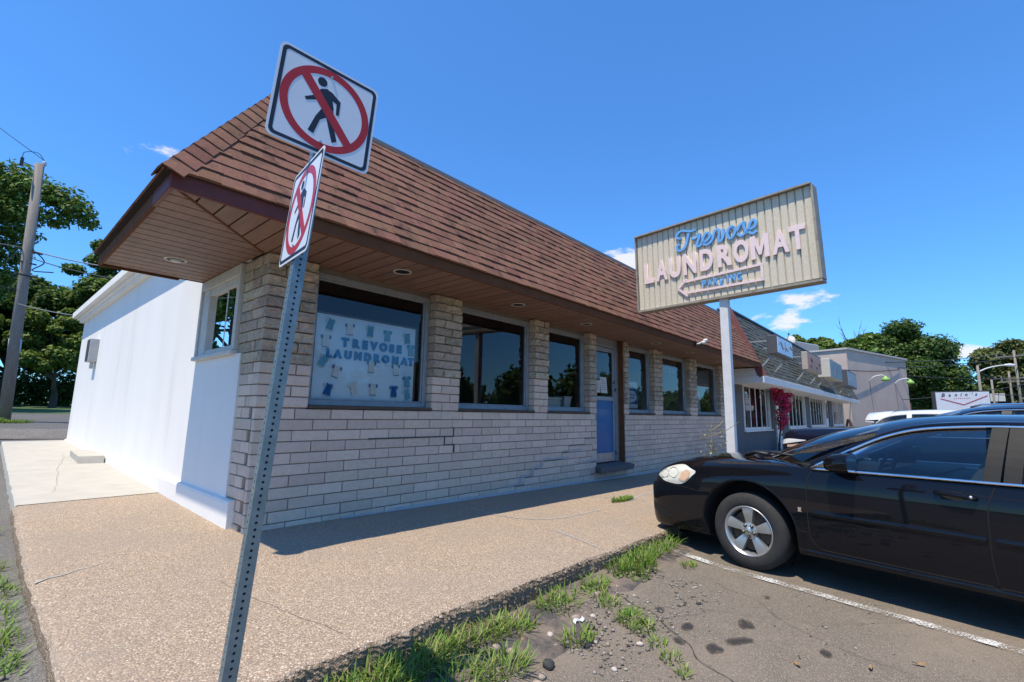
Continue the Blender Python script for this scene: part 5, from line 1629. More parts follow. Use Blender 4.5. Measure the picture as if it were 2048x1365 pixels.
        for i, p in enumerate(pth):
            s, y, z = p
            wA = gh['rail']
            t = min(1.0, max(0.0, (gh['a0'] - s) / max(0.01, gh['a0'] - gh['rf'])))
            inn = 0.075 * (1 - t) + 0.05 * t
            up_ = 0.045 * (1 - t) + 0.022 * t
            rws.append([(s, y - 0.012 * sgn, z - 0.036), (s, y + 0.004 * sgn, z - 0.026), (s, y + 0.004 * sgn, z - 0.006), (s + 0.01, y - 0.02 * sgn, z + up_ * 0.7), (s + 0.03 * (1 - t), y - inn * sgn, z + up_), (s + 0.03 * (1 - t), y - (inn + 0.03) * sgn, z + up_ * 0.6), (s, y - (inn + 0.02) * sgn, z - 0.03)])
        m_.grid(rws); m_.build('roof_rail', S['paint'], car, smooth=True, fix=True)
        if gh.get('chrome', True):
            m_ = MB(); m_.tube([(s, y + 0.008 * sgn, z - 0.016) for s, y, z in pth], 0.0105, 6)
            m_.build('drip_chrome', M_chrome, car, smooth=True)
            m_ = MB(); m_.tube([(s, (interp(belt, s)[0] + 0.004) * sgn, interp(belt, s)[1] - 0.004) for s in span(gh['a0'] - 0.02, gh['b1'], 0.05)], 0.011, 6)
            m_.build('belt_chrome', M_chrome, car, smooth=True)
    # ---- cabin floor at the belt, dash, seats, wheel
    m_ = MB()
    rws = [[(s, -interp(belt, s)[0] + 0.02, interp(belt, s)[1] - 0.03), (s, interp(belt, s)[0] - 0.02, interp(belt, s)[1] - 0.03)] for s in span(gh['a0'], gh['rw_base'][1], 0.2)]
    m_.grid(rws); m_.build('cabin_floor', M_trim, car, fix=False)
    zb_ = interp(belt, -1.5)[1]
    for (sx, sy) in gh['seats']:
        m_ = MB()
        m_.hexa([(sx, sy - .24, zb_ - .1), (sx + .14, sy - .24, zb_ - .1), (sx + .14, sy + .24, zb_ - .1), (sx, sy + .24, zb_ - .1), (sx - .10, sy - .2, zb_ + .16), (sx - .01, sy - .2, zb_ + .16), (sx - .01, sy + .2, zb_ + .16), (sx - .10, sy + .2, zb_ + .16)])
        m_.box(sx - .13, sx - .03, sy - .12, sy + .12, zb_ + .19, zb_ + .33)
        m_.box(sx - .09, sx - .07, sy - .06, sy + .06, zb_ + .15, zb_ + .2)
        bevel(m_.build('seat', M_seat, car), 0.03, 2)
    m_ = MB(); 
    m_.lathe([(0.185 + 0.014 * math.cos(t * math.pi / 4), 0.014 * math.sin(t * math.pi / 4)) for t in range(9)], 28, 'x')
    m_.tube([(0, -0.17, 0), (0, 0.17, 0)], 0.014, 6)
    m_.build('steering_wheel', M_trim, car, smooth=True, loc=(gh['a0'] - 0.42, gh['seats'][0][1], zb_ + 0.02), rot=(0, R(-24), 0))
    for wx in S['axles']:
        for sgn in (1, -1): wheel(car, wx, (S['hw'] - 0.03 - S['tw'] / 2) * sgn, S['wr'], S['rim'], S['tw'], S.get('spoke', 0.3), sgn)
    car_parts['interp'] = interp
    return car_parts

HEAD = math.atan2(0.9825, 0.186)
# (s, half width, underside, shoulder z, edge top z, centre top z, turn-in)
SEDAN = dict(paint=M_black, cat='car', hw=0.925, wr=0.345, rim=0.222, tw=0.225, axles=[0.0, -2.81], arch=0.435, spoke=math.pi / 2,
    stations=[(1.195, 0.52, 0.30, 0.58, 0.66, 0.68, 0.02), (1.18, 0.64, 0.25, 0.61, 0.70, 0.73, 0.02), (1.14, 0.755, 0.215, 0.655, 0.755, 0.79, 0.02), (1.06, 0.83, 0.20, 0.715, 0.81, 0.86, 0.03), (0.92, 0.875, 0.20, 0.785, 0.868, 0.925, 0.04), (0.70, 0.90, 0.20, 0.85, 0.918, 0.975, 0.05), (0.40, 0.915, 0.21, 0.90, 0.962, 1.01, 0.05),
              (0.05, 0.922, 0.215, 0.94, 0.985, 1.03, 0.04), (-0.35, 0.925, 0.22, 0.968, 0.995, 1.03, 0.02), (-0.60, 0.926, 0.225, 0.978, 0.965, 0.955, 0.0), (-1.6, 0.930, 0.23, 0.985, 0.965, 0.95, 0.0), (-2.6, 0.928, 0.23, 0.99, 0.97, 0.96, 0.0), (-3.25, 0.918, 0.235, 0.99, 1.0, 1.01, 0.02), (-3.6, 0.89, 0.25, 0.97, 1.02, 1.05, 0.05), (-3.82, 0.82, 0.30, 0.90, 1.0, 1.04, 0.05), (-3.9, 0.70, 0.38, 0.80, 0.92, 0.97, 0.05)],
    green=dict(
        drip=[(-0.50, 0.86, 0.955), (-0.62, 0.845, 1.025), (-0.85, 0.795, 1.160), (-1.06, 0.735, 1.272), (-1.26, 0.695, 1.338), (-1.50, 0.675, 1.368), (-1.80, 0.665, 1.378), (-2.30, 0.665, 1.362), (-2.75, 0.70, 1.29), (-3.15, 0.765, 1.14), (-3.45, 0.83, 1.0)],
        belt=[(-0.50, 0.885, 0.972), (-0.75, 0.888, 0.978), (-1.7, 0.893, 0.988), (-2.6, 0.89, 0.998), (-3.5, 0.87, 1.01)],
        roof=[(-0.90, 1.365), (-1.05, 1.405), (-1.25, 1.437), (-1.6, 1.455), (-2.0, 1.452), (-2.4, 1.42), (-2.7, 1.37)],
        rf=-1.0, rr=-2.55, ws_base=[(0.0, 0.06, 1.015), (0.4, -0.02, 1.01), (0.65, -0.18, 0.995), (0.80, -0.42, 0.975)], rw_base=(0.70, -3.30, 1.01),
        side=(-0.6, -3.2), lights=[(-0.78, -1.66, 'front_glass'), (-1.78, -2.55, 'rear_glass')], pillars=[(-1.68, -1.74, 0.085, M_pill), (-1.78, -1.83, 0.085, M_pill), (-2.9, -2.55, 0.3, M_pill)],
        a0=-0.56, c1=-3.4, b1=-3.3, rail=0.05, seats=[(-1.62, 0.36), (-1.62, -0.36), (-2.6, 0.36), (-2.6, -0.36)]))
sed = build_car('sedan', (3.879, -3.879, -0.2), HEAD, 'black four door sedan with alloy wheels parked at the kerb', SEDAN)
car, body, side_pt, front_pt, seam = sed['car'], sed['body'], sed['side_pt'], sed['front_pt'], sed['seam']
def side_patch(nm, poly, mat, parent, off=0.004, nu=14, nv=8, S=side_pt, sgn=1, dome=0.0):
    """patch laid on the body side: poly given as lower and upper edge curves [(s,z)...]"""
    lo_, hi_ = poly
    a = spline([(p[0], p[1], 0) for p in lo_], 6); b = spline([(p[0], p[1], 0) for p in hi_], 6)
    def samp(c, t):
        f = t * (len(c) - 1); i = min(int(f), len(c) - 2); return c[i].lerp(c[i + 1], f - i)
    rows = []
    for i in range(nu + 1):
        u = i / nu; p, q = samp(a, u), samp(b, u); row = []
        for k in range(nv + 1):
            r_ = p.lerp(q, k / nv)
            e = min(1.0, 4 * min(u, 1 - u), 4 * min(k / nv, 1 - k / nv))
            pt_ = S(r_.x, r_.y, off + dome * max(0, e), sgn)
            row.append(pt_ if pt_ is not None else (row[-1] if row else None))
        for k in range(len(row) - 1, -1, -1):
            if row[k] is None and k + 1 < len(row): row[k] = row[k + 1]
        if any(p_ is None for p_ in row): continue
        rows.append(row)
    m_ = MB(); m_.grid(rows)
    return m_.build(nm, mat, parent, smooth=True, fix=False)
doors = {}
for sgn in (1, -1):
    hl = side_patch('headlight', ([(1.02, 0.735), (0.86, 0.69), (0.66, 0.695), (0.52, 0.815)], [(1.02, 0.765), (0.90, 0.835), (0.70, 0.880), (0.52, 0.835)]), M_lens, car, 0.006, sgn=sgn, dome=0.010)
    side_patch('turn_signal', ([(0.70, 0.735), (0.64, 0.72), (0.585, 0.765)], [(0.68, 0.80), (0.62, 0.835), (0.575, 0.815)]), M_amber, hl, 0.0175, sgn=sgn, nu=4, nv=3)
    for (c0, c1, r_) in ((0.905, 0.765, 0.048), (0.785, 0.788, 0.060)):
        path = []
        for k in range(25):
            t = 2 * math.pi * k / 24
            p = side_pt(c0 + r_ * 1.15 * math.cos(t), c1 + r_ * 0.8 * math.sin(t), 0.0165, sgn)
            if p is not None: path.append(p)
        if len(path) > 8: m_ = MB(); m_.tube(path, 0.004, 5); m_.build('lamp_ring', pmat('lamp_ring', (0.42, 0.40, 0.34), rough=0.3), hl, smooth=True)
    # bumper join, fog slot
    seam([(1.02, 0.705), (0.85, 0.675), (0.62, 0.66), (0.44, 0.64)], 'bumper_seam', 0.003, sgn=sgn)
    side_patch('fog_slot', ([(1.10, 0.375), (0.95, 0.335), (0.80, 0.33)], [(1.10, 0.45), (0.95, 0.405), (0.80, 0.355)]), M_well, body, 0.003, sgn=sgn)
    # door shut lines
    seam([(-0.585, 0.962), (-0.545, 0.86), (-0.535, 0.70), (-0.535, 0.52), (-0.545, 0.40), (-0.60, 0.318)], 'door_seam', 0.004, sgn=sgn)
    seam([(-0.60, 0.318), (-1.1, 0.312), (-1.63, 0.312)], 'door_seam', 0.004, sgn=sgn)
    seam([(-1.70, 0.968), (-1.655, 0.82), (-1.645, 0.62), (-1.645, 0.45), (-1.66, 0.315)], 'door_seam', 0.004, sgn=sgn)
    seam([(-1.66, 0.312), (-2.2, 0.315), (-2.36, 0.36), (-2.42, 0.6), (-2.6, 0.8), (-2.72, 0.96)], 'door_seam', 0.004, sgn=sgn)
    seam([(-0.45, 0.44), (-0.52, 0.44)], 'fender_seam', 0.003, sgn=sgn)
    # rubbing strips
    for (a, b) in ((-0.575, -1.63), (-1.675, -2.36)):
        rows = []
        for s in span(a, b, 0.06):
            p0, p1, p2 = side_pt(s, 0.588, 0.0, sgn), side_pt(s, 0.610, 0.012, sgn), side_pt(s, 0.632, 0.0, sgn)
            rows.append([p0, side_pt(s, 0.596, 0.011, sgn), p1, side_pt(s, 0.624, 0.011, sgn), p2])
        m_ = MB(); m_.grid(rows); m_.build('rubbing_strip', M_black, car, smooth=True, fix=False)
    # sill highlight ledge
    rows = []
    for s in span(-0.50, -2.32, 0.08):
        rows.append([side_pt(s, 0.300, 0.0, sgn), side_pt(s, 0.295, 0.010, sgn), side_pt(s, 0.265, 0.014, sgn), side_pt(s, 0.24, 0.0, sgn)])
    rows = [r_ for r_ in rows if all(p is not None for p in r_)]
    m_ = MB(); m_.grid(rows); m_.build('sill_trim', M_black, car, smooth=True, fix=False)
    # handles
    for (a, b) in ((-1.385, -1.60), (-2.30, -2.50)):
        h = empty('door_handle'); h.parent = car
        cup = side_patch('handle_cup', ([(a - 0.03, 0.845), (b + 0.07, 0.845)], [(a - 0.03, 0.905), (b + 0.07, 0.905)]), M_well, h, 0.003, 6, 4, sgn=sgn)
        path = [side_pt(a, 0.885, 0.008, sgn), side_pt(a - 0.04, 0.883, 0.034, sgn), side_pt((a + b) / 2, 0.878, 0.042, sgn), side_pt(b + 0.03, 0.872, 0.036, sgn), side_pt(b, 0.870, 0.008, sgn)]
        m_ = MB(); m_.tube(spline(path, 4), [0.014] + [0.0165] * 15 + [0.014], 8); m_.build('grip', M_black, h, smooth=True)
        if a > -2: 
            k = side_pt(b + 0.02, 0.871, 0.052, sgn); m_ = MB(); m_.lathe([(0.0, 0.004 * sgn), (0.009, 0.003 * sgn), (0.011, -0.004 * sgn)], 12, 'y', tuple(k)); m_.build('keyhole', M_alloy, h, smooth=True)
    # wheel arch lips
    for wx in SEDAN['axles']:
        path = []
        for k in range(33):
            t = math.pi * (-0.06 + 1.12 * k / 32)
            p = side_pt(wx + 0.444 * math.cos(t), 0.375 + 0.437 * math.sin(t), 0.0, sgn)
            if p is not None: path.append(p - Vector((0, 0.004 * sgn, 0)))
        m_ = MB(); m_.tube(path, 0.008, 6); m_.build('arch_lip', M_black, body, smooth=True)
    # mirror
    mr_ = empty('wing_mirror'); mr_.parent = car
    m_ = MB()
    rows = []
    for (s, ry, rz, cz) in ((-0.715, 0.03, 0.02, 1.03), (-0.735, 0.085, 0.052, 1.035), (-0.79, 0.115, 0.072, 1.042), (-0.86, 0.122, 0.078, 1.048), (-0.905, 0.118, 0.074, 1.05)):
        row = []
        for k in range(20):
            t = 2 * math.pi * k / 20
            cx, sx = math.cos(t), math.sin(t)
            q = 1 / (abs(cx) ** 3 + abs(sx) ** 3) ** (1 / 3)
            row.append((s, (0.985 + ry * cx * q) * sgn, cz + rz * sx * q))
        row.append(row[0]); rows.append(row)
    m_.grid(rows); m_.add(rows[0][:-1], [tuple(range(20))])
    m_.build('housing', M_black, mr_, smooth=True)
    m_ = MB(); m_.add([(p[0] - 0.001, p[1], p[2]) for p in rows[-1][:-1]], [tuple(range(20))]); m_.build('mirror_glass', M_chrome, mr_)
    m_ = MB(); m_.hexa([(-0.66, .86 * sgn, 0.985), (-0.80, .86 * sgn, 0.985), (-0.82, .92 * sgn, 1.0), (-0.75, .92 * sgn, 1.0), (-0.68, .86 * sgn, 1.045), (-0.80, .86 * sgn, 1.05), (-0.82, .92 * sgn, 1.06), (-0.75, .92 * sgn, 1.05)])
    bevel(m_.build('mirror_arm', M_black, mr_), 0.006)
    # black sail behind the A pillar
    m_ = MB(); m_.add([(-0.60, (interp(SEDAN['green']['belt'], -0.6)[0] - 0.012) * sgn, 0.985), (-0.80, (interp(SEDAN['green']['belt'], -0.8)[0] - 0.008) * sgn, 0.99), (-0.80, (interp(SEDAN['green']['drip'], -0.8)[0] - 0.004) * sgn, 1.115), (-0.70, (interp(SEDAN['green']['drip'], -0.7)[0] - 0.006) * sgn, 1.06)], [(0, 1, 2, 3)])
    m_.build('corner_sail', M_trim, car, fix=False)
    k = side_pt(-0.475, 0.62, 0.002, sgn)
    m_ = MB(); m_.prism([(-.016, -.018), (.016, -.018), (.010, 0), (.016, .018), (-.016, .018), (-.010, 0)], 0, 0.004, lambda u, v, a: (k.x + u, k.y + a * sgn, k.z + v)); m_.build('fender_badge', M_chrome, car)
# lower lip, grille, cowl, wipers, tail lamps
m_ = MB()
rows = []
for q in span(-0.80, 0.80, 0.08):
    s0 = 1.14 - 0.36 * abs(q) ** 3.0 / 0.512
    rows.append([(s0 - 0.10, q, 0.235), (s0 - 0.005, q, 0.215), (s0 + 0.01, q, 0.190), (s0 - 0.02, q, 0.172), (s0 - 0.16, q, 0.19)])
m_.grid(rows); m_.build('air_dam', M_trim, car, smooth=True)
m_ = MB()
for zz in (0.60, 0.64): 
    path = [front_pt(q, zz, 0.004) for q in span(-0.42, 0.42, 0.07)]
    path = [p for p in path if p is not None]
    m_.tube(path, 0.007, 6)
m_.build('grille', M_chrome, car, smooth=True)
m_ = MB()
rows = []
for q in span(-0.78, 0.78, 0.06):
    sb, zb_ = interp([(p[0], p[1], p[2]) for p in SEDAN['green']['ws_base']], abs(q))
    rows.append([(sb + 0.16, q, zb_ + 0.012), (sb + 0.08, q, zb_ - 0.003), (sb - 0.02, q, zb_ - 0.004)])
m_.grid(rows); m_.build('cowl', M_trim, car, smooth=True)
m_ = MB()
for (a, b) in (((0.10, 0.10), (-0.30, 0.68)), ((0.02, -0.55), (0.02, 0.05))):
    m_.tube([(a[0], a[1], 1.035), (a[0] - 0.02, (a[1] + b[1]) / 2, 1.058), (b[0] - 0.05, b[1], 1.055)], 0.010, 6)
m_.tube([(0.12, 0.60, 1.02), (0.0, 0.66, 1.06), (-0.14, 0.70, 1.05)], 0.02, 6)
m_.build('wiper', M_trim, car, smooth=True)
m_ = MB(); m_.box(-1.30, -0.55, -0.72, 0.72, 0.955, 0.97); m_.hexa([(-0.45, -.74, .96), (-.05, -.7, .98), (-.05, .7, .98), (-.45, .74, .96), (-.55, -.72, 1.0), (-.08, -.68, 1.0), (-.08, .68, 1.0), (-.55, .72, 1.0)])
m_.build('dashboard', M_trim, car)
for sgn in (1, -1):
    side_patch('tail_lamp', ([(-3.62, 0.80), (-3.80, 0.80)], [(-3.62, 0.93), (-3.80, 0.93)]), M_redl, car, 0.004, 5, 4, sgn=sgn)

# ---- dark SUV two stalls along
SUV = dict(paint=M_navy, cat='car', hw=1.0, wr=0.37, rim=0.24, tw=0.245, axles=[0.0, -2.95], arch=0.46, spoke=0.9, tumble=0.05, ns=80,
    stations=[(0.98, 0.62, 0.42, 0.80, 0.93, 0.97, 0.01), (0.95, 0.78, 0.32, 0.84, 0.98, 1.02, 0.01), (0.86, 0.90, 0.28, 0.90, 1.03, 1.07, 0.02), (0.65, 0.96, 0.27, 0.97, 1.08, 1.12, 0.03), (0.2, 0.985, 0.28, 1.04, 1.12, 1.16, 0.03), (-0.45, 0.995, 0.29, 1.08, 1.14, 1.17, 0.02), (-1.0, 1.0, 0.30, 1.10, 1.09, 1.08, 0.0), (-2.0, 1.0, 0.30, 1.12, 1.10, 1.09, 0.0), (-3.8, 0.99, 0.31, 1.14, 1.12, 1.10, 0.0), (-4.4, 0.96, 0.36, 1.14, 1.14, 1.14, 0.0), (-4.55, 0.86, 0.42, 1.10, 1.12, 1.12, 0.0)],
    green=dict(drip=[(-0.42, 0.93, 1.09), (-0.8, 0.87, 1.32), (-1.1, 0.80, 1.50), (-1.4, 0.765, 1.61), (-1.8, 0.755, 1.655), (-2.6, 0.75, 1.66), (-3.4, 0.745, 1.63), (-3.85, 0.78, 1.56), (-4.0, 0.85, 1.3)],
        belt=[(-0.4, 0.95, 1.10), (-2.0, 0.955, 1.13), (-4.1, 0.93, 1.16)], roof=[(-1.0, 1.60), (-1.25, 1.68), (-1.6, 1.735), (-2.2, 1.76), (-3.0, 1.745), (-3.9, 1.68)],
        rf=-1.2, rr=-3.85, ws_base=[(0.0, -0.05, 1.15), (0.5, -0.12, 1.14), (0.86, -0.40, 1.11)], rw_base=(0.84, -4.03, 1.15),
        side=(-0.7, -3.9), lights=[(-0.85, -1.72, 'front_glass'), (-1.82, -2.78, 'rear_glass'), (-2.9, -3.75, 'quarter_glass')], pillars=[(-1.74, -1.80, 0.12, M_trim), (-2.82, -2.86, 0.12, M_trim)],
        a0=-0.5, c1=-3.9, b1=-3.8, rail=0.05, seats=[(-1.7, 0.4), (-1.7, -0.4)]))
_g = SUV['green']
for _k in ('drip', 'belt', 'roof'): _g[_k] = [(p[0] - 0.8, *(v - (0.05 if _k != 'belt' and v > 1.3 else 0) for v in p[1:])) for p in _g[_k]]
_g['rf'] -= 0.8; _g['rr'] -= 0.8; _g['a0'] -= 0.8; _g['c1'] -= 0.8; _g['b1'] -= 0.8
_g['ws_base'] = [(a, b - 0.75, c + 0.02) for a, b, c in _g['ws_base']]; _g['rw_base'] = (0.84, -4.83, 1.15)
_g['lights'] = [(a - 0.8, b - 0.8, c) for a, b, c in _g['lights']]; _g['pillars'] = [(a - 0.8, b - 0.8, c, d) for a, b, c, d in _g['pillars']]
_g['seats'] = [(-2.5, 0.4), (-2.5, -0.4)]
SUV['stations'] = [((s - 0.3 if s < -0.3 else s), hw, zb, zs + (0.05 if s > -0.6 else 0), ze + (0.06 if s > -0.6 else 0), zc + (0.06 if s > -0.6 else 0), t) for s, hw, zb, zs, ze, zc, t in SUV['stations']]
suv = build_car('parked_suv', (10.62, -3.62, lot_z(10.7, -4)), HEAD, 'dark blue SUV with chrome trim parked beyond the black sedan', SUV)
for sgn in (1, -1):
    hl = side_patch('headlight', ([(0.93, 0.83), (0.75, 0.86), (0.40, 0.93)], [(0.93, 0.91), (0.75, 0.955), (0.40, 0.945)]), pmat('clear_lens', (0.7, 0.7, 0.7), rough=0.15, coat=0.8), suv['car'], 0.006, S=suv['side_pt'], sgn=sgn)
    side_patch('turn_signal', ([(0.78, 0.775), (0.48, 0.83)], [(0.78, 0.825), (0.48, 0.87)]), M_amber, hl, 0.009, 6, 4, S=suv['side_pt'], sgn=sgn)
    m_ = MB(); m_.tube([(-2.15, 0.70 * sgn, 1.635), (-2.3, 0.70 * sgn, 1.68), (-3.3, 0.69 * sgn, 1.705), (-4.2, 0.69 * sgn, 1.685), (-4.4, 0.69 * sgn, 1.63)], 0.017, 6); m_.build('roof_bar', M_chrome, suv['car'], smooth=True)
m_ = MB()
for zz in (0.60, 0.68, 0.76, 0.84):
    path = [suv['front_pt'](q, zz, 0.006) for q in span(-0.55, 0.55, 0.08)]; path = [p for p in path if p is not None]
    if len(path) > 2: m_.tube(path, 0.018, 6)
m_.build('grille', M_trim, suv['car'], smooth=True)

# ---- white crossover parked nose out in front of the next building
CUV = dict(paint=M_wcar, cat='car', hw=0.93, wr=0.35, rim=0.235, tw=0.23, axles=[0.0, -2.7], arch=0.44, spoke=0.2, ns=70,
    stations=[(0.9, 0.6, 0.40, 0.74, 0.84, 0.88, 0.01), (0.85, 0.74, 0.30, 0.78, 0.88, 0.93, 0.01), (0.7, 0.86, 0.26, 0.86, 0.96, 1.01, 0.02), (0.2, 0.915, 0.26, 0.96, 1.04, 1.08, 0.03), (-0.3, 0.925, 0.27, 1.02, 1.07, 1.10, 0.02), (-0.7, 0.93, 0.28, 1.04, 1.03, 1.02, 0.0), (-2.4, 0.93, 0.29, 1.08, 1.06, 1.05, 0.0), (-3.3, 0.90, 0.33, 1.10, 1.10, 1.10, 0.0), (-3.55, 0.80, 0.42, 1.04, 1.06, 1.06, 0.0)],
    green=dict(drip=[(-0.45, 0.88, 1.04), (-0.85, 0.80, 1.30), (-1.15, 0.735, 1.46), (-1.5, 0.705, 1.54), (-2.0, 0.70, 1.565), (-2.7, 0.70, 1.55), (-3.2, 0.72, 1.44), (-3.45, 0.78, 1.18)],
        belt=[(-0.4, 0.89, 1.05), (-2.0, 0.895, 1.10), (-3.5, 0.87, 1.18)], roof=[(-1.0, 1.54), (-1.4, 1.63), (-2.0, 1.665), (-2.7, 1.65), (-3.4, 1.58)],
        rf=-1.2, rr=-3.3, ws_base=[(0.0, -0.05, 1.09), (0.5, -0.12, 1.08), (0.82, -0.4, 1.06)], rw_base=(0.76, -3.56, 1.12),
        side=(-0.7, -3.3), lights=[(-0.85, -1.7, 'front_glass'), (-1.8, -2.6, 'rear_glass'), (-2.68, -3.2, 'quarter_glass')], pillars=[(-1.72, -1.78, 0.1, M_trim), (-2.64, -2.66, 0.1, M_wcar)],
        a0=-0.52, c1=-3.35, b1=-3.3, rail=0.05, chrome=False, seats=[(-1.6, 0.38), (-1.6, -0.38)]))
cuv = build_car('parked_crossover', (13.8, -7.4, -0.2), HEAD + math.pi, 'white crossover backed up to the grey neighbouring shops', CUV)
rows = []
for t in span(-1, 1, 0.125):
    r_ = []
    for s, dz in ((-3.05, 0.012), (-3.28, 0.022), (-3.60, -0.012), (-3.61, -0.045), (-3.30, -0.06)):
        sc_ = max(s, -3.28); lat, zd = interp(CUV['green']['drip'], sc_); (zc,) = interp(CUV['green']['roof'], sc_)
        r_.append((s, t * (0.70 - 0.05 * (sc_ - s)), zd + (zc - zd) * (1 - abs(t) ** 2.6) + dz))
    rows.append(r_)
m_ = MB(); m_.grid(rows); m_.build('spoiler', M_wcar, cuv['car'], smooth=True)
for sgn in (1, -1):
    side_patch('tail_lamp', ([(-3.2, 0.86), (-3.50, 0.86)], [(-3.2, 0.98), (-3.50, 0.98)]), M_redl, cuv['car'], 0.005, 5, 4, S=cuv['side_pt'], sgn=sgn)
# ================================================================ NEIGHBOURING SHOPS WITH THE GREEN-GREY MANSARD
shop = empty('shop_row', (15.15, 0, lot_z(16, -1)), 'grey single storey shop row with dark green mansard roof and barred windows', 'building')
sp_in = Vector(shop.location)
def L3(p): return (p[0] - sp_in.x, p[1] - sp_in.y, p[2] - sp_in.z)
class SB(MB):
    """geometry given in world metres, stored relative to the shop row"""
    def build(s, name, mat=None, parent=None, **k):
        s.v = [L3(p) for p in s.v]
        return MB.build(s, name, mat, parent or shop, **k)
M_slate = pmat('slate_wall', (0.105, 0.115, 0.125), (0.085, 0.095, 0.105), scale=4, rough=0.85, bump=0.2, bscale=30)
M_shopw = pmat('shop_white', (0.74, 0.73, 0.70), (0.68, 0.67, 0.64), scale=4, rough=0.6)
X0, X1 = 15.25, 42.0
openings = [(16.4, 20.1), (23.4, 27.4), (28.8, 33.4), (36.6, 42.0 - 0.3)]
mb = SB()
Zw0, Zw1 = 0.72, 2.42
mb.box(X0, X1, 0.0, 0.2, -0.6, Zw0); mb.box(X0, X1, 0.0, 0.2, Zw1, 2.75)
edges = [X0] + [v for o in openings for v in o] + [X1]
for a, b in zip(edges[0::2], edges[1::2]):
    if abs(a - 33.4) < .01: 
        mb.box(33.4, 33.6, 0.0, 0.2, Zw0, Zw1); mb.box(35.2, 36.6, 0.0, 0.2, Zw0, Zw1)
    else: mb.box(a, b, 0.0, 0.2, Zw0, Zw1)
mb.box(X0, X0 + 0.2, 0.2, 12, -0.6, 4.3); mb.box(X0, X1, 11.8, 12, -0.6, 4.3); mb.box(X1 - 0.2, X1, 0.2, 12, -0.6, 4.3); mb.box(X0, X1, 0.2, 12, 4.2, 4.3)
mb.build('wall', M_slate)
mb = SB(); mb.box(X0 + .2, X1 - .2, 2.5, 2.6, -0.5, 2.7); mb.box(X0 + .2, X1 - .2, .2, 2.5, -0.3, -0.2)
mb.build('interior', pmat('shop_interior', (0.20, 0.19, 0.18), rough=0.9))
for (a, b) in openings:
    w = empty('window'); w.parent = shop
    f = SB(); t = 0.10
    f.box(a, b, -0.03, 0.1, Zw0, Zw0 + t); f.box(a, b, -0.03, 0.1, Zw1 - t, Zw1); f.box(a, a + t, -0.029, 0.1, Zw0 + t, Zw1 - t); f.box(b - t, b, -0.029, 0.1, Zw0 + t, Zw1 - t)
    f.build('frame', M_shopw, w)
    g = SB(); g.add([(a + .05, 0.05, Zw0 + .05), (b - .05, .05, Zw0 + .05), (b - .05, .05, Zw1 - .05), (a + .05, .05, Zw1 - .05)], [(0, 1, 2, 3)])
    g.build('pane', M_glass, w, fix=False)
    n = max(4, int((b - a) / 0.72))
    for k in range(1, n):
        x = a + (b - a) * k / n
        f = SB(); f.box(x - 0.03, x + 0.03, -0.05, -0.032, Zw0 + .04, Zw1 - .04); f.build('bar', M_shopw, w)
    f = SB(); f.box(a - .06, b + .06, -0.09, 0.0, Zw0 - 0.05, Zw0); f.build('sill', M_shopw, w)
dd = empty('door'); dd.parent = shop
f = SB(); f.box(21.0, 21.8, -0.02, 0.1, -0.3, 2.42); f.build('door_leaf', M_shopw, dd)
f = SB(); f.box(20.95, 21.0, -0.05, 0.1, -0.3, 2.47); f.box(21.8, 21.85, -0.05, 0.1, -0.3, 2.47); f.build('frame', M_shopw, dd)
f = SB(); f.lathe([(0.0, -0.07), (0.03, -0.06), (0.03, -0.02)], 12, 'y', (21.1, 0, 0.85)); f.build('handle', M_chrome, dd)
dd = empty('door'); dd.parent = shop
f = SB(); f.box(33.75, 34.6, -0.02, 0.1, -0.3, 2.35); f.build('door_leaf', M_shopw, dd)
f = SB(); f.box(33.9, 34.45, -0.025, -0.02, 1.2, 2.2); f.build('pane', pmat('dark_pane', (0.03, 0.035, 0.04), rough=0.1), dd)
f = SB(); f.lathe([(0.0, -0.07), (0.03, -0.06), (0.03, -0.02)], 12, 'y', (34.5, 0, 0.85)); f.build('handle', M_chrome, dd)
# mansard in overlapping courses
YE, ZE, ZT = -1.0, 2.56, 4.93
M_gsh = pmat('green_shingle', (0.085, 0.095, 0.085), (0.06, 0.068, 0.062), scale=9, rough=0.95, bump=0.4, bscale=120, island=0.18, c3=(0.045, 0.052, 0.055), s3=5, t3=(0.52, 0.66))
rfo = empty('roof'); rfo.parent = shop
ug = Vector((0, -YE, ZT - ZE)); LG = ug.length; ug.normalize(); ng = Vector((0, -ug.z, ug.y))
mb = SB(); rg = random.Random(4)
NG = 17
for i in range(NG):
    d0, d1 = i * LG / NG, min((i + 1) * LG / NG + 0.02, LG)
    x = X0 - 0.1
    while x < X1 + 0.1:
        x1 = min(x + rg.choice([0.3, 0.42, 0.55, 0.7]), X1 + 0.1)
        th = rg.choice([0.012, 0.018, 0.026])
        lo = Vector((0, YE, ZE)) + ug * (d0 - 0.01); hi = Vector((0, YE, ZE)) + ug * d1; X = Vector((1, 0, 0))
        mb.hexa([X * x + lo, X * (x1 - .004) + lo, X * (x1 - .004) + hi, X * x + hi, X * x + lo + ng * th, X * (x1 - .004) + lo + ng * th, X * (x1 - .004) + hi + ng * .004, X * x + hi + ng * .004])
        x = x1
tag(mb.build('shingles', M_gsh, rfo), kind='stuff')
mb = SB()
mb.add([(X0 - .1, YE, ZE), (X1 + .1, YE, ZE), (X1 + .1, 0, ZT), (X0 - .1, 0, ZT)], [(0, 1, 2, 3)])
mb.add([(X0 - .1, YE, ZE), (X0 - .1, 0, ZT), (X0 - .1, 0.3, ZT), (X0 - .1, 0.3, ZE)], [(0, 1, 2, 3)]); mb.add([(X1 + .1, YE, ZE), (X1 + .1, 0, ZT), (X1 + .1, 0.3, ZT), (X1 + .1, 0.3, ZE)], [(0, 1, 2, 3)])
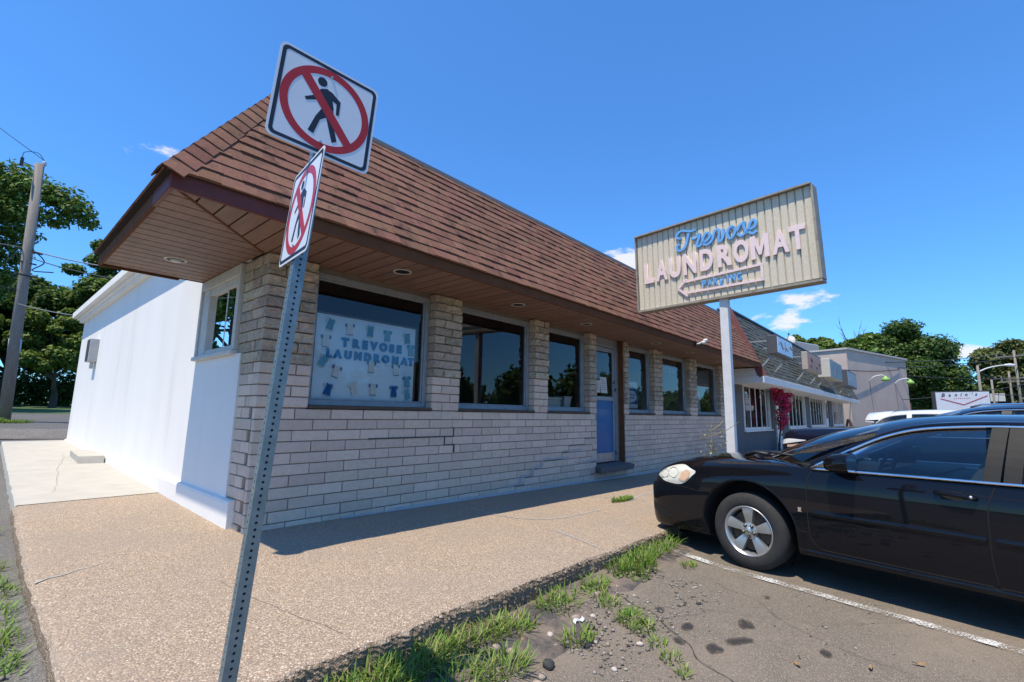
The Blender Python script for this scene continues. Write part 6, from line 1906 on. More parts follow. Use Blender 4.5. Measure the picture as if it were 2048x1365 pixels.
mb.add([(X0 - .1, .3, ZE), (X1 + .1, .3, ZE), (X1 + .1, .3, ZT), (X0 - .1, .3, ZT)], [(0, 1, 2, 3)])
mb.build('roof_deck', M_felt, rfo, fix=False)
mb = SB(); mb.box(X0 - .14, X1 + .14, -0.06, 0.34, ZT, ZT + 0.06); mb.build('coping', pmat('coping_dark', (0.07, 0.075, 0.08), rough=0.5), rfo)
mb = SB(); mb.bar((X0 - .13, YE - 0.02, ZE - 0.02), (X0 - .13, -0.02, ZT + 0.0), 0.06, 0.24, up=tuple(ng)); mb.build('rake_trim', pmat('red_trim', (0.20, 0.068, 0.058), (0.17, 0.058, 0.05), scale=5, rough=0.7), rfo)
mb = SB(); mb.box(X0 - .16, X1 + .12, YE - 0.06, YE + 0.06, 2.32, 2.56); mb.box(X0 - .16, X0 + 0.0, YE + .06, 0.0, 2.32, 2.56)
bevel(mb.build('eave_fascia', M_shopw, rfo), 0.01)
mb = SB()
for k in range(3): mb.box(X0 - .155, X0 - .10, YE + 0.16 + 0.03 * k, 0.05, 2.565 + 0.085 * k, 2.645 + 0.085 * k)
mb.build('eave_return', M_shopw, rfo)
mb = SB(); mb.box(X0, X1 + .1, YE + .06, 0.0, 2.345, 2.36); mb.build('eave_soffit', M_shopw, rfo)
mb = SB(); mb.bar((X0 - .2, -0.62, 3.45), (X0 - .2, -0.42, 3.75), 0.03, 0.10); mb.build('flashing', M_shopw, rfo)

# box signs standing off the mansard
def box_sign(nm, x0, x1, z0, z1, y, dep, side_m, face_m, label, marks=None, frame=0.05):
    o = empty(nm, (x0, y, z0), label, 'sign', 'box signs on the green mansard')
    w, h = x1 - x0, z1 - z0
    mb = MB(); mb.box(0, w, 0, dep, 0, h); bevel(mb.build('cabinet', side_m, o), 0.015)
    mb = MB(); mb.box(frame, w - frame, -0.012, -0.001, frame, h - frame); mb.build('face', face_m, o)
    mb = MB()
    yr = lambda z: YE + (z - ZE) / (ZT - ZE) * (-YE)
    for xx in (0.2, w - 0.2):
        mb.bar((xx, dep, h * 0.75), (xx, yr(z0 + h * 0.75) - y + 0.03, h * 0.75), 0.05, 0.05)
        mb.bar((xx, dep * 0.6, 0.0), (xx - 0.1, yr(z0 - 0.45) - y + 0.02, -0.45), 0.045, 0.045)
    mb.build('bracket', pmat('bracket_grey', (0.35, 0.35, 0.35), rough=0.5, metallic=0.4), o)
    if marks:
        for nm2, geo, mt in marks: geo(MB(), w, h).build(nm2, mt, o)
    return o
def wave(mb, w, h):
    for s_, e_, sg in ((0.10, 0.46, 1), (0.54, 0.92, -1)):
        mb.tube([(w * (s_ + (e_ - s_) * t / 12), -0.016, h * (0.52 + 0.16 * sg * math.sin(2 * math.pi * t / 12))) for t in range(13)], 0.018, 5)
    mb.tube([(w * 0.5, -0.016, h * 0.25), (w * 0.5, -0.016, h * 0.8)], 0.014, 5)
    return mb
def blobs(seed, n, a, b):
    def f(mb, w, h):
        r_ = random.Random(seed)
        for _ in range(n):
            x, z = r_.uniform(.1, .8) * w, r_.uniform(.15, .75) * h
            mb.box(x, x + r_.uniform(*a) * w, -0.018, -0.012 - 0.0005 * r_.random(), z, z + r_.uniform(*b) * h)
        return mb
    return f
M_sgrey = pmat('sign_grey', (0.08, 0.08, 0.085), rough=0.5)
M_sfw = pmat('sign_face_white', (0.66, 0.70, 0.76), (0.58, 0.63, 0.70), scale=2, rough=0.3)
box_sign('box_sign', 15.45, 17.75, 3.30, 3.93, -1.42, 0.30, M_sgrey, M_sfw, 'white box sign with thin wavy lines, nearest the pylon sign', [('wave_mark', wave, pmat('wave_ink', (0.16, 0.18, 0.24), rough=0.6))])
box_sign('box_sign', 21.0, 24.2, 3.22, 3.98, -1.35, 0.22, pmat('sign_tan', (0.42, 0.36, 0.30), rough=0.6), pmat('orange_face', (0.70, 0.21, 0.05), (0.45, 0.14, 0.05), scale=1.6, rough=0.4), 'rusty orange box sign on the green mansard', [('dark_marks', blobs(3, 5, (.05, .1), (.1, .2)), pmat('orange_ink', (0.10, 0.045, 0.03), rough=0.6))])
box_sign('box_sign', 26.1, 30.2, 3.25, 4.18, -1.45, 0.55, pmat('sign_cream', (0.55, 0.51, 0.44), rough=0.6), pmat('bluegrey_face', (0.16, 0.22, 0.27), (0.24, 0.27, 0.28), scale=1.2, rough=0.35), 'deep cream box sign with blue grey face on the mansard', [('pale_marks', blobs(8, 9, (.04, .09), (.12, .3)), pmat('pale_ink', (0.40, 0.34, 0.30), rough=0.6))])
box_sign('box_sign', 32.8, 37.2, 3.15, 4.16, -1.42, 0.40, M_sgrey, pmat('grey_face', (0.40, 0.43, 0.46), (0.35, 0.38, 0.41), scale=2, rough=0.4), 'dark framed grey box sign, last along the mansard', [('face_rule', lambda m, w, h: m.box(w * .15, w * .85, -0.018, -0.012, h * .42, h * .46), pmat('pale_rule', (0.55, 0.57, 0.6)))], frame=0.09)

# satellite dish
ds = empty('satellite_dish', (27.6, 0.65, 4.96), 'round pale satellite dish on the flat roof of the shop row', 'dish')
mb = MB(); mb.lathe([(0.0, 0.0), (0.25, 0.04), (0.45, 0.13), (0.58, 0.24), (0.575, 0.255), (0.44, 0.15), (0.0, 0.03)], 28, 'y'); mb.build('dish', pmat('dish_white', (0.50, 0.48, 0.44), rough=0.6), ds, smooth=True, loc=(0, 0, 0.45), rot=(R(-20), 0, R(-118)), scale=(.68, .68, .68))
mb = MB(); mb.tube([(0.05, 0.02, 0.0), (0.05, 0.02, 0.6)], 0.03, 8); mb.build('mast', M_sgrey, ds)
mb = MB(); mb.tube([(-0.05, -0.0, 0.45), (-0.45, -0.2, 0.75)], 0.015, 6); mb.box(-0.5, -0.42, -0.24, -0.16, 0.72, 0.82); mb.build('feed_arm', M_sgrey, ds)

# red flowering vine on the shop wall, green plant under it
def leaf_cloud(name, clumps, n, size, mat, parent, seed, up=0.35, flat=0.55, jit=0.25):
    rng = np.random.default_rng(seed)
    cl = np.array(clumps, dtype=float)          # x,y,z,rx,ry,rz
    wts = (cl[:, 3] * cl[:, 4] + cl[:, 4] * cl[:, 5] + cl[:, 3] * cl[:, 5]); wts /= wts.sum()
    idx = rng.choice(len(cl), n, p=wts)
    d = rng.normal(size=(n, 3)); d /= np.linalg.norm(d, axis=1)[:, None]
    rad = rng.random(n) ** (1 / 3.6)
    rad = rad * (1 + jit * (rng.random(n) - 0.5))
    P = cl[idx, :3] + d * rad[:, None] * cl[idx, 3:6]
    N_ = d * 0.7 + np.array([0, 0, up]) + rng.normal(size=(n, 3)) * flat
    N_ /= np.linalg.norm(N_, axis=1)[:, None]
    A = np.cross(N_, rng.normal(size=(n, 3))); A /= np.linalg.norm(A, axis=1)[:, None]
    B = np.cross(N_, A)
    s = size * (0.6 + 0.8 * rng.random(n))[:, None]
    w = 0.55
    V = np.stack([P - A * s, P + B * s * w - A * s * 0.1, P + A * s * 1.0, P - B * s * w - A * s * 0.1], 1)
    V[:, 2] -= N_ * s * 0.25; V[:, 0] -= N_ * s * 0.15
    me = np_mesh(name, V.reshape(-1, 3), np.arange(4 * n).reshape(n, 4))
    o = link(name, me, mat, parent)
    return o
M_flower = pmat('magenta_flowers', (0.68, 0.045, 0.17), (0.50, 0.025, 0.10), scale=3, rough=0.7, island=0.35, trans=0.3)
M_vleaf = pmat('vine_leaf', (0.07, 0.13, 0.025), (0.13, 0.16, 0.03), scale=3, rough=0.7, island=0.4, trans=0.3)
vn = empty('flowering_vine', (19.9, -0.3, lot_z(19, 0)), 'tall flowering vine with crimson blossom trained up the shop wall', 'vine')
zz0 = lot_z(19, 0)
_rv = random.Random(17)
vc = []
for (a_, c_, w_) in [(-1.15, 2.52, .30), (-.6, 2.45, .38), (0, 2.28, .42), (.5, 2.05, .45), (.7, 1.70, .42), (.55, 1.35, .36), (.35, 1.05, .30), (.1, 1.95, .25)]:
    for _ in range(6): vc.append((a_ + _rv.gauss(0, w_ * .7), -.15 + _rv.gauss(0, .08), c_ - zz0 + _rv.gauss(0, .13), _rv.uniform(.12, .26), .16, _rv.uniform(.10, .2)))
leaf_cloud('blossom', vc, 2300, 0.055, M_flower, vn, 5)
leaf_cloud('leaves', [(a, b, c, d * 1.05, e, f * 1.1) for a, b, c, d, e, f in vc] + [(.2, -.05, .6 - zz0, .2, .15, .4)], 420, 0.055, pmat('vine_leaf_dark', (0.05, 0.07, 0.03), rough=0.8, island=0.3), vn, 6)
mb = MB(); mb.tube(spline([(.25, .05, 0), (.2, 0, .5), (.35, -.05, 1.1), (.3, -.05, 1.8), (.0, -.05, 2.6)], 5), [0.045] * 4 + [0.035] * 12 + [0.02] * 5, 7); mb.build('stem', pmat('bark_dark', (0.05, 0.035, 0.025), rough=0.95), vn, smooth=True)
pln = empty('leafy_plant', (20.6, -0.6, lot_z(20, -.6)), 'low yellow green plant at the foot of the flowering vine', 'plant')
leaf_cloud('leaves', [(0, 0, .25, .35, .2, .22), (.25, 0, .35, .25, .2, .2)], 320, 0.07, M_vleaf, pln, 9)
mb = MB()
for k in range(7): mb.tube([(0.05 * k - .15, 0, 0), (0.12 * k - .35, .02, .35), (0.2 * k - .6, 0, .75)], [.012, .01, .004], 5)
mb.build('stem', pmat('dry_stalk', (0.30, 0.25, 0.10), rough=0.9), pln)

# ================================================================ GREY RENDERED BUILDING
gb = empty('rendered_building', (46.8, 0.0, -0.35), 'tall plain grey rendered building with flat roof beyond the shop row', 'building', rz=R(-16))
M_grey = pmat('grey_render', (0.58, 0.45, 0.37), (0.52, 0.40, 0.33), scale=0.7, rough=0.9, bump=0.1, bscale=10, c3=(0.42, 0.35, 0.30), s3=0.4, t3=(0.5, 0.8))
mb = MB(); mb.hexa([(0, 0, -1), (12.6, 0, -1), (12.6, 18, -1), (0, 18, -1), (0, 0, 7.4), (12.6, 0, 7.4), (12.6, 18, 7.4), (0, 18, 7.4)]); mb.build('wall', M_grey, gb)
mb = MB(); mb.box(-0.12, 12.75, -0.12, 18.1, 7.401, 7.55); mb.build('coping', pmat('pale_coping', (0.55, 0.50, 0.46), rough=0.7), gb)
M_green = pmat('lamp_green', (0.30, 0.52, 0.12), (0.25, 0.45, 0.1), scale=5, rough=0.5)
for i, x in enumerate((3.9, 9.4)):
    gl = empty('wall_lamp', (0, 0, 0)); gl.parent = gb
    mb = MB(); mb.tube(spline([(x, 0, 4.9), (x + .05, -.35, 5.25), (x + .3, -.8, 5.4), (x + .5, -1.0, 5.35)], 5), 0.04, 6); mb.build('arm', M_shopw, gl, smooth=True)
    mb = MB(); mb.lathe([(0.02, 0.30), (0.10, 0.22), (0.30, 0.0), (0.28, -0.16), (0.0, -0.1)], 18, 'z', (x + .55, -1.05, 5.05)); mb.build('shade', M_green, gl, smooth=True)
    mb = MB(); mb.tube([(x, -0.02, 4.9), (x + .3, -0.02, 2.5), (x + .5, -.02, -.5)], 0.035, 5); mb.build('conduit', pmat('conduit_grey', (0.24, 0.22, 0.21), rough=0.7), gl)
mb = MB(); mb.box(6.5, 11.9, -0.9, 0, 1.9, 2.15); mb.build('canopy', pmat('canopy_dark', (0.10, 0.085, 0.075), rough=0.8), gb)
mb = MB(); mb.box(-0.14, -0.02, 2.6, 3.0, 5.4, 6.6); mb.box(-0.16, -0.02, 2.4, 3.2, 6.5, 6.65); mb.build('vent_box', pmat('vent_brown', (0.26, 0.20, 0.17), rough=0.8), gb)
mb = MB(); mb.box(12.61, 12.75, -.05, .2, 0.5, 3.2); mb.build('corner_trim', pmat('red_trim', (0.27, 0.055, 0.05)), gb)
ac = empty('rooftop_unit', (51.3, 3.2, 7.2), 'grey ribbed air conditioning unit on the rendered building roof', 'air conditioner', rz=R(-16))
mb = MB(); mb.box(-3.4, 1.4, 0, 1.5, 0.0, 1.15); bevel(mb.build('case', pmat('ac_grey', (0.42, 0.43, 0.44), rough=0.5), ac), 0.03)
mb = MB()
for k in range(20): mb.box(-3.3 + k * .23, -3.2 + k * .23, -0.03, -0.001, 0.12, 1.05)
mb.build('louvre', pmat('ac_dark', (0.20, 0.21, 0.22), rough=0.6), ac)
# sandwich board
ab = empty('sandwich_board', (25.6, -2.35, lot_z(25, -2)), 'black sandwich board standing behind the dark SUV', 'sign')
mb = MB(); mb.hexa([(0, 0, 0), (.7, 0, 0), (.7, .03, 0), (0, .03, 0), (0, .28, 1.35), (.7, .28, 1.35), (.7, .31, 1.35), (0, .31, 1.35)]); mb.hexa([(0, .6, 0), (.7, .6, 0), (.7, .63, 0), (0, .63, 0), (0, .32, 1.35), (.7, .32, 1.35), (.7, .35, 1.35), (0, .35, 1.35)])
mb.build('panel', M_trim, ab)
mb = MB(); mb.hexa([(.08, -.01, .12), (.62, -.01, .12), (.62, .018, .12), (.08, .018, .12), (.08, .23, 1.25), (.62, .23, 1.25), (.62, .26, 1.25), (.08, .26, 1.25)]); mb.build('face', pmat('board_red', (0.14, 0.04, 0.03), rough=0.6), ab)

# street sign board with a red chevron
bb = empty('roadside_sign', (41.04, -5.28, 2.9 - 4.2), 'white roadside sign with black script and red chevron behind the dark SUV roof', 'sign')
ub = Vector((43.48 - 41.04, -8.09 + 5.28, 0.0)); BWD = ub.length; ub.normalize(); nb_ = Vector((ub.y, -ub.x, 0))
if nb_.x > 0: nb_ = -nb_
o_ = Vector((0, 0, 2.93)); vb = Vector((0, 0, 1))
bfn = lambda a, b, d: o_ + ub * a + vb * b + nb_ * d
def bquad(poly, d0, d1): 
    m_ = MB(); m_.prism(poly, d0, d1, bfn); return m_
bquad([(0, 0), (BWD, .12), (BWD, 1.62), (0, 1.50)], -0.25, 0.0).build('cabinet', pmat('sign_dark_edge', (0.06, 0.06, 0.065), rough=0.5), bb)
bquad([(.06, .06), (BWD - .06, .18), (BWD - .06, 1.55), (.06, 1.43)], 0.001, 0.02).build('face', pmat('sign_face_bright', (0.72, 0.73, 0.76), rough=0.4), bb)
m_ = MB()
for p, q in (((.35, 1.02), (BWD * .5, .64)), ((BWD * .5, .64), (BWD - .2, 1.28))): m_.bar(bfn(p[0], p[1], .03), bfn(q[0], q[1], .03), 0.045, 0.012, up=tuple(nb_))
m_.build('chevron', pmat('sign_chev_red', (0.45, 0.02, 0.02), rough=0.5), bb)
for ch, a in zip("Banin's", (.55, 1.0, 1.42, 1.76, 2.12, 2.5, 2.78)):
    me = text_mesh(ch, 0.34 if ch == 'B' else 0.28, 0.004, 0.004)
    for v in me.vertices: v.co.x += v.co.y * 0.3
    place_uv(me, bfn(a, 1.22 + a * .05, 0.028), ub * 1.25, vb, nb_)
    link('letter', me, pmat('sign_ink', (0.03, 0.03, 0.035), rough=0.5), bb)
m_ = MB()
for k in range(9): m_.prism([(1.25 + k * .13, 1.02 + k * .006), (1.33 + k * .13, 1.02 + k * .006), (1.33 + k * .13, 1.06 + k * .006), (1.25 + k * .13, 1.06 + k * .006)], 0.021, 0.026, bfn)
m_.build('small_lettering', pmat('sign_pale_red', (0.55, 0.16, 0.15), rough=0.5), bb)
m_ = MB(); m_.box(BWD * .5 * ub.x - .12, BWD * .5 * ub.x + .12, BWD * .5 * ub.y - .12, BWD * .5 * ub.y + .12, 0.8, 3.0); m_.build('pole', M_sgrey, bb)
# ================================================================ TREES
M_bark = pmat('bark', (0.10, 0.075, 0.055), (0.065, 0.05, 0.038), scale=7, rough=0.95, bump=0.7, bscale=16, stretch=(1, 1, 0.25))
LM = {}
def leafmat(k, c1, c2):
    LM[k] = pmat('leaf_' + k, c1, c2, scale=0.5, rough=0.55, island=0.35, trans=0.32, spec=0.35)
leafmat('deep', (0.055, 0.11, 0.018), (0.085, 0.14, 0.024))
leafmat('mid', (0.085, 0.16, 0.024), (0.12, 0.19, 0.03))
leafmat('bright', (0.13, 0.20, 0.032), (0.17, 0.23, 0.04))
leafmat('warm', (0.10, 0.125, 0.03), (0.125, 0.14, 0.034))
def tree(name, label, base, crown, lm, n, size, seed, trunk_r=0.3, group=None, nclump=40, fork=0.45, extra=None, clump=0.34, low=-0.9):
    """crown: (cx,cy,cz,rx,ry,rz) in world metres; base: foot of the trunk"""
    base = Vector(base)
    o = empty(name, base, label, 'tree', group)
    rr = random.Random(seed)
    cx, cy, cz, rx, ry, rz = crown
    cl = []
    for k in range(nclump):
        while True:
            d = Vector((rr.gauss(0, 1), rr.gauss(0, 1), rr.gauss(0, 1)))
            d.normalize()
            if d.z > low: break
        q = rr.uniform(0.35, 0.95) ** 0.7
        s = clump * rr.uniform(0.55, 1.25)
        p = Vector((cx + d.x * rx * q * (1 - s * .45), cy + d.y * ry * q * (1 - s * .45), cz + d.z * rz * q * (1 - s * .45)))
        rad = min(rx, ry, rz) * s
        cl.append((p.x - base.x, p.y - base.y, p.z - base.z, rad * rr.uniform(.85, 1.3), rad * rr.uniform(.85, 1.3), rad * rr.uniform(.6, .85)))
    for e in (extra or []): cl.append((e[0] - base.x, e[1] - base.y, e[2] - base.z, *e[3:]))
    leaf_cloud('crown', cl, n, size, lm, o, seed, up=0.55, flat=0.5, jit=0.5)
    mb = MB()
    top = Vector((cx, cy, cz + rz * 0.35)) - base
    fk = Vector((cx, cy, cz - rz * 0.75)) - base
    fk = Vector((fk.x * 0.7, fk.y * 0.7, max(fk.z, 1.5)))
    mb.tube(spline([(0, 0, -0.3), (0.03, 0.02, fk.z * .5), tuple(fk), tuple(top)], 5), [trunk_r * (1.15 - 0.95 * k / 15) for k in range(16)], 9)
    for k in range(min(12, len(cl))):
        c = cl[(k * 3) % len(cl)]
        s0 = fk + (top - fk) * rr.uniform(0.0, 0.6)
        e = Vector(c[:3]); m_ = s0.lerp(e, 0.5) + Vector((0, 0, -0.06 * (e - s0).length))
        mb.tube(spline([tuple(s0), tuple(m_), tuple(e)], 4), [trunk_r * v for v in (.42, .38, .34, .3, .26, .22, .17, .12, .06)], 6)
    mb.build('trunk', M_bark, o, smooth=True)
    return o
gz = lambda x, y: lot_z(x, y) - 0.05
# left, beyond the side road
tree('spreading_tree', 'big spreading tree reaching over the utility pole at the left edge', (-7.5, 33.5, gz(-7, 33)), (-5.6, 32.5, 11.4, 4.6, 4.0, 3.7), LM['mid'], 42000, 0.13, 1, 0.38, 'trees behind the side road', 46,
     extra=[(-1.2, 30.0, 12.6, 1.2, 1.1, .8), (-.1, 29.3, 12.3, 1.1, 1.0, .7), (.6, 28.8, 11.7, .8, .8, .6), (1.0, 28.6, 11.1, .55, .55, .45), (-.2, 29.3, 11.1, .8, .7, .5), (-1.6, 30.2, 11.3, 1.2, 1., .8), (-1.3, 30.4, 10.2, .8, .8, .4), (-2.0, 31.0, 9.4, 1.2, 1.0, 1.0), (-1.9, 31.2, 8.2, 1.1, 1.0, .9), (-2.2, 31.6, 7.2, 1.0, .9, .8), (-1.9, 30.6, 13.2, 1.2, 1.1, .8)])
tree('tall_tree', 'tall narrow dark tree right behind the white wall corner', (4.2, 42.5, gz(4, 42)), (4.3, 42.3, 9.2, 3.3, 2.8, 5.7), LM['mid'], 60000, 0.155, 2, 0.35, 'trees behind the side road', 44)
tree('dense_tree', 'dense dark round tree behind the utility pole', (-0.6, 45.0, gz(0, 45)), (-0.6, 44.5, 7.0, 3.8, 3.2, 4.9), LM['deep'], 40000, 0.16, 3, 0.35, 'trees behind the side road', 40)
tree('maple_tree', 'lower bright green maple in front of the dark trees', (1.7, 40.0, gz(2, 40)), (1.5, 39.3, 5.2, 2.9, 1.8, 3.2), LM['bright'], 32000, 0.13, 4, 0.22, 'trees behind the side road', 34)
tree('edge_tree', 'shadowy tree filling the far left edge behind the pole', (-4.6, 42.0, gz(-4, 42)), (-4.6, 41.5, 6.2, 3.0, 2.6, 4.4), LM['deep'], 30000, 0.15, 6, 0.3, 'trees behind the side road', 36)
tree('woodland_tree', 'deep green tree at the back, hidden lower down by the white wall', (9.0, 46.0, gz(9, 46)), (9.0, 46, 6.6, 4.2, 3.0, 4.8), LM['deep'], 26000, 0.17, 7, 0.32, 'trees behind the side road', 36)
us = empty('undergrowth', (0, 47, gz(0, 47)))
leaf_cloud('shrubs', [(x, 0.8 * math.sin(x * 1.7), 1.2 + 0.5 * math.sin(x * 2.3), 1.6, 1.2, 1.5) for x in range(-14, 16)], 34000, 0.15, LM['deep'], us, 15)
tag(us, 'dark undergrowth filling the gaps under the trees', 'undergrowth', kind='stuff')
for c in us.children: c['kind'] = 'stuff'

# right, behind the grey building
tree('large_maple', 'large dense dark maple rising behind the grey rendered building', (77, -2.6, -0.6), (76.5, -3.0, 6.9, 6.2, 5.6, 6.1), LM['deep'], 80000, 0.21, 21, 0.5, 'trees beyond the grey building', 60, extra=[(80, -8.0, 5.4, 1.6, 1.8, 1.2), (79.4, -7.2, 7.0, 1.6, 1.8, 1.3), (78.8, -6.4, 9.2, 1.6, 1.7, 1.4), (75.2, -3.0, 12.6, 2.0, 2.0, 1.2), (79.8, -7.4, 3.4, 1.6, 1.6, 1.2)])
tree('roundtop_tree', 'rounded mid green tree left of the large maple', (74, 1.2, -0.6), (74, 1.0, 9.4, 2.9, 2.7, 3.2), LM['mid'], 26000, 0.25, 22, 0.3, 'trees beyond the grey building', 36)
tree('hedge_tree', 'lower dark green tree between the dish and the round tree', (72.5, 3.5, -0.6), (72.3, 3.3, 8.9, 2.5, 2.3, 2.5), LM['deep'], 22000, 0.25, 23, 0.3, 'trees beyond the grey building', 34)
tree('light_tree', 'pale yellow green tree beside the satellite dish', (70.5, 5.4, -0.6), (70.5, 5.2, 9.3, 2.2, 2.0, 2.6), LM['bright'], 22000, 0.24, 24, 0.3, 'trees beyond the grey building', 34)
tree('sapling_tree', 'small light green tree just right of the satellite dish', (68.8, 7.5, -0.6), (68.8, 7.3, 9.9, 1.6, 1.6, 2.3), LM['bright'], 12000, 0.22, 25, 0.22, 'trees beyond the grey building', 26)
tree('roadside_tree', 'broad tree at the right edge behind the power poles', (102, -15.5, -0.6), (101, -15.4, 9.3, 5.2, 5.6, 4.6), LM['warm'], 36000, 0.30, 26, 0.5, 'trees along the far road', 44, extra=[(99, -11.6, 10.2, 1.6, 1.8, 1.5), (99.5, -13.8, 4.5, 2.0, 2.4, 3.0), (101, -17.0, 4.0, 3.0, 3.0, 3.4)])
tree('young_tree', 'small round tree behind the white roadside sign', (97, -11.2, -0.6), (97, -11.2, 4.8, 1.9, 2.2, 2.2), LM['warm'], 12000, 0.26, 27, 0.2, 'trees along the far road', 24)
fb = empty('far_hedge', (104, -12, -0.5))
leaf_cloud('shrubs', [(0, y, 1.4, 2.0, 1.6, 2.0) for y in range(-16, 12, 2)], 16000, 0.3, LM['warm'], fb, 31)
tag(fb, 'distant hedge along the far road', 'hedge', kind='stuff')
for c in fb.children: c['kind'] = 'stuff'
# bare dead branches above the trees
bt = empty('dead_tree', (73.5, 2.2, 0.3), 'bare dead tree whose twigs stand above the green crowns', 'tree', 'trees beyond the grey building')
mb = MB(); rr = random.Random(8)
mb.tube([(0, 0, 0), (0.1, 0.1, 6), (0.2, -0.2, 10.5)], [.28, .22, .10], 7)
for k in range(13):
    a = Vector((0.1, 0.0, rr.uniform(6.0, 10.0)))
    d = Vector((rr.uniform(-1, 1), rr.uniform(-1.4, 1.4), rr.uniform(.9, 1.6))).normalized()
    ln = rr.uniform(2.5, 4.6)
    pts_ = [a, a + d * ln * .4 + Vector((rr.uniform(-.2, .2), rr.uniform(-.2, .2), 0)), a + d * ln * .75, a + d * ln + Vector((0, 0, .3))]
    mb.tube(pts_, [.085, .06, .04, .012], 5)
    for j in range(4):
        b = pts_[1].lerp(pts_[3], rr.random()); d2 = (d + Vector((rr.uniform(-.9, .9), rr.uniform(-.9, .9), rr.uniform(-.2, .6)))).normalized()
        mb.tube([b, b + d2 * .6, b + d2 * 1.1 + Vector((0, 0, .15))], [.035, .022, .008], 4)
mb.build('trunk', pmat('dead_bark', (0.16, 0.13, 0.12), rough=0.95), bt, smooth=True)
# trees across the street, which the shop windows mirror
tree('street_tree', 'broad green tree across the street mirrored in the laundromat windows', (7.0, -38, -0.3), (7.0, -38, 5.0, 8.5, 4.0, 5.0), LM['mid'], 20000, 0.26, 41, 0.4, 'trees across the street', 40)
wd = empty('far_woodland', (60, -40, -0.4))
leaf_cloud('foliage', [(x, 5 * math.sin(x * .37), 2.6 + 1.6 * math.sin(x * .83), 5.5, 3.0, 4.2 + 1.2 * math.sin(x * .51)) for x in range(-48, 110, 5)], 46000, 0.5, LM['deep'], wd, 44)
tag(wd, 'wooded verge across the street mirrored in the far windows', 'woodland', kind='stuff')
for c in wd.children: c['kind'] = 'stuff'
tree('garden_tree', 'tree off to the left mirrored in the side window', (-11.5, 36, 0.8), (-11, 36, 8.0, 6.0, 3.5, 8.0), LM['mid'], 36000, 0.30, 45, 0.35, 'trees across the street', 60)

# ================================================================ POLES AND WIRES
M_wood = pmat('pole_wood', (0.27, 0.235, 0.20), (0.20, 0.17, 0.145), scale=5, rough=0.9, bump=0.5, bscale=22, stretch=(3, 3, 0.25))
M_wire = pmat('wire_black', (0.035, 0.035, 0.04), rough=0.6)
M_wireg = pmat('wire_grey', (0.20, 0.20, 0.21), rough=0.5)
def sag(a, b, s, n=14):
    a, b = Vector(a), Vector(b)
    return [a.lerp(b, t / n) - Vector((0, 0, 4 * s * (t / n) * (1 - t / n))) for t in range(n + 1)]
up_ = empty('utility_pole', (-1.05, 21.43, 0.6), 'grey wooden utility pole at left beside the side road', 'utility pole')
ax = Vector((-1.34 + 1.05, 19.49 - 21.43, 10.58 - 0.77))
ax = Vector((-0.30, -1.2, 9.9))
mb = MB(); mb.tube([(0, 0, -0.4), ax * 0.5, ax], [0.185, 0.165, 0.14], 18); mb.build('shaft', M_wood, up_, smooth=True)
mb = MB(); q = ax * 0.285; mb.lathe([(0.178, -0.26), (0.181, -0.26), (0.181, 0.26), (0.178, 0.26)], 20, 'z', tuple(q)); 
pla = mb.build('notice_plate', pmat('plate_pale', (0.50, 0.55, 0.62), rough=0.5), up_, smooth=True)
for v in pla.data.vertices:
    v.co += ax * ((v.co.z - q.z) / ax.z) - Vector((0, 0, v.co.z - q.z))
mb = MB(); mb.lathe([(0.0, 0.0), (0.05, 0.0), (0.09, 0.05), (0.05, 0.09), (0.07, 0.13), (0.03, 0.18), (0.0, 0.19)], 14, 'z', (ax.x + .12, ax.y, ax.z - .02)); mb.build('insulator', pmat('porcelain', (0.45, 0.47, 0.5), rough=0.25), up_, smooth=True)
mb = MB(); mb.tube(spline([tuple(ax + Vector((.13, 0, .15))), tuple(ax + Vector((-.1, 0, .42))), tuple(ax + Vector((-.45, 0, .30))), tuple(ax + Vector((-.48, 0, .05)))], 5), 0.012, 5)
mb.box(ax.x - .53, ax.x - .43, ax.y - .05, ax.y + .05, ax.z - .25, ax.z + .06); mb.tube([ax + Vector((-.48, 0, -.1)), ax + Vector((-.1, 0, -.18))], .02, 5); mb.build('jumper', M_wire, up_)
k60 = ax * 0.655
mb = MB()
for dz, L_ in ((0.0, .42), (-.45, .3), (-.95, .35)): mb.bar(k60 + Vector((-.2, -.05, dz)), k60 + Vector((L_, -.05, dz - .05)), .05, .05)
mb.tube(spline([tuple(k60 + Vector((.1, -.1, .1))), tuple(k60 + Vector((.5, -.1, -.35))), tuple(k60 + Vector((.2, -.1, -.75))), tuple(k60 + Vector((.8, -.1, -.7)))], 5), .022, 5)
mb.tube(spline([tuple(k60 + Vector((-.15, -.1, 0))), tuple(k60 + Vector((-.5, -.1, -.6))), tuple(k60 + Vector((-.2, -.1, -1.2)))], 5), .015, 5)
mb.build('hardware', M_wire, up_)
P0 = Vector(up_.location)
def wire(name, a, b, s, r_, label, mat=M_wire):
    mb = MB(); mb.tube(sag(a, b, s), r_, 5); return tag(mb.build(name, mat, smooth=True), label, 'wire', 'overhead wires')
wire('power_line', P0 + ax + Vector((.12, 0, .18)), (-14, 24.5, 22.0), .6, .012, 'thin power line rising to the upper left from the pole top')
wire('service_drop', P0 + k60 + Vector((.1, 0, .05)), (3.2, 9.0, 5.1), .35, .022, 'upper pale service wire from the pole to the laundromat roof', M_wireg)
wire('service_drop', P0 + k60 + Vector((.1, 0, -.25)), (3.2, 9.4, 4.7), .35, .018, 'second service wire just under the upper one', M_wire)
wire('telephone_line', P0 + k60 + Vector((.0, 0, -2.1)), (2.8, 11.5, 4.1), .35, .018, 'lower wire crossing in front of the trees to the white wall', M_wireg)
wire('telephone_line', P0 + k60 + Vector((-.1, 0, .1)), (-20, 24, 9.2), .5, .022, 'wire leaving the pole towards the left edge', M_wireg)
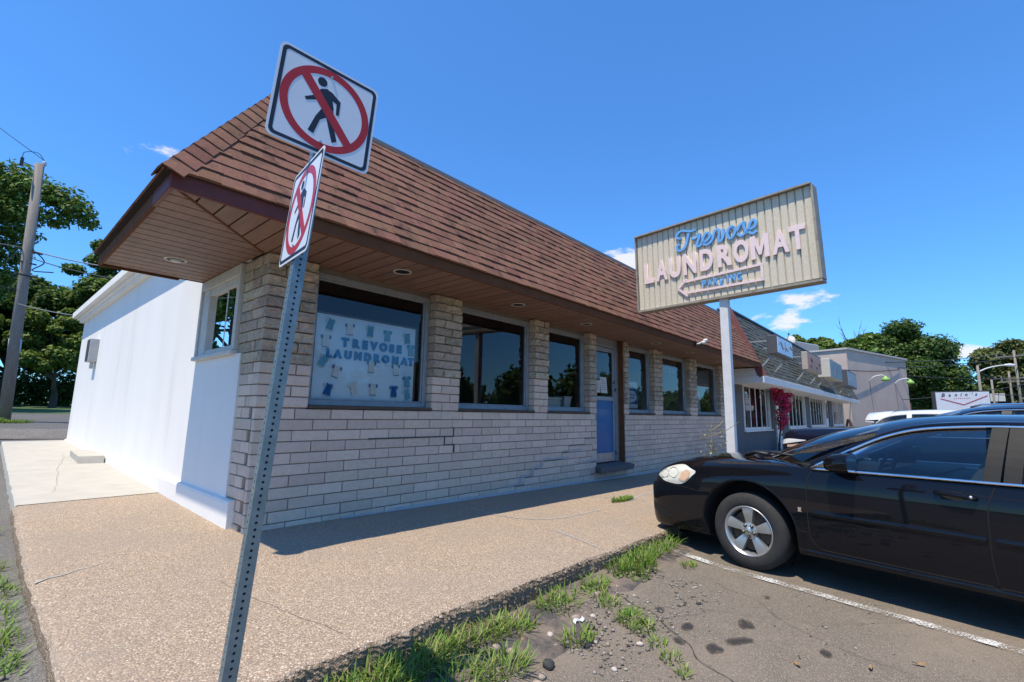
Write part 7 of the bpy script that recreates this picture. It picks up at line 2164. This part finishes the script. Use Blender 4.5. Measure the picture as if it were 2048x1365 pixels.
wire('guy_wire', P0 + k60 + Vector((-.1, 0, -1.6)), (-14, 24.4, 9.6), .2, .018, 'lower wire leaving the pole towards the left edge', M_wire)
# service mast on the white roof
sm = empty('service_mast', (2.0, 11.2, 3.9), 'small service mast and vent on the white rear roof', 'mast')
mb = MB(); mb.tube([(0, 0, 0), (0, 0, 1.2), (0.05, 0, 1.3)], .03, 7); mb.build('mast', M_wireg, sm)
mb = MB(); mb.lathe([(0.06, 0), (0.06, .25), (.11, .26), (.11, .33), (0, .36)], 12, 'z', (-1.9, .4, 0)); mb.build('vent', M_wpl, sm)

def far_pole(name, label, x, y, h, arms, r_=0.12):
    o = empty(name, (x, y, -0.6), label, 'utility pole', 'poles along the far road')
    mb = MB(); mb.tube([(0, 0, -0.3), (0, 0, h)], [r_ * 1.2, r_ * .8], 10); mb.build('shaft', M_wood, o, smooth=True)
    dv = Vector((-0.55, -0.83, 0))
    for z, w in arms:
        mb = MB(); mb.bar(dv * -w + Vector((0, 0, z)), dv * w + Vector((0, 0, z)), .12, .14); 
        for t in (-.9, -.5, .5, .9): mb.lathe([(.05, 0), (.08, .12), (.03, .25), (0, .26)], 8, 'z', tuple(dv * w * t + Vector((0, 0, z + .07))))
        mb.build('crossarm', M_wood, o)
    return o
far_pole('utility_pole', 'double crossarm power pole nearest the right edge', 70.6, -12.1, 9.3, [(8.7, 1.7), (6.0, 1.5)])
far_pole('utility_pole', 'thin crossarm pole left of the double crossarm one', 84.2, -12.7, 8.0, [(7.2, 1.6)])
far_pole('utility_pole', 'plain wooden pole carrying the street lamp', 65.4, -8.9, 7.4, [], .13)
far_pole('utility_pole', 'short reddish pole left of the street lamp', 80.5, -8.75, 5.7, [], .13)
far_pole('utility_pole', 'slim pole just right of the white roadside sign', 66.5, -9.85, 6.0, [], .10)
sl_ = empty('street_lamp', (65.4, -8.9, 6.2), 'cobra head street lamp on a long curved arm', 'street lamp')
dv = Vector((67.29 - 65.11, -11.39 + 8.92, 0)).normalized()
mb = MB(); mb.tube(spline([tuple(dv * .15), tuple(dv * 1.0 + Vector((0, 0, .35))), tuple(dv * 2.2 + Vector((0, 0, .62))), tuple(dv * 3.0 + Vector((0, 0, .68)))], 6), .06, 7); mb.build('arm', M_wpl, sl_, smooth=True)
mb = MB(); 
for t in range(0, 1): pass
mb.tube([dv * 2.7 + Vector((0, 0, .69)), dv * 2.95 + Vector((0, 0, .70)), dv * 3.3 + Vector((0, 0, .70)), dv * 3.7 + Vector((0, 0, .68)), dv * 3.95 + Vector((0, 0, .66))], [.05, .12, .17, .15, .03], 10); mb.build('lamp_head', M_wpl, sl_, smooth=True)
i = 0
for (a, b, s, lab) in [((55, -1.5, 6.0), (71.9, -13.5, 8.3), .3, 'wire from the grey building to the double crossarm pole'), ((47, 2.0, 6.3), (69.7, -11.0, 8.3), .5, 'long wire passing in front of the large maple'),
                    ((57, -3.0, 3.1), (73.5, -17.0, 6.4), .4, 'lower sagging wire from the grey building to the right edge'), ((58, -2.5, 5.6), (71.8, -13.4, 5.7), .2, 'level wire reaching the lower crossarm'),
                    ((65.4, -8.9, 6.2), (84.2, -12.7, 6.7), .4, 'wire from the lamp pole to the thin pole'), ((40, 1.5, 5.2), (57, -3.0, 6.0), .3, 'wire from the shop roof to the grey building'),
                    ((66.5, -9.8, 3.9), (74, -15.5, 4.4), .2, 'low wire behind the roadside sign'), ((71.9, -13.5, 8.4), (80, -27, 12.4), .2, 'upper wire running off the right edge')]:
    wire('power_line', a, b, s, .035, lab, M_wire)
sb_ = empty('small_road_sign', (76.7, -10.7, -0.5), 'small white sign board far down the road', 'sign')
mb = MB(); mb.bar((.4, .75, 4.45), (-.4, -.75, 4.45), .06, .9); mb.build('board', M_wpl, sb_)
mb = MB(); mb.tube([(0, 0, 0), (0, 0, 4.0)], .05, 6); mb.build('post', M_sgrey, sb_)

# ================================================================ WEEDS, STONES AND LITTER
M_grass = pmat('weed_green', (0.15, 0.26, 0.035), (0.22, 0.31, 0.05), scale=4, rough=0.6, island=0.35, trans=0.35)
def blades(spots, n, hgt, wid, seed, spread):
    """spots: (x, y, z, radius, density weight, height factor)"""
    rng = np.random.default_rng(seed)
    sp = np.array(spots, float); wt = sp[:, 4] * sp[:, 3] ** 1.0; wt /= wt.sum()
    ix = rng.choice(len(sp), n, p=wt)
    a = rng.random(n) * 2 * np.pi; r_ = sp[ix, 3] * np.sqrt(rng.random(n))
    bx_, by = sp[ix, 0] + r_ * np.cos(a), sp[ix, 1] + r_ * np.sin(a) * spread
    bz = sp[ix, 2]
    h = hgt * sp[ix, 5] * (0.45 + 0.8 * rng.random(n))
    lean = rng.random(n) ** 0.7 * 0.95; la = a + rng.normal(size=n) * 0.9
    dx, dy = np.cos(la) * lean, np.sin(la) * lean
    side = np.stack([-np.sin(la), np.cos(la), np.zeros(n)], 1)
    w = wid * (0.6 + 0.8 * rng.random(n))
    P = []
    for t, ww in ((0, .7), (.35, 1.0), (.7, .75), (1.0, .06)):
        c = np.stack([bx_ + dx * h * t * (0.55 + .75 * t), by + dy * h * t * (0.55 + .75 * t), bz + h * t * (1 - 0.42 * lean * t)], 1)
        P.append(c - side * (w * ww)[:, None]); P.append(c + side * (w * ww)[:, None])
    V = np.stack(P, 1).reshape(-1, 3)
    b = np.arange(n)[:, None] * 8
    Q = np.concatenate([b + np.array([[0, 1, 3, 2]]), b + np.array([[2, 3, 5, 4]]), b + np.array([[4, 5, 7, 6]])], 0)
    return np_mesh('blades', V, Q)
def spot(x, y, r_, wgt=1, hf=1): return (x, y, lot_z(x, y) + 0.0, r_, wgt, hf)
kerb = [spot(x, -2.88 - 0.05 * abs(math.sin(x * 5)), rr_, w_, h_) for x, rr_, w_, h_ in [(-.95, .14, .8, 1), (-.72, .16, 1.2, 1.1), (-.49, .17, 1.7, 1.15), (-.25, .18, 2.0, 1.2), (-.04, .17, 1.8, 1.1), (.16, .13, .9, .8), (.36, .17, 1.3, .9), (.55, .13, .6, .7), (1.0, .15, 1.0, .8), (1.2, .13, .7, .7), (1.58, .16, .9, .7), (2.0, .16, 1.2, .9), (2.25, .2, 2.0, 1.0), (2.5, .2, 2.0, 1.05), (2.78, .15, 1.2, 1.2), (3.0, .12, .9, 1.2), (3.2, .1, .7, 1.2)]]
lotw = [spot(.48, -2.98, .16, 1, .8), spot(.12, -3.25, .17, 1.3, 1.1), spot(-.15, -3.15, .2, 1.2, .9), spot(.70, -3.34, .12, 1, .8), spot(1.41, -3.05, .11, 1, .45), spot(1.34, -3.2, .11, 1, .45), spot(1.24, -3.42, .13, 1.5, .5), spot(1.16, -3.55, .11, 1.2, .5), spot(1.04, -3.70, .08, .7, .4), spot(.92, -3.84, .09, .8, .35), spot(.80, -3.95, .08, .8, .35), spot(1.55, -2.98, .1, .9, .5), spot(2.68, -3.27, .10, 1.6, .3), spot(2.2, -3.0, .22, 1.4, .8), spot(1.0, -2.98, .2, 1, .7), spot(-.5, -3.05, .2, 1.2, 1.0), spot(-.35, -3.35, .18, .8, .9)]
me = blades(kerb + lotw, 3300, 0.12, 0.0040, 3, 0.65)
tag(link('kerb_weeds', me, M_grass), 'grass and weeds growing along the broken kerb', 'weeds', kind='stuff')
me = blades(kerb[0:8] + lotw, 420, 0.13, 0.0028, 33, 0.7)
tag(link('dry_grass', me, pmat('straw', (0.40, 0.33, 0.15), (0.30, 0.24, 0.11), scale=4, rough=0.8, island=0.3, trans=0.2)), 'dry straw blades among the weeds at the kerb', 'weeds', kind='stuff')
bl = [(x_, y_, lot_z(x_, y_) + .02, r2, r2 * .7, .022) for x_, y_, r2 in [(-.3, -3.02, .16), (-.1, -2.98, .12), (.15, -3.05, .10), (.45, -2.92, .12), (.95, -2.93, .10), (1.45, -2.95, .12), (1.9, -2.98, .10), (2.4, -2.95, .14), (1.3, -3.35, .08), (1.2, -3.52, .07), (-.6, -2.98, .14), (2.0, -3.1, .12), (.62, -3.05, .07)]]
bw = leaf_cloud('broadleaf_weeds', bl, 900, 0.016, pmat('broad_leaf', (0.11, 0.20, 0.03), (0.16, 0.23, 0.045), scale=5, rough=0.6, island=0.4, trans=0.3), None, 61, up=1.2)
tag(bw, 'low broad leaved weeds creeping over the dirt below the kerb', 'weeds', kind='stuff')
rng_ = random.Random(12)
lf = []
for _ in range(46):
    y = rng_.uniform(-3.6, 12)
    lf.append(spot(-1.66 - abs(rng_.gauss(0, .13)), y, rng_.uniform(.06, .16), rng_.uniform(.4, 1.5), rng_.uniform(.5, .95)))
for _ in range(14): lf.append(spot(rng_.uniform(-2.7, -1.9), rng_.uniform(-2, 6), rng_.uniform(.05, .12), .8, .5))
me = blades(lf, 3800, 0.10, 0.0045, 4, 1.6)
tag(link('side_weeds', me, M_grass), 'low weeds along the left edge of the pavement', 'weeds', kind='stuff')
me = blades([(4.64, -1.52, walk_z(4.6, -1.5), .17, 1, .55), (4.85, -1.5, walk_z(4.8, -1.5), .13, 1, .5), (4.42, -1.5, walk_z(4.4, -1.5), .05, .6, .7)], 420, 0.13, 0.0045, 6, 0.35)
tag(link('crack_weed', me, M_grass), 'small clump of grass in the pavement crack by the sedan', 'weeds', kind='stuff')
me = blades([(-1.0, 20.9, lot_z(-1, 20.9), .7, 1, 1), (-1.9, 20.9, lot_z(-2, 20.9), .9, 1, 1), (-0.1, 13.25, lot_z(0, 13.2) + .05, .25, .6, .8)], 900, 0.16, 0.012, 7, 0.6)
tag(link('pole_grass', me, M_grass), 'tuft of grass round the foot of the utility pole', 'weeds', kind='stuff')
# dry weed beside the white pole
dw = empty('dry_weed', (5.35, -2.62, walk_z(5.3, -2.6)), 'dry straw coloured weed beside the white sign pole', 'plant')
mb = MB(); rr = random.Random(2)
mb.tube([(0, 0, 0), (.01, .02, .6), (0, .0, 1.2)], [.012, .010, .004], 6)
for k in range(9):
    z = .35 + .09 * k; a = rr.uniform(0, 6.28); ln = rr.uniform(.18, .42)
    e = Vector((math.cos(a) * ln, math.sin(a) * ln, z + ln * .55))
    mb.tube([(0, .01, z), e * .6 + Vector((0, 0, z * .38)), e], [.006, .005, .002], 5)
mb.build('stem', pmat('dry_stalk', (0.42, 0.37, 0.18), rough=0.9), dw)
leaf_cloud('seed_heads', [(0, 0, .9, .22, .22, .28)], 60, .02, pmat('dry_leaf', (0.38, 0.32, 0.13), rough=0.9), dw, 3)

# gravel washed up against the kerb
def pebble(seed, sx, sy, sz):
    bm = bmesh.new(); bmesh.ops.create_icosphere(bm, subdivisions=2, radius=1.0)
    for v in bm.verts:
        q = 1 + 0.28 * noise.noise(v.co * 1.3 + Vector((seed * 3.1, seed * 1.7, 0)))
        v.co = Vector((v.co.x * sx, v.co.y * sy, v.co.z * sz)) * q
    me = bpy.data.meshes.new('stone'); bm.to_mesh(me); bm.free()
    me.polygons.foreach_set('use_smooth', [True] * len(me.polygons)); return me
SM = [pmat('stone_tan', (0.36, 0.29, 0.22), (0.28, 0.22, 0.17), scale=30, rough=0.85, bump=0.3, bscale=90), pmat('stone_black', (0.035, 0.034, 0.036), (0.055, 0.053, 0.05), scale=40, rough=0.95, bump=0.8, bscale=120), pmat('stone_pale', (0.44, 0.38, 0.32), (0.50, 0.42, 0.35), scale=25, rough=0.75), pmat('stone_brown', (0.26, 0.16, 0.11), (0.2, 0.13, 0.09), scale=25, rough=0.85)]
for i, (x, y, s, m_, lab) in enumerate([(.26, -3.06, .036, 0, 'left of two round tan stones below the kerb'), (.29, -3.15, .034, 0, 'right of two round tan stones below the kerb'), (.95, -3.16, .034, 0, 'grey tan stone under the weeds in the middle of the gravel'), (.63, -3.18, .028, 2, 'pale peach stone in the gravel by the weeds'), (.95, -3.63, .024, 2, 'pinkish white stone alone on the dark gravel'), (.78, -3.42, .018, 2, 'small white stone between the weeds and asphalt'), (.70, -3.40, .040, 1, 'black asphalt lump beside the bright weed tuft'), (.92, -3.30, .030, 1, 'black asphalt lump near the grass line'), (.35, -3.38, .045, 1, 'flat dark asphalt chunk near the bottom of the gravel'), (.16, -3.45, .034, 0, 'tan stone at the bottom edge of the picture'), (.24, -3.42, .030, 0, 'brownish stone beside the tan one at the bottom edge'), (1.0, -3.05, .028, 1, 'dark chunk close to the kerb weeds'), (1.85, -3.66, .022, 1, 'single black lump on the open asphalt'), (.58, -3.66, .022, 2, 'flat white fragment near the bottom edge'), (1.07, -3.22, .022, 2, 'cream stone next to the grey tan stone'), (.46, -3.10, .030, 3, 'rusty brown stone behind the black chunk')]):
    me = pebble(i, s, s * .75, s * .55)
    o = link('stone', me, SM[m_], None, (x, y, lot_z(x, y) + s * .28), (0, 0, i * 1.3))
    tag(o, lab, 'stone', 'stones in the gravel by the kerb')
# litter: white curl of plastic, twig, dry leaves
mb = MB(); mb.grid([[(.86 + .10 * t / 6, -3.22 + .012 * math.sin(t) + w_, lot_z(.9, -3.2) + .012 + .012 * abs(math.sin(t * .8)) + (.01 if w_ else 0)) for t in range(7)] for w_ in (0, .022)])
tag(mb.build('plastic_scrap', pmat('scrap_white', (0.6, 0.59, 0.57), rough=0.4), fix=False), 'curled white plastic scrap on the gravel', 'litter')
mb = MB(); mb.tube([(.62, -3.06, lot_z(.6, -3.06) + .01), (.70, -3.0, lot_z(.7, -3) + .05), (.78, -2.92, lot_z(.8, -2.9) + .06)], [.006, .006, .003], 5); mb.tube([(.70, -3.0, lot_z(.7, -3) + .05), (.74, -3.02, lot_z(.7, -3) + .07)], [.004, .002], 5)
tag(mb.build('twig', M_bark), 'thin brown twig lying against the kerb weeds', 'twig')
for i, (x, y, lab) in enumerate([(1.59, -4.72, 'curled dry leaf in the middle of the open asphalt'), (1.84, -4.92, 'dry yellow leaf furthest right on the asphalt'), (1.35, -4.40, 'crumpled pale leaf left of the other dry leaves')]):
    mb = MB(); mb.grid([[(.020 * (u - 1.5), .011 * (v - 1) * (1 - .3 * abs(u - 1.5)), .010 + .008 * math.sin(u * 1.7 + v + i)) for v in range(3)] for u in range(4)])
    tag(mb.build('dry_leaf', pmat('leaf_dry', (0.34, 0.21, 0.08), (0.25, 0.14, 0.06), scale=30, rough=0.8), loc=(x, y, lot_z(x, y) + .004), rot=(0, 0, i * 1.9), fix=False), lab, 'leaf', 'dry leaves on the asphalt')
mb = MB(); mb.add([(-.62, -1.52, .008), (-.595, -1.50, .012), (-.60, -1.535, .006), (-.585, -1.52, .016)], [(0, 2, 1), (1, 2, 3)])
tag(mb.build('red_scrap', pmat('scrap_red', (0.55, 0.08, 0.03), rough=0.6), fix=False), 'tiny orange red scrap on the aggregate pavement', 'litter')
# loose gravel: one mass
rng = np.random.default_rng(77)
ico = bmesh.new(); bmesh.ops.create_icosphere(ico, subdivisions=1, radius=1.0)
iv = np.array([v.co[:] for v in ico.verts]); iF = np.array([[v.index for v in f.verts] for f in ico.faces]); ico.free()
def gravel(name, n, xr, yr, size, mats, seed, label):
    rg_ = np.random.default_rng(seed)
    X = rg_.uniform(*xr, n); Y = yr[0] + (yr[1] - yr[0]) * rg_.random(n) ** 0.75
    dens = np.array([noise.noise((x * 1.7, y * 1.7, 2.0)) for x, y in zip(X, Y)])
    keep = dens > -0.25 + 0.5 * np.clip((X - 1.3) / 1.6, 0, 1); X, Y = X[keep], Y[keep]; n = len(X)
    s = size * (0.35 + rg_.random(n) ** 3 * 1.9)
    V = iv[None] * (1 + 0.25 * rg_.normal(size=(n, len(iv), 1))) * s[:, None, None] * np.array([1, .8, .55])
    an = rg_.random(n) * 6.28; c, sn = np.cos(an)[:, None], np.sin(an)[:, None]
    Vx = V[..., 0] * c - V[..., 1] * sn + X[:, None]; Vy = V[..., 0] * sn + V[..., 1] * c + Y[:, None]
    Z = np.array([lot_z(x, y) for x, y in zip(X, Y)]) + s * .25 + 0.002
    Vz = V[..., 2] + Z[:, None]
    VV = np.stack([Vx, Vy, Vz], -1).reshape(-1, 3)
    FF = (iF[None] + (np.arange(n) * len(iv))[:, None, None]).reshape(-1, 3)
    o = link(name, np_mesh(name, VV, FF, True), mats)
    return tag(o, label, 'gravel', kind='stuff')
M_grv = aggregate_mat('gravel_mix', 9.0, (0.12, 0.105, 0.09), [(0.20, 0.17, 0.14), (0.07, 0.065, 0.062), (0.30, 0.26, 0.21), (0.10, 0.09, 0.082), (0.16, 0.11, 0.08), (0.42, 0.39, 0.35), (0.085, 0.08, 0.078)], bump=0.1, rough=0.9, s_small=60.0)
M_grv2 = pmat('gravel_stone', (0.25, 0.215, 0.18), (0.18, 0.155, 0.13), scale=6, rough=0.9, island=0.7)
gravel('loose_gravel', 3600, (-.6, 3.0), (-3.75, -2.84), 0.0075, M_grv2, 5, 'loose dark gravel washed up below the kerb')
gravel('scattered_grit', 1500, (-.2, 4.2), (-5.2, -3.2), 0.0045, M_grv2, 6, 'fine grit scattered over the asphalt')
gravel('side_grit', 1600, (-2.8, -1.62), (-3.2, 6), 0.009, M_grv2, 8, 'grit along the left side of the pavement')
# earth spread under the weeds
M_dirt = pmat('dirt', (0.21, 0.16, 0.12), (0.15, 0.115, 0.09), scale=9, rough=0.95, bump=0.6, bscale=70, c3=(0.07, 0.062, 0.056), s3=4, t3=(0.45, 0.6))
mb = MB(); rows = []
for x in span(-1.4, 3.6, 0.06):
    w_ = 0.34 + 0.22 * noise.fractal((x * 1.3, 4.0, 0), 1, 2, 3) + (0.25 if -.6 < x < 1.6 else 0) * math.sin((x + .6) / 2.2 * math.pi)
    row = []
    for t in (0, .15, .35, .6, .85, 1.0):
        y = -2.80 - w_ * t
        row.append((x, y, lot_z(x, y) + (0.016 + .010 * noise.noise((x * 9, y * 9, 1))) * (1 - t ** 3) - (0.012 if t == 1.0 else 0)))
    rows.append(row)
mb.grid(rows)
tag(mb.build('kerb_dirt', M_dirt, smooth=True, fix=False), kind='structure')
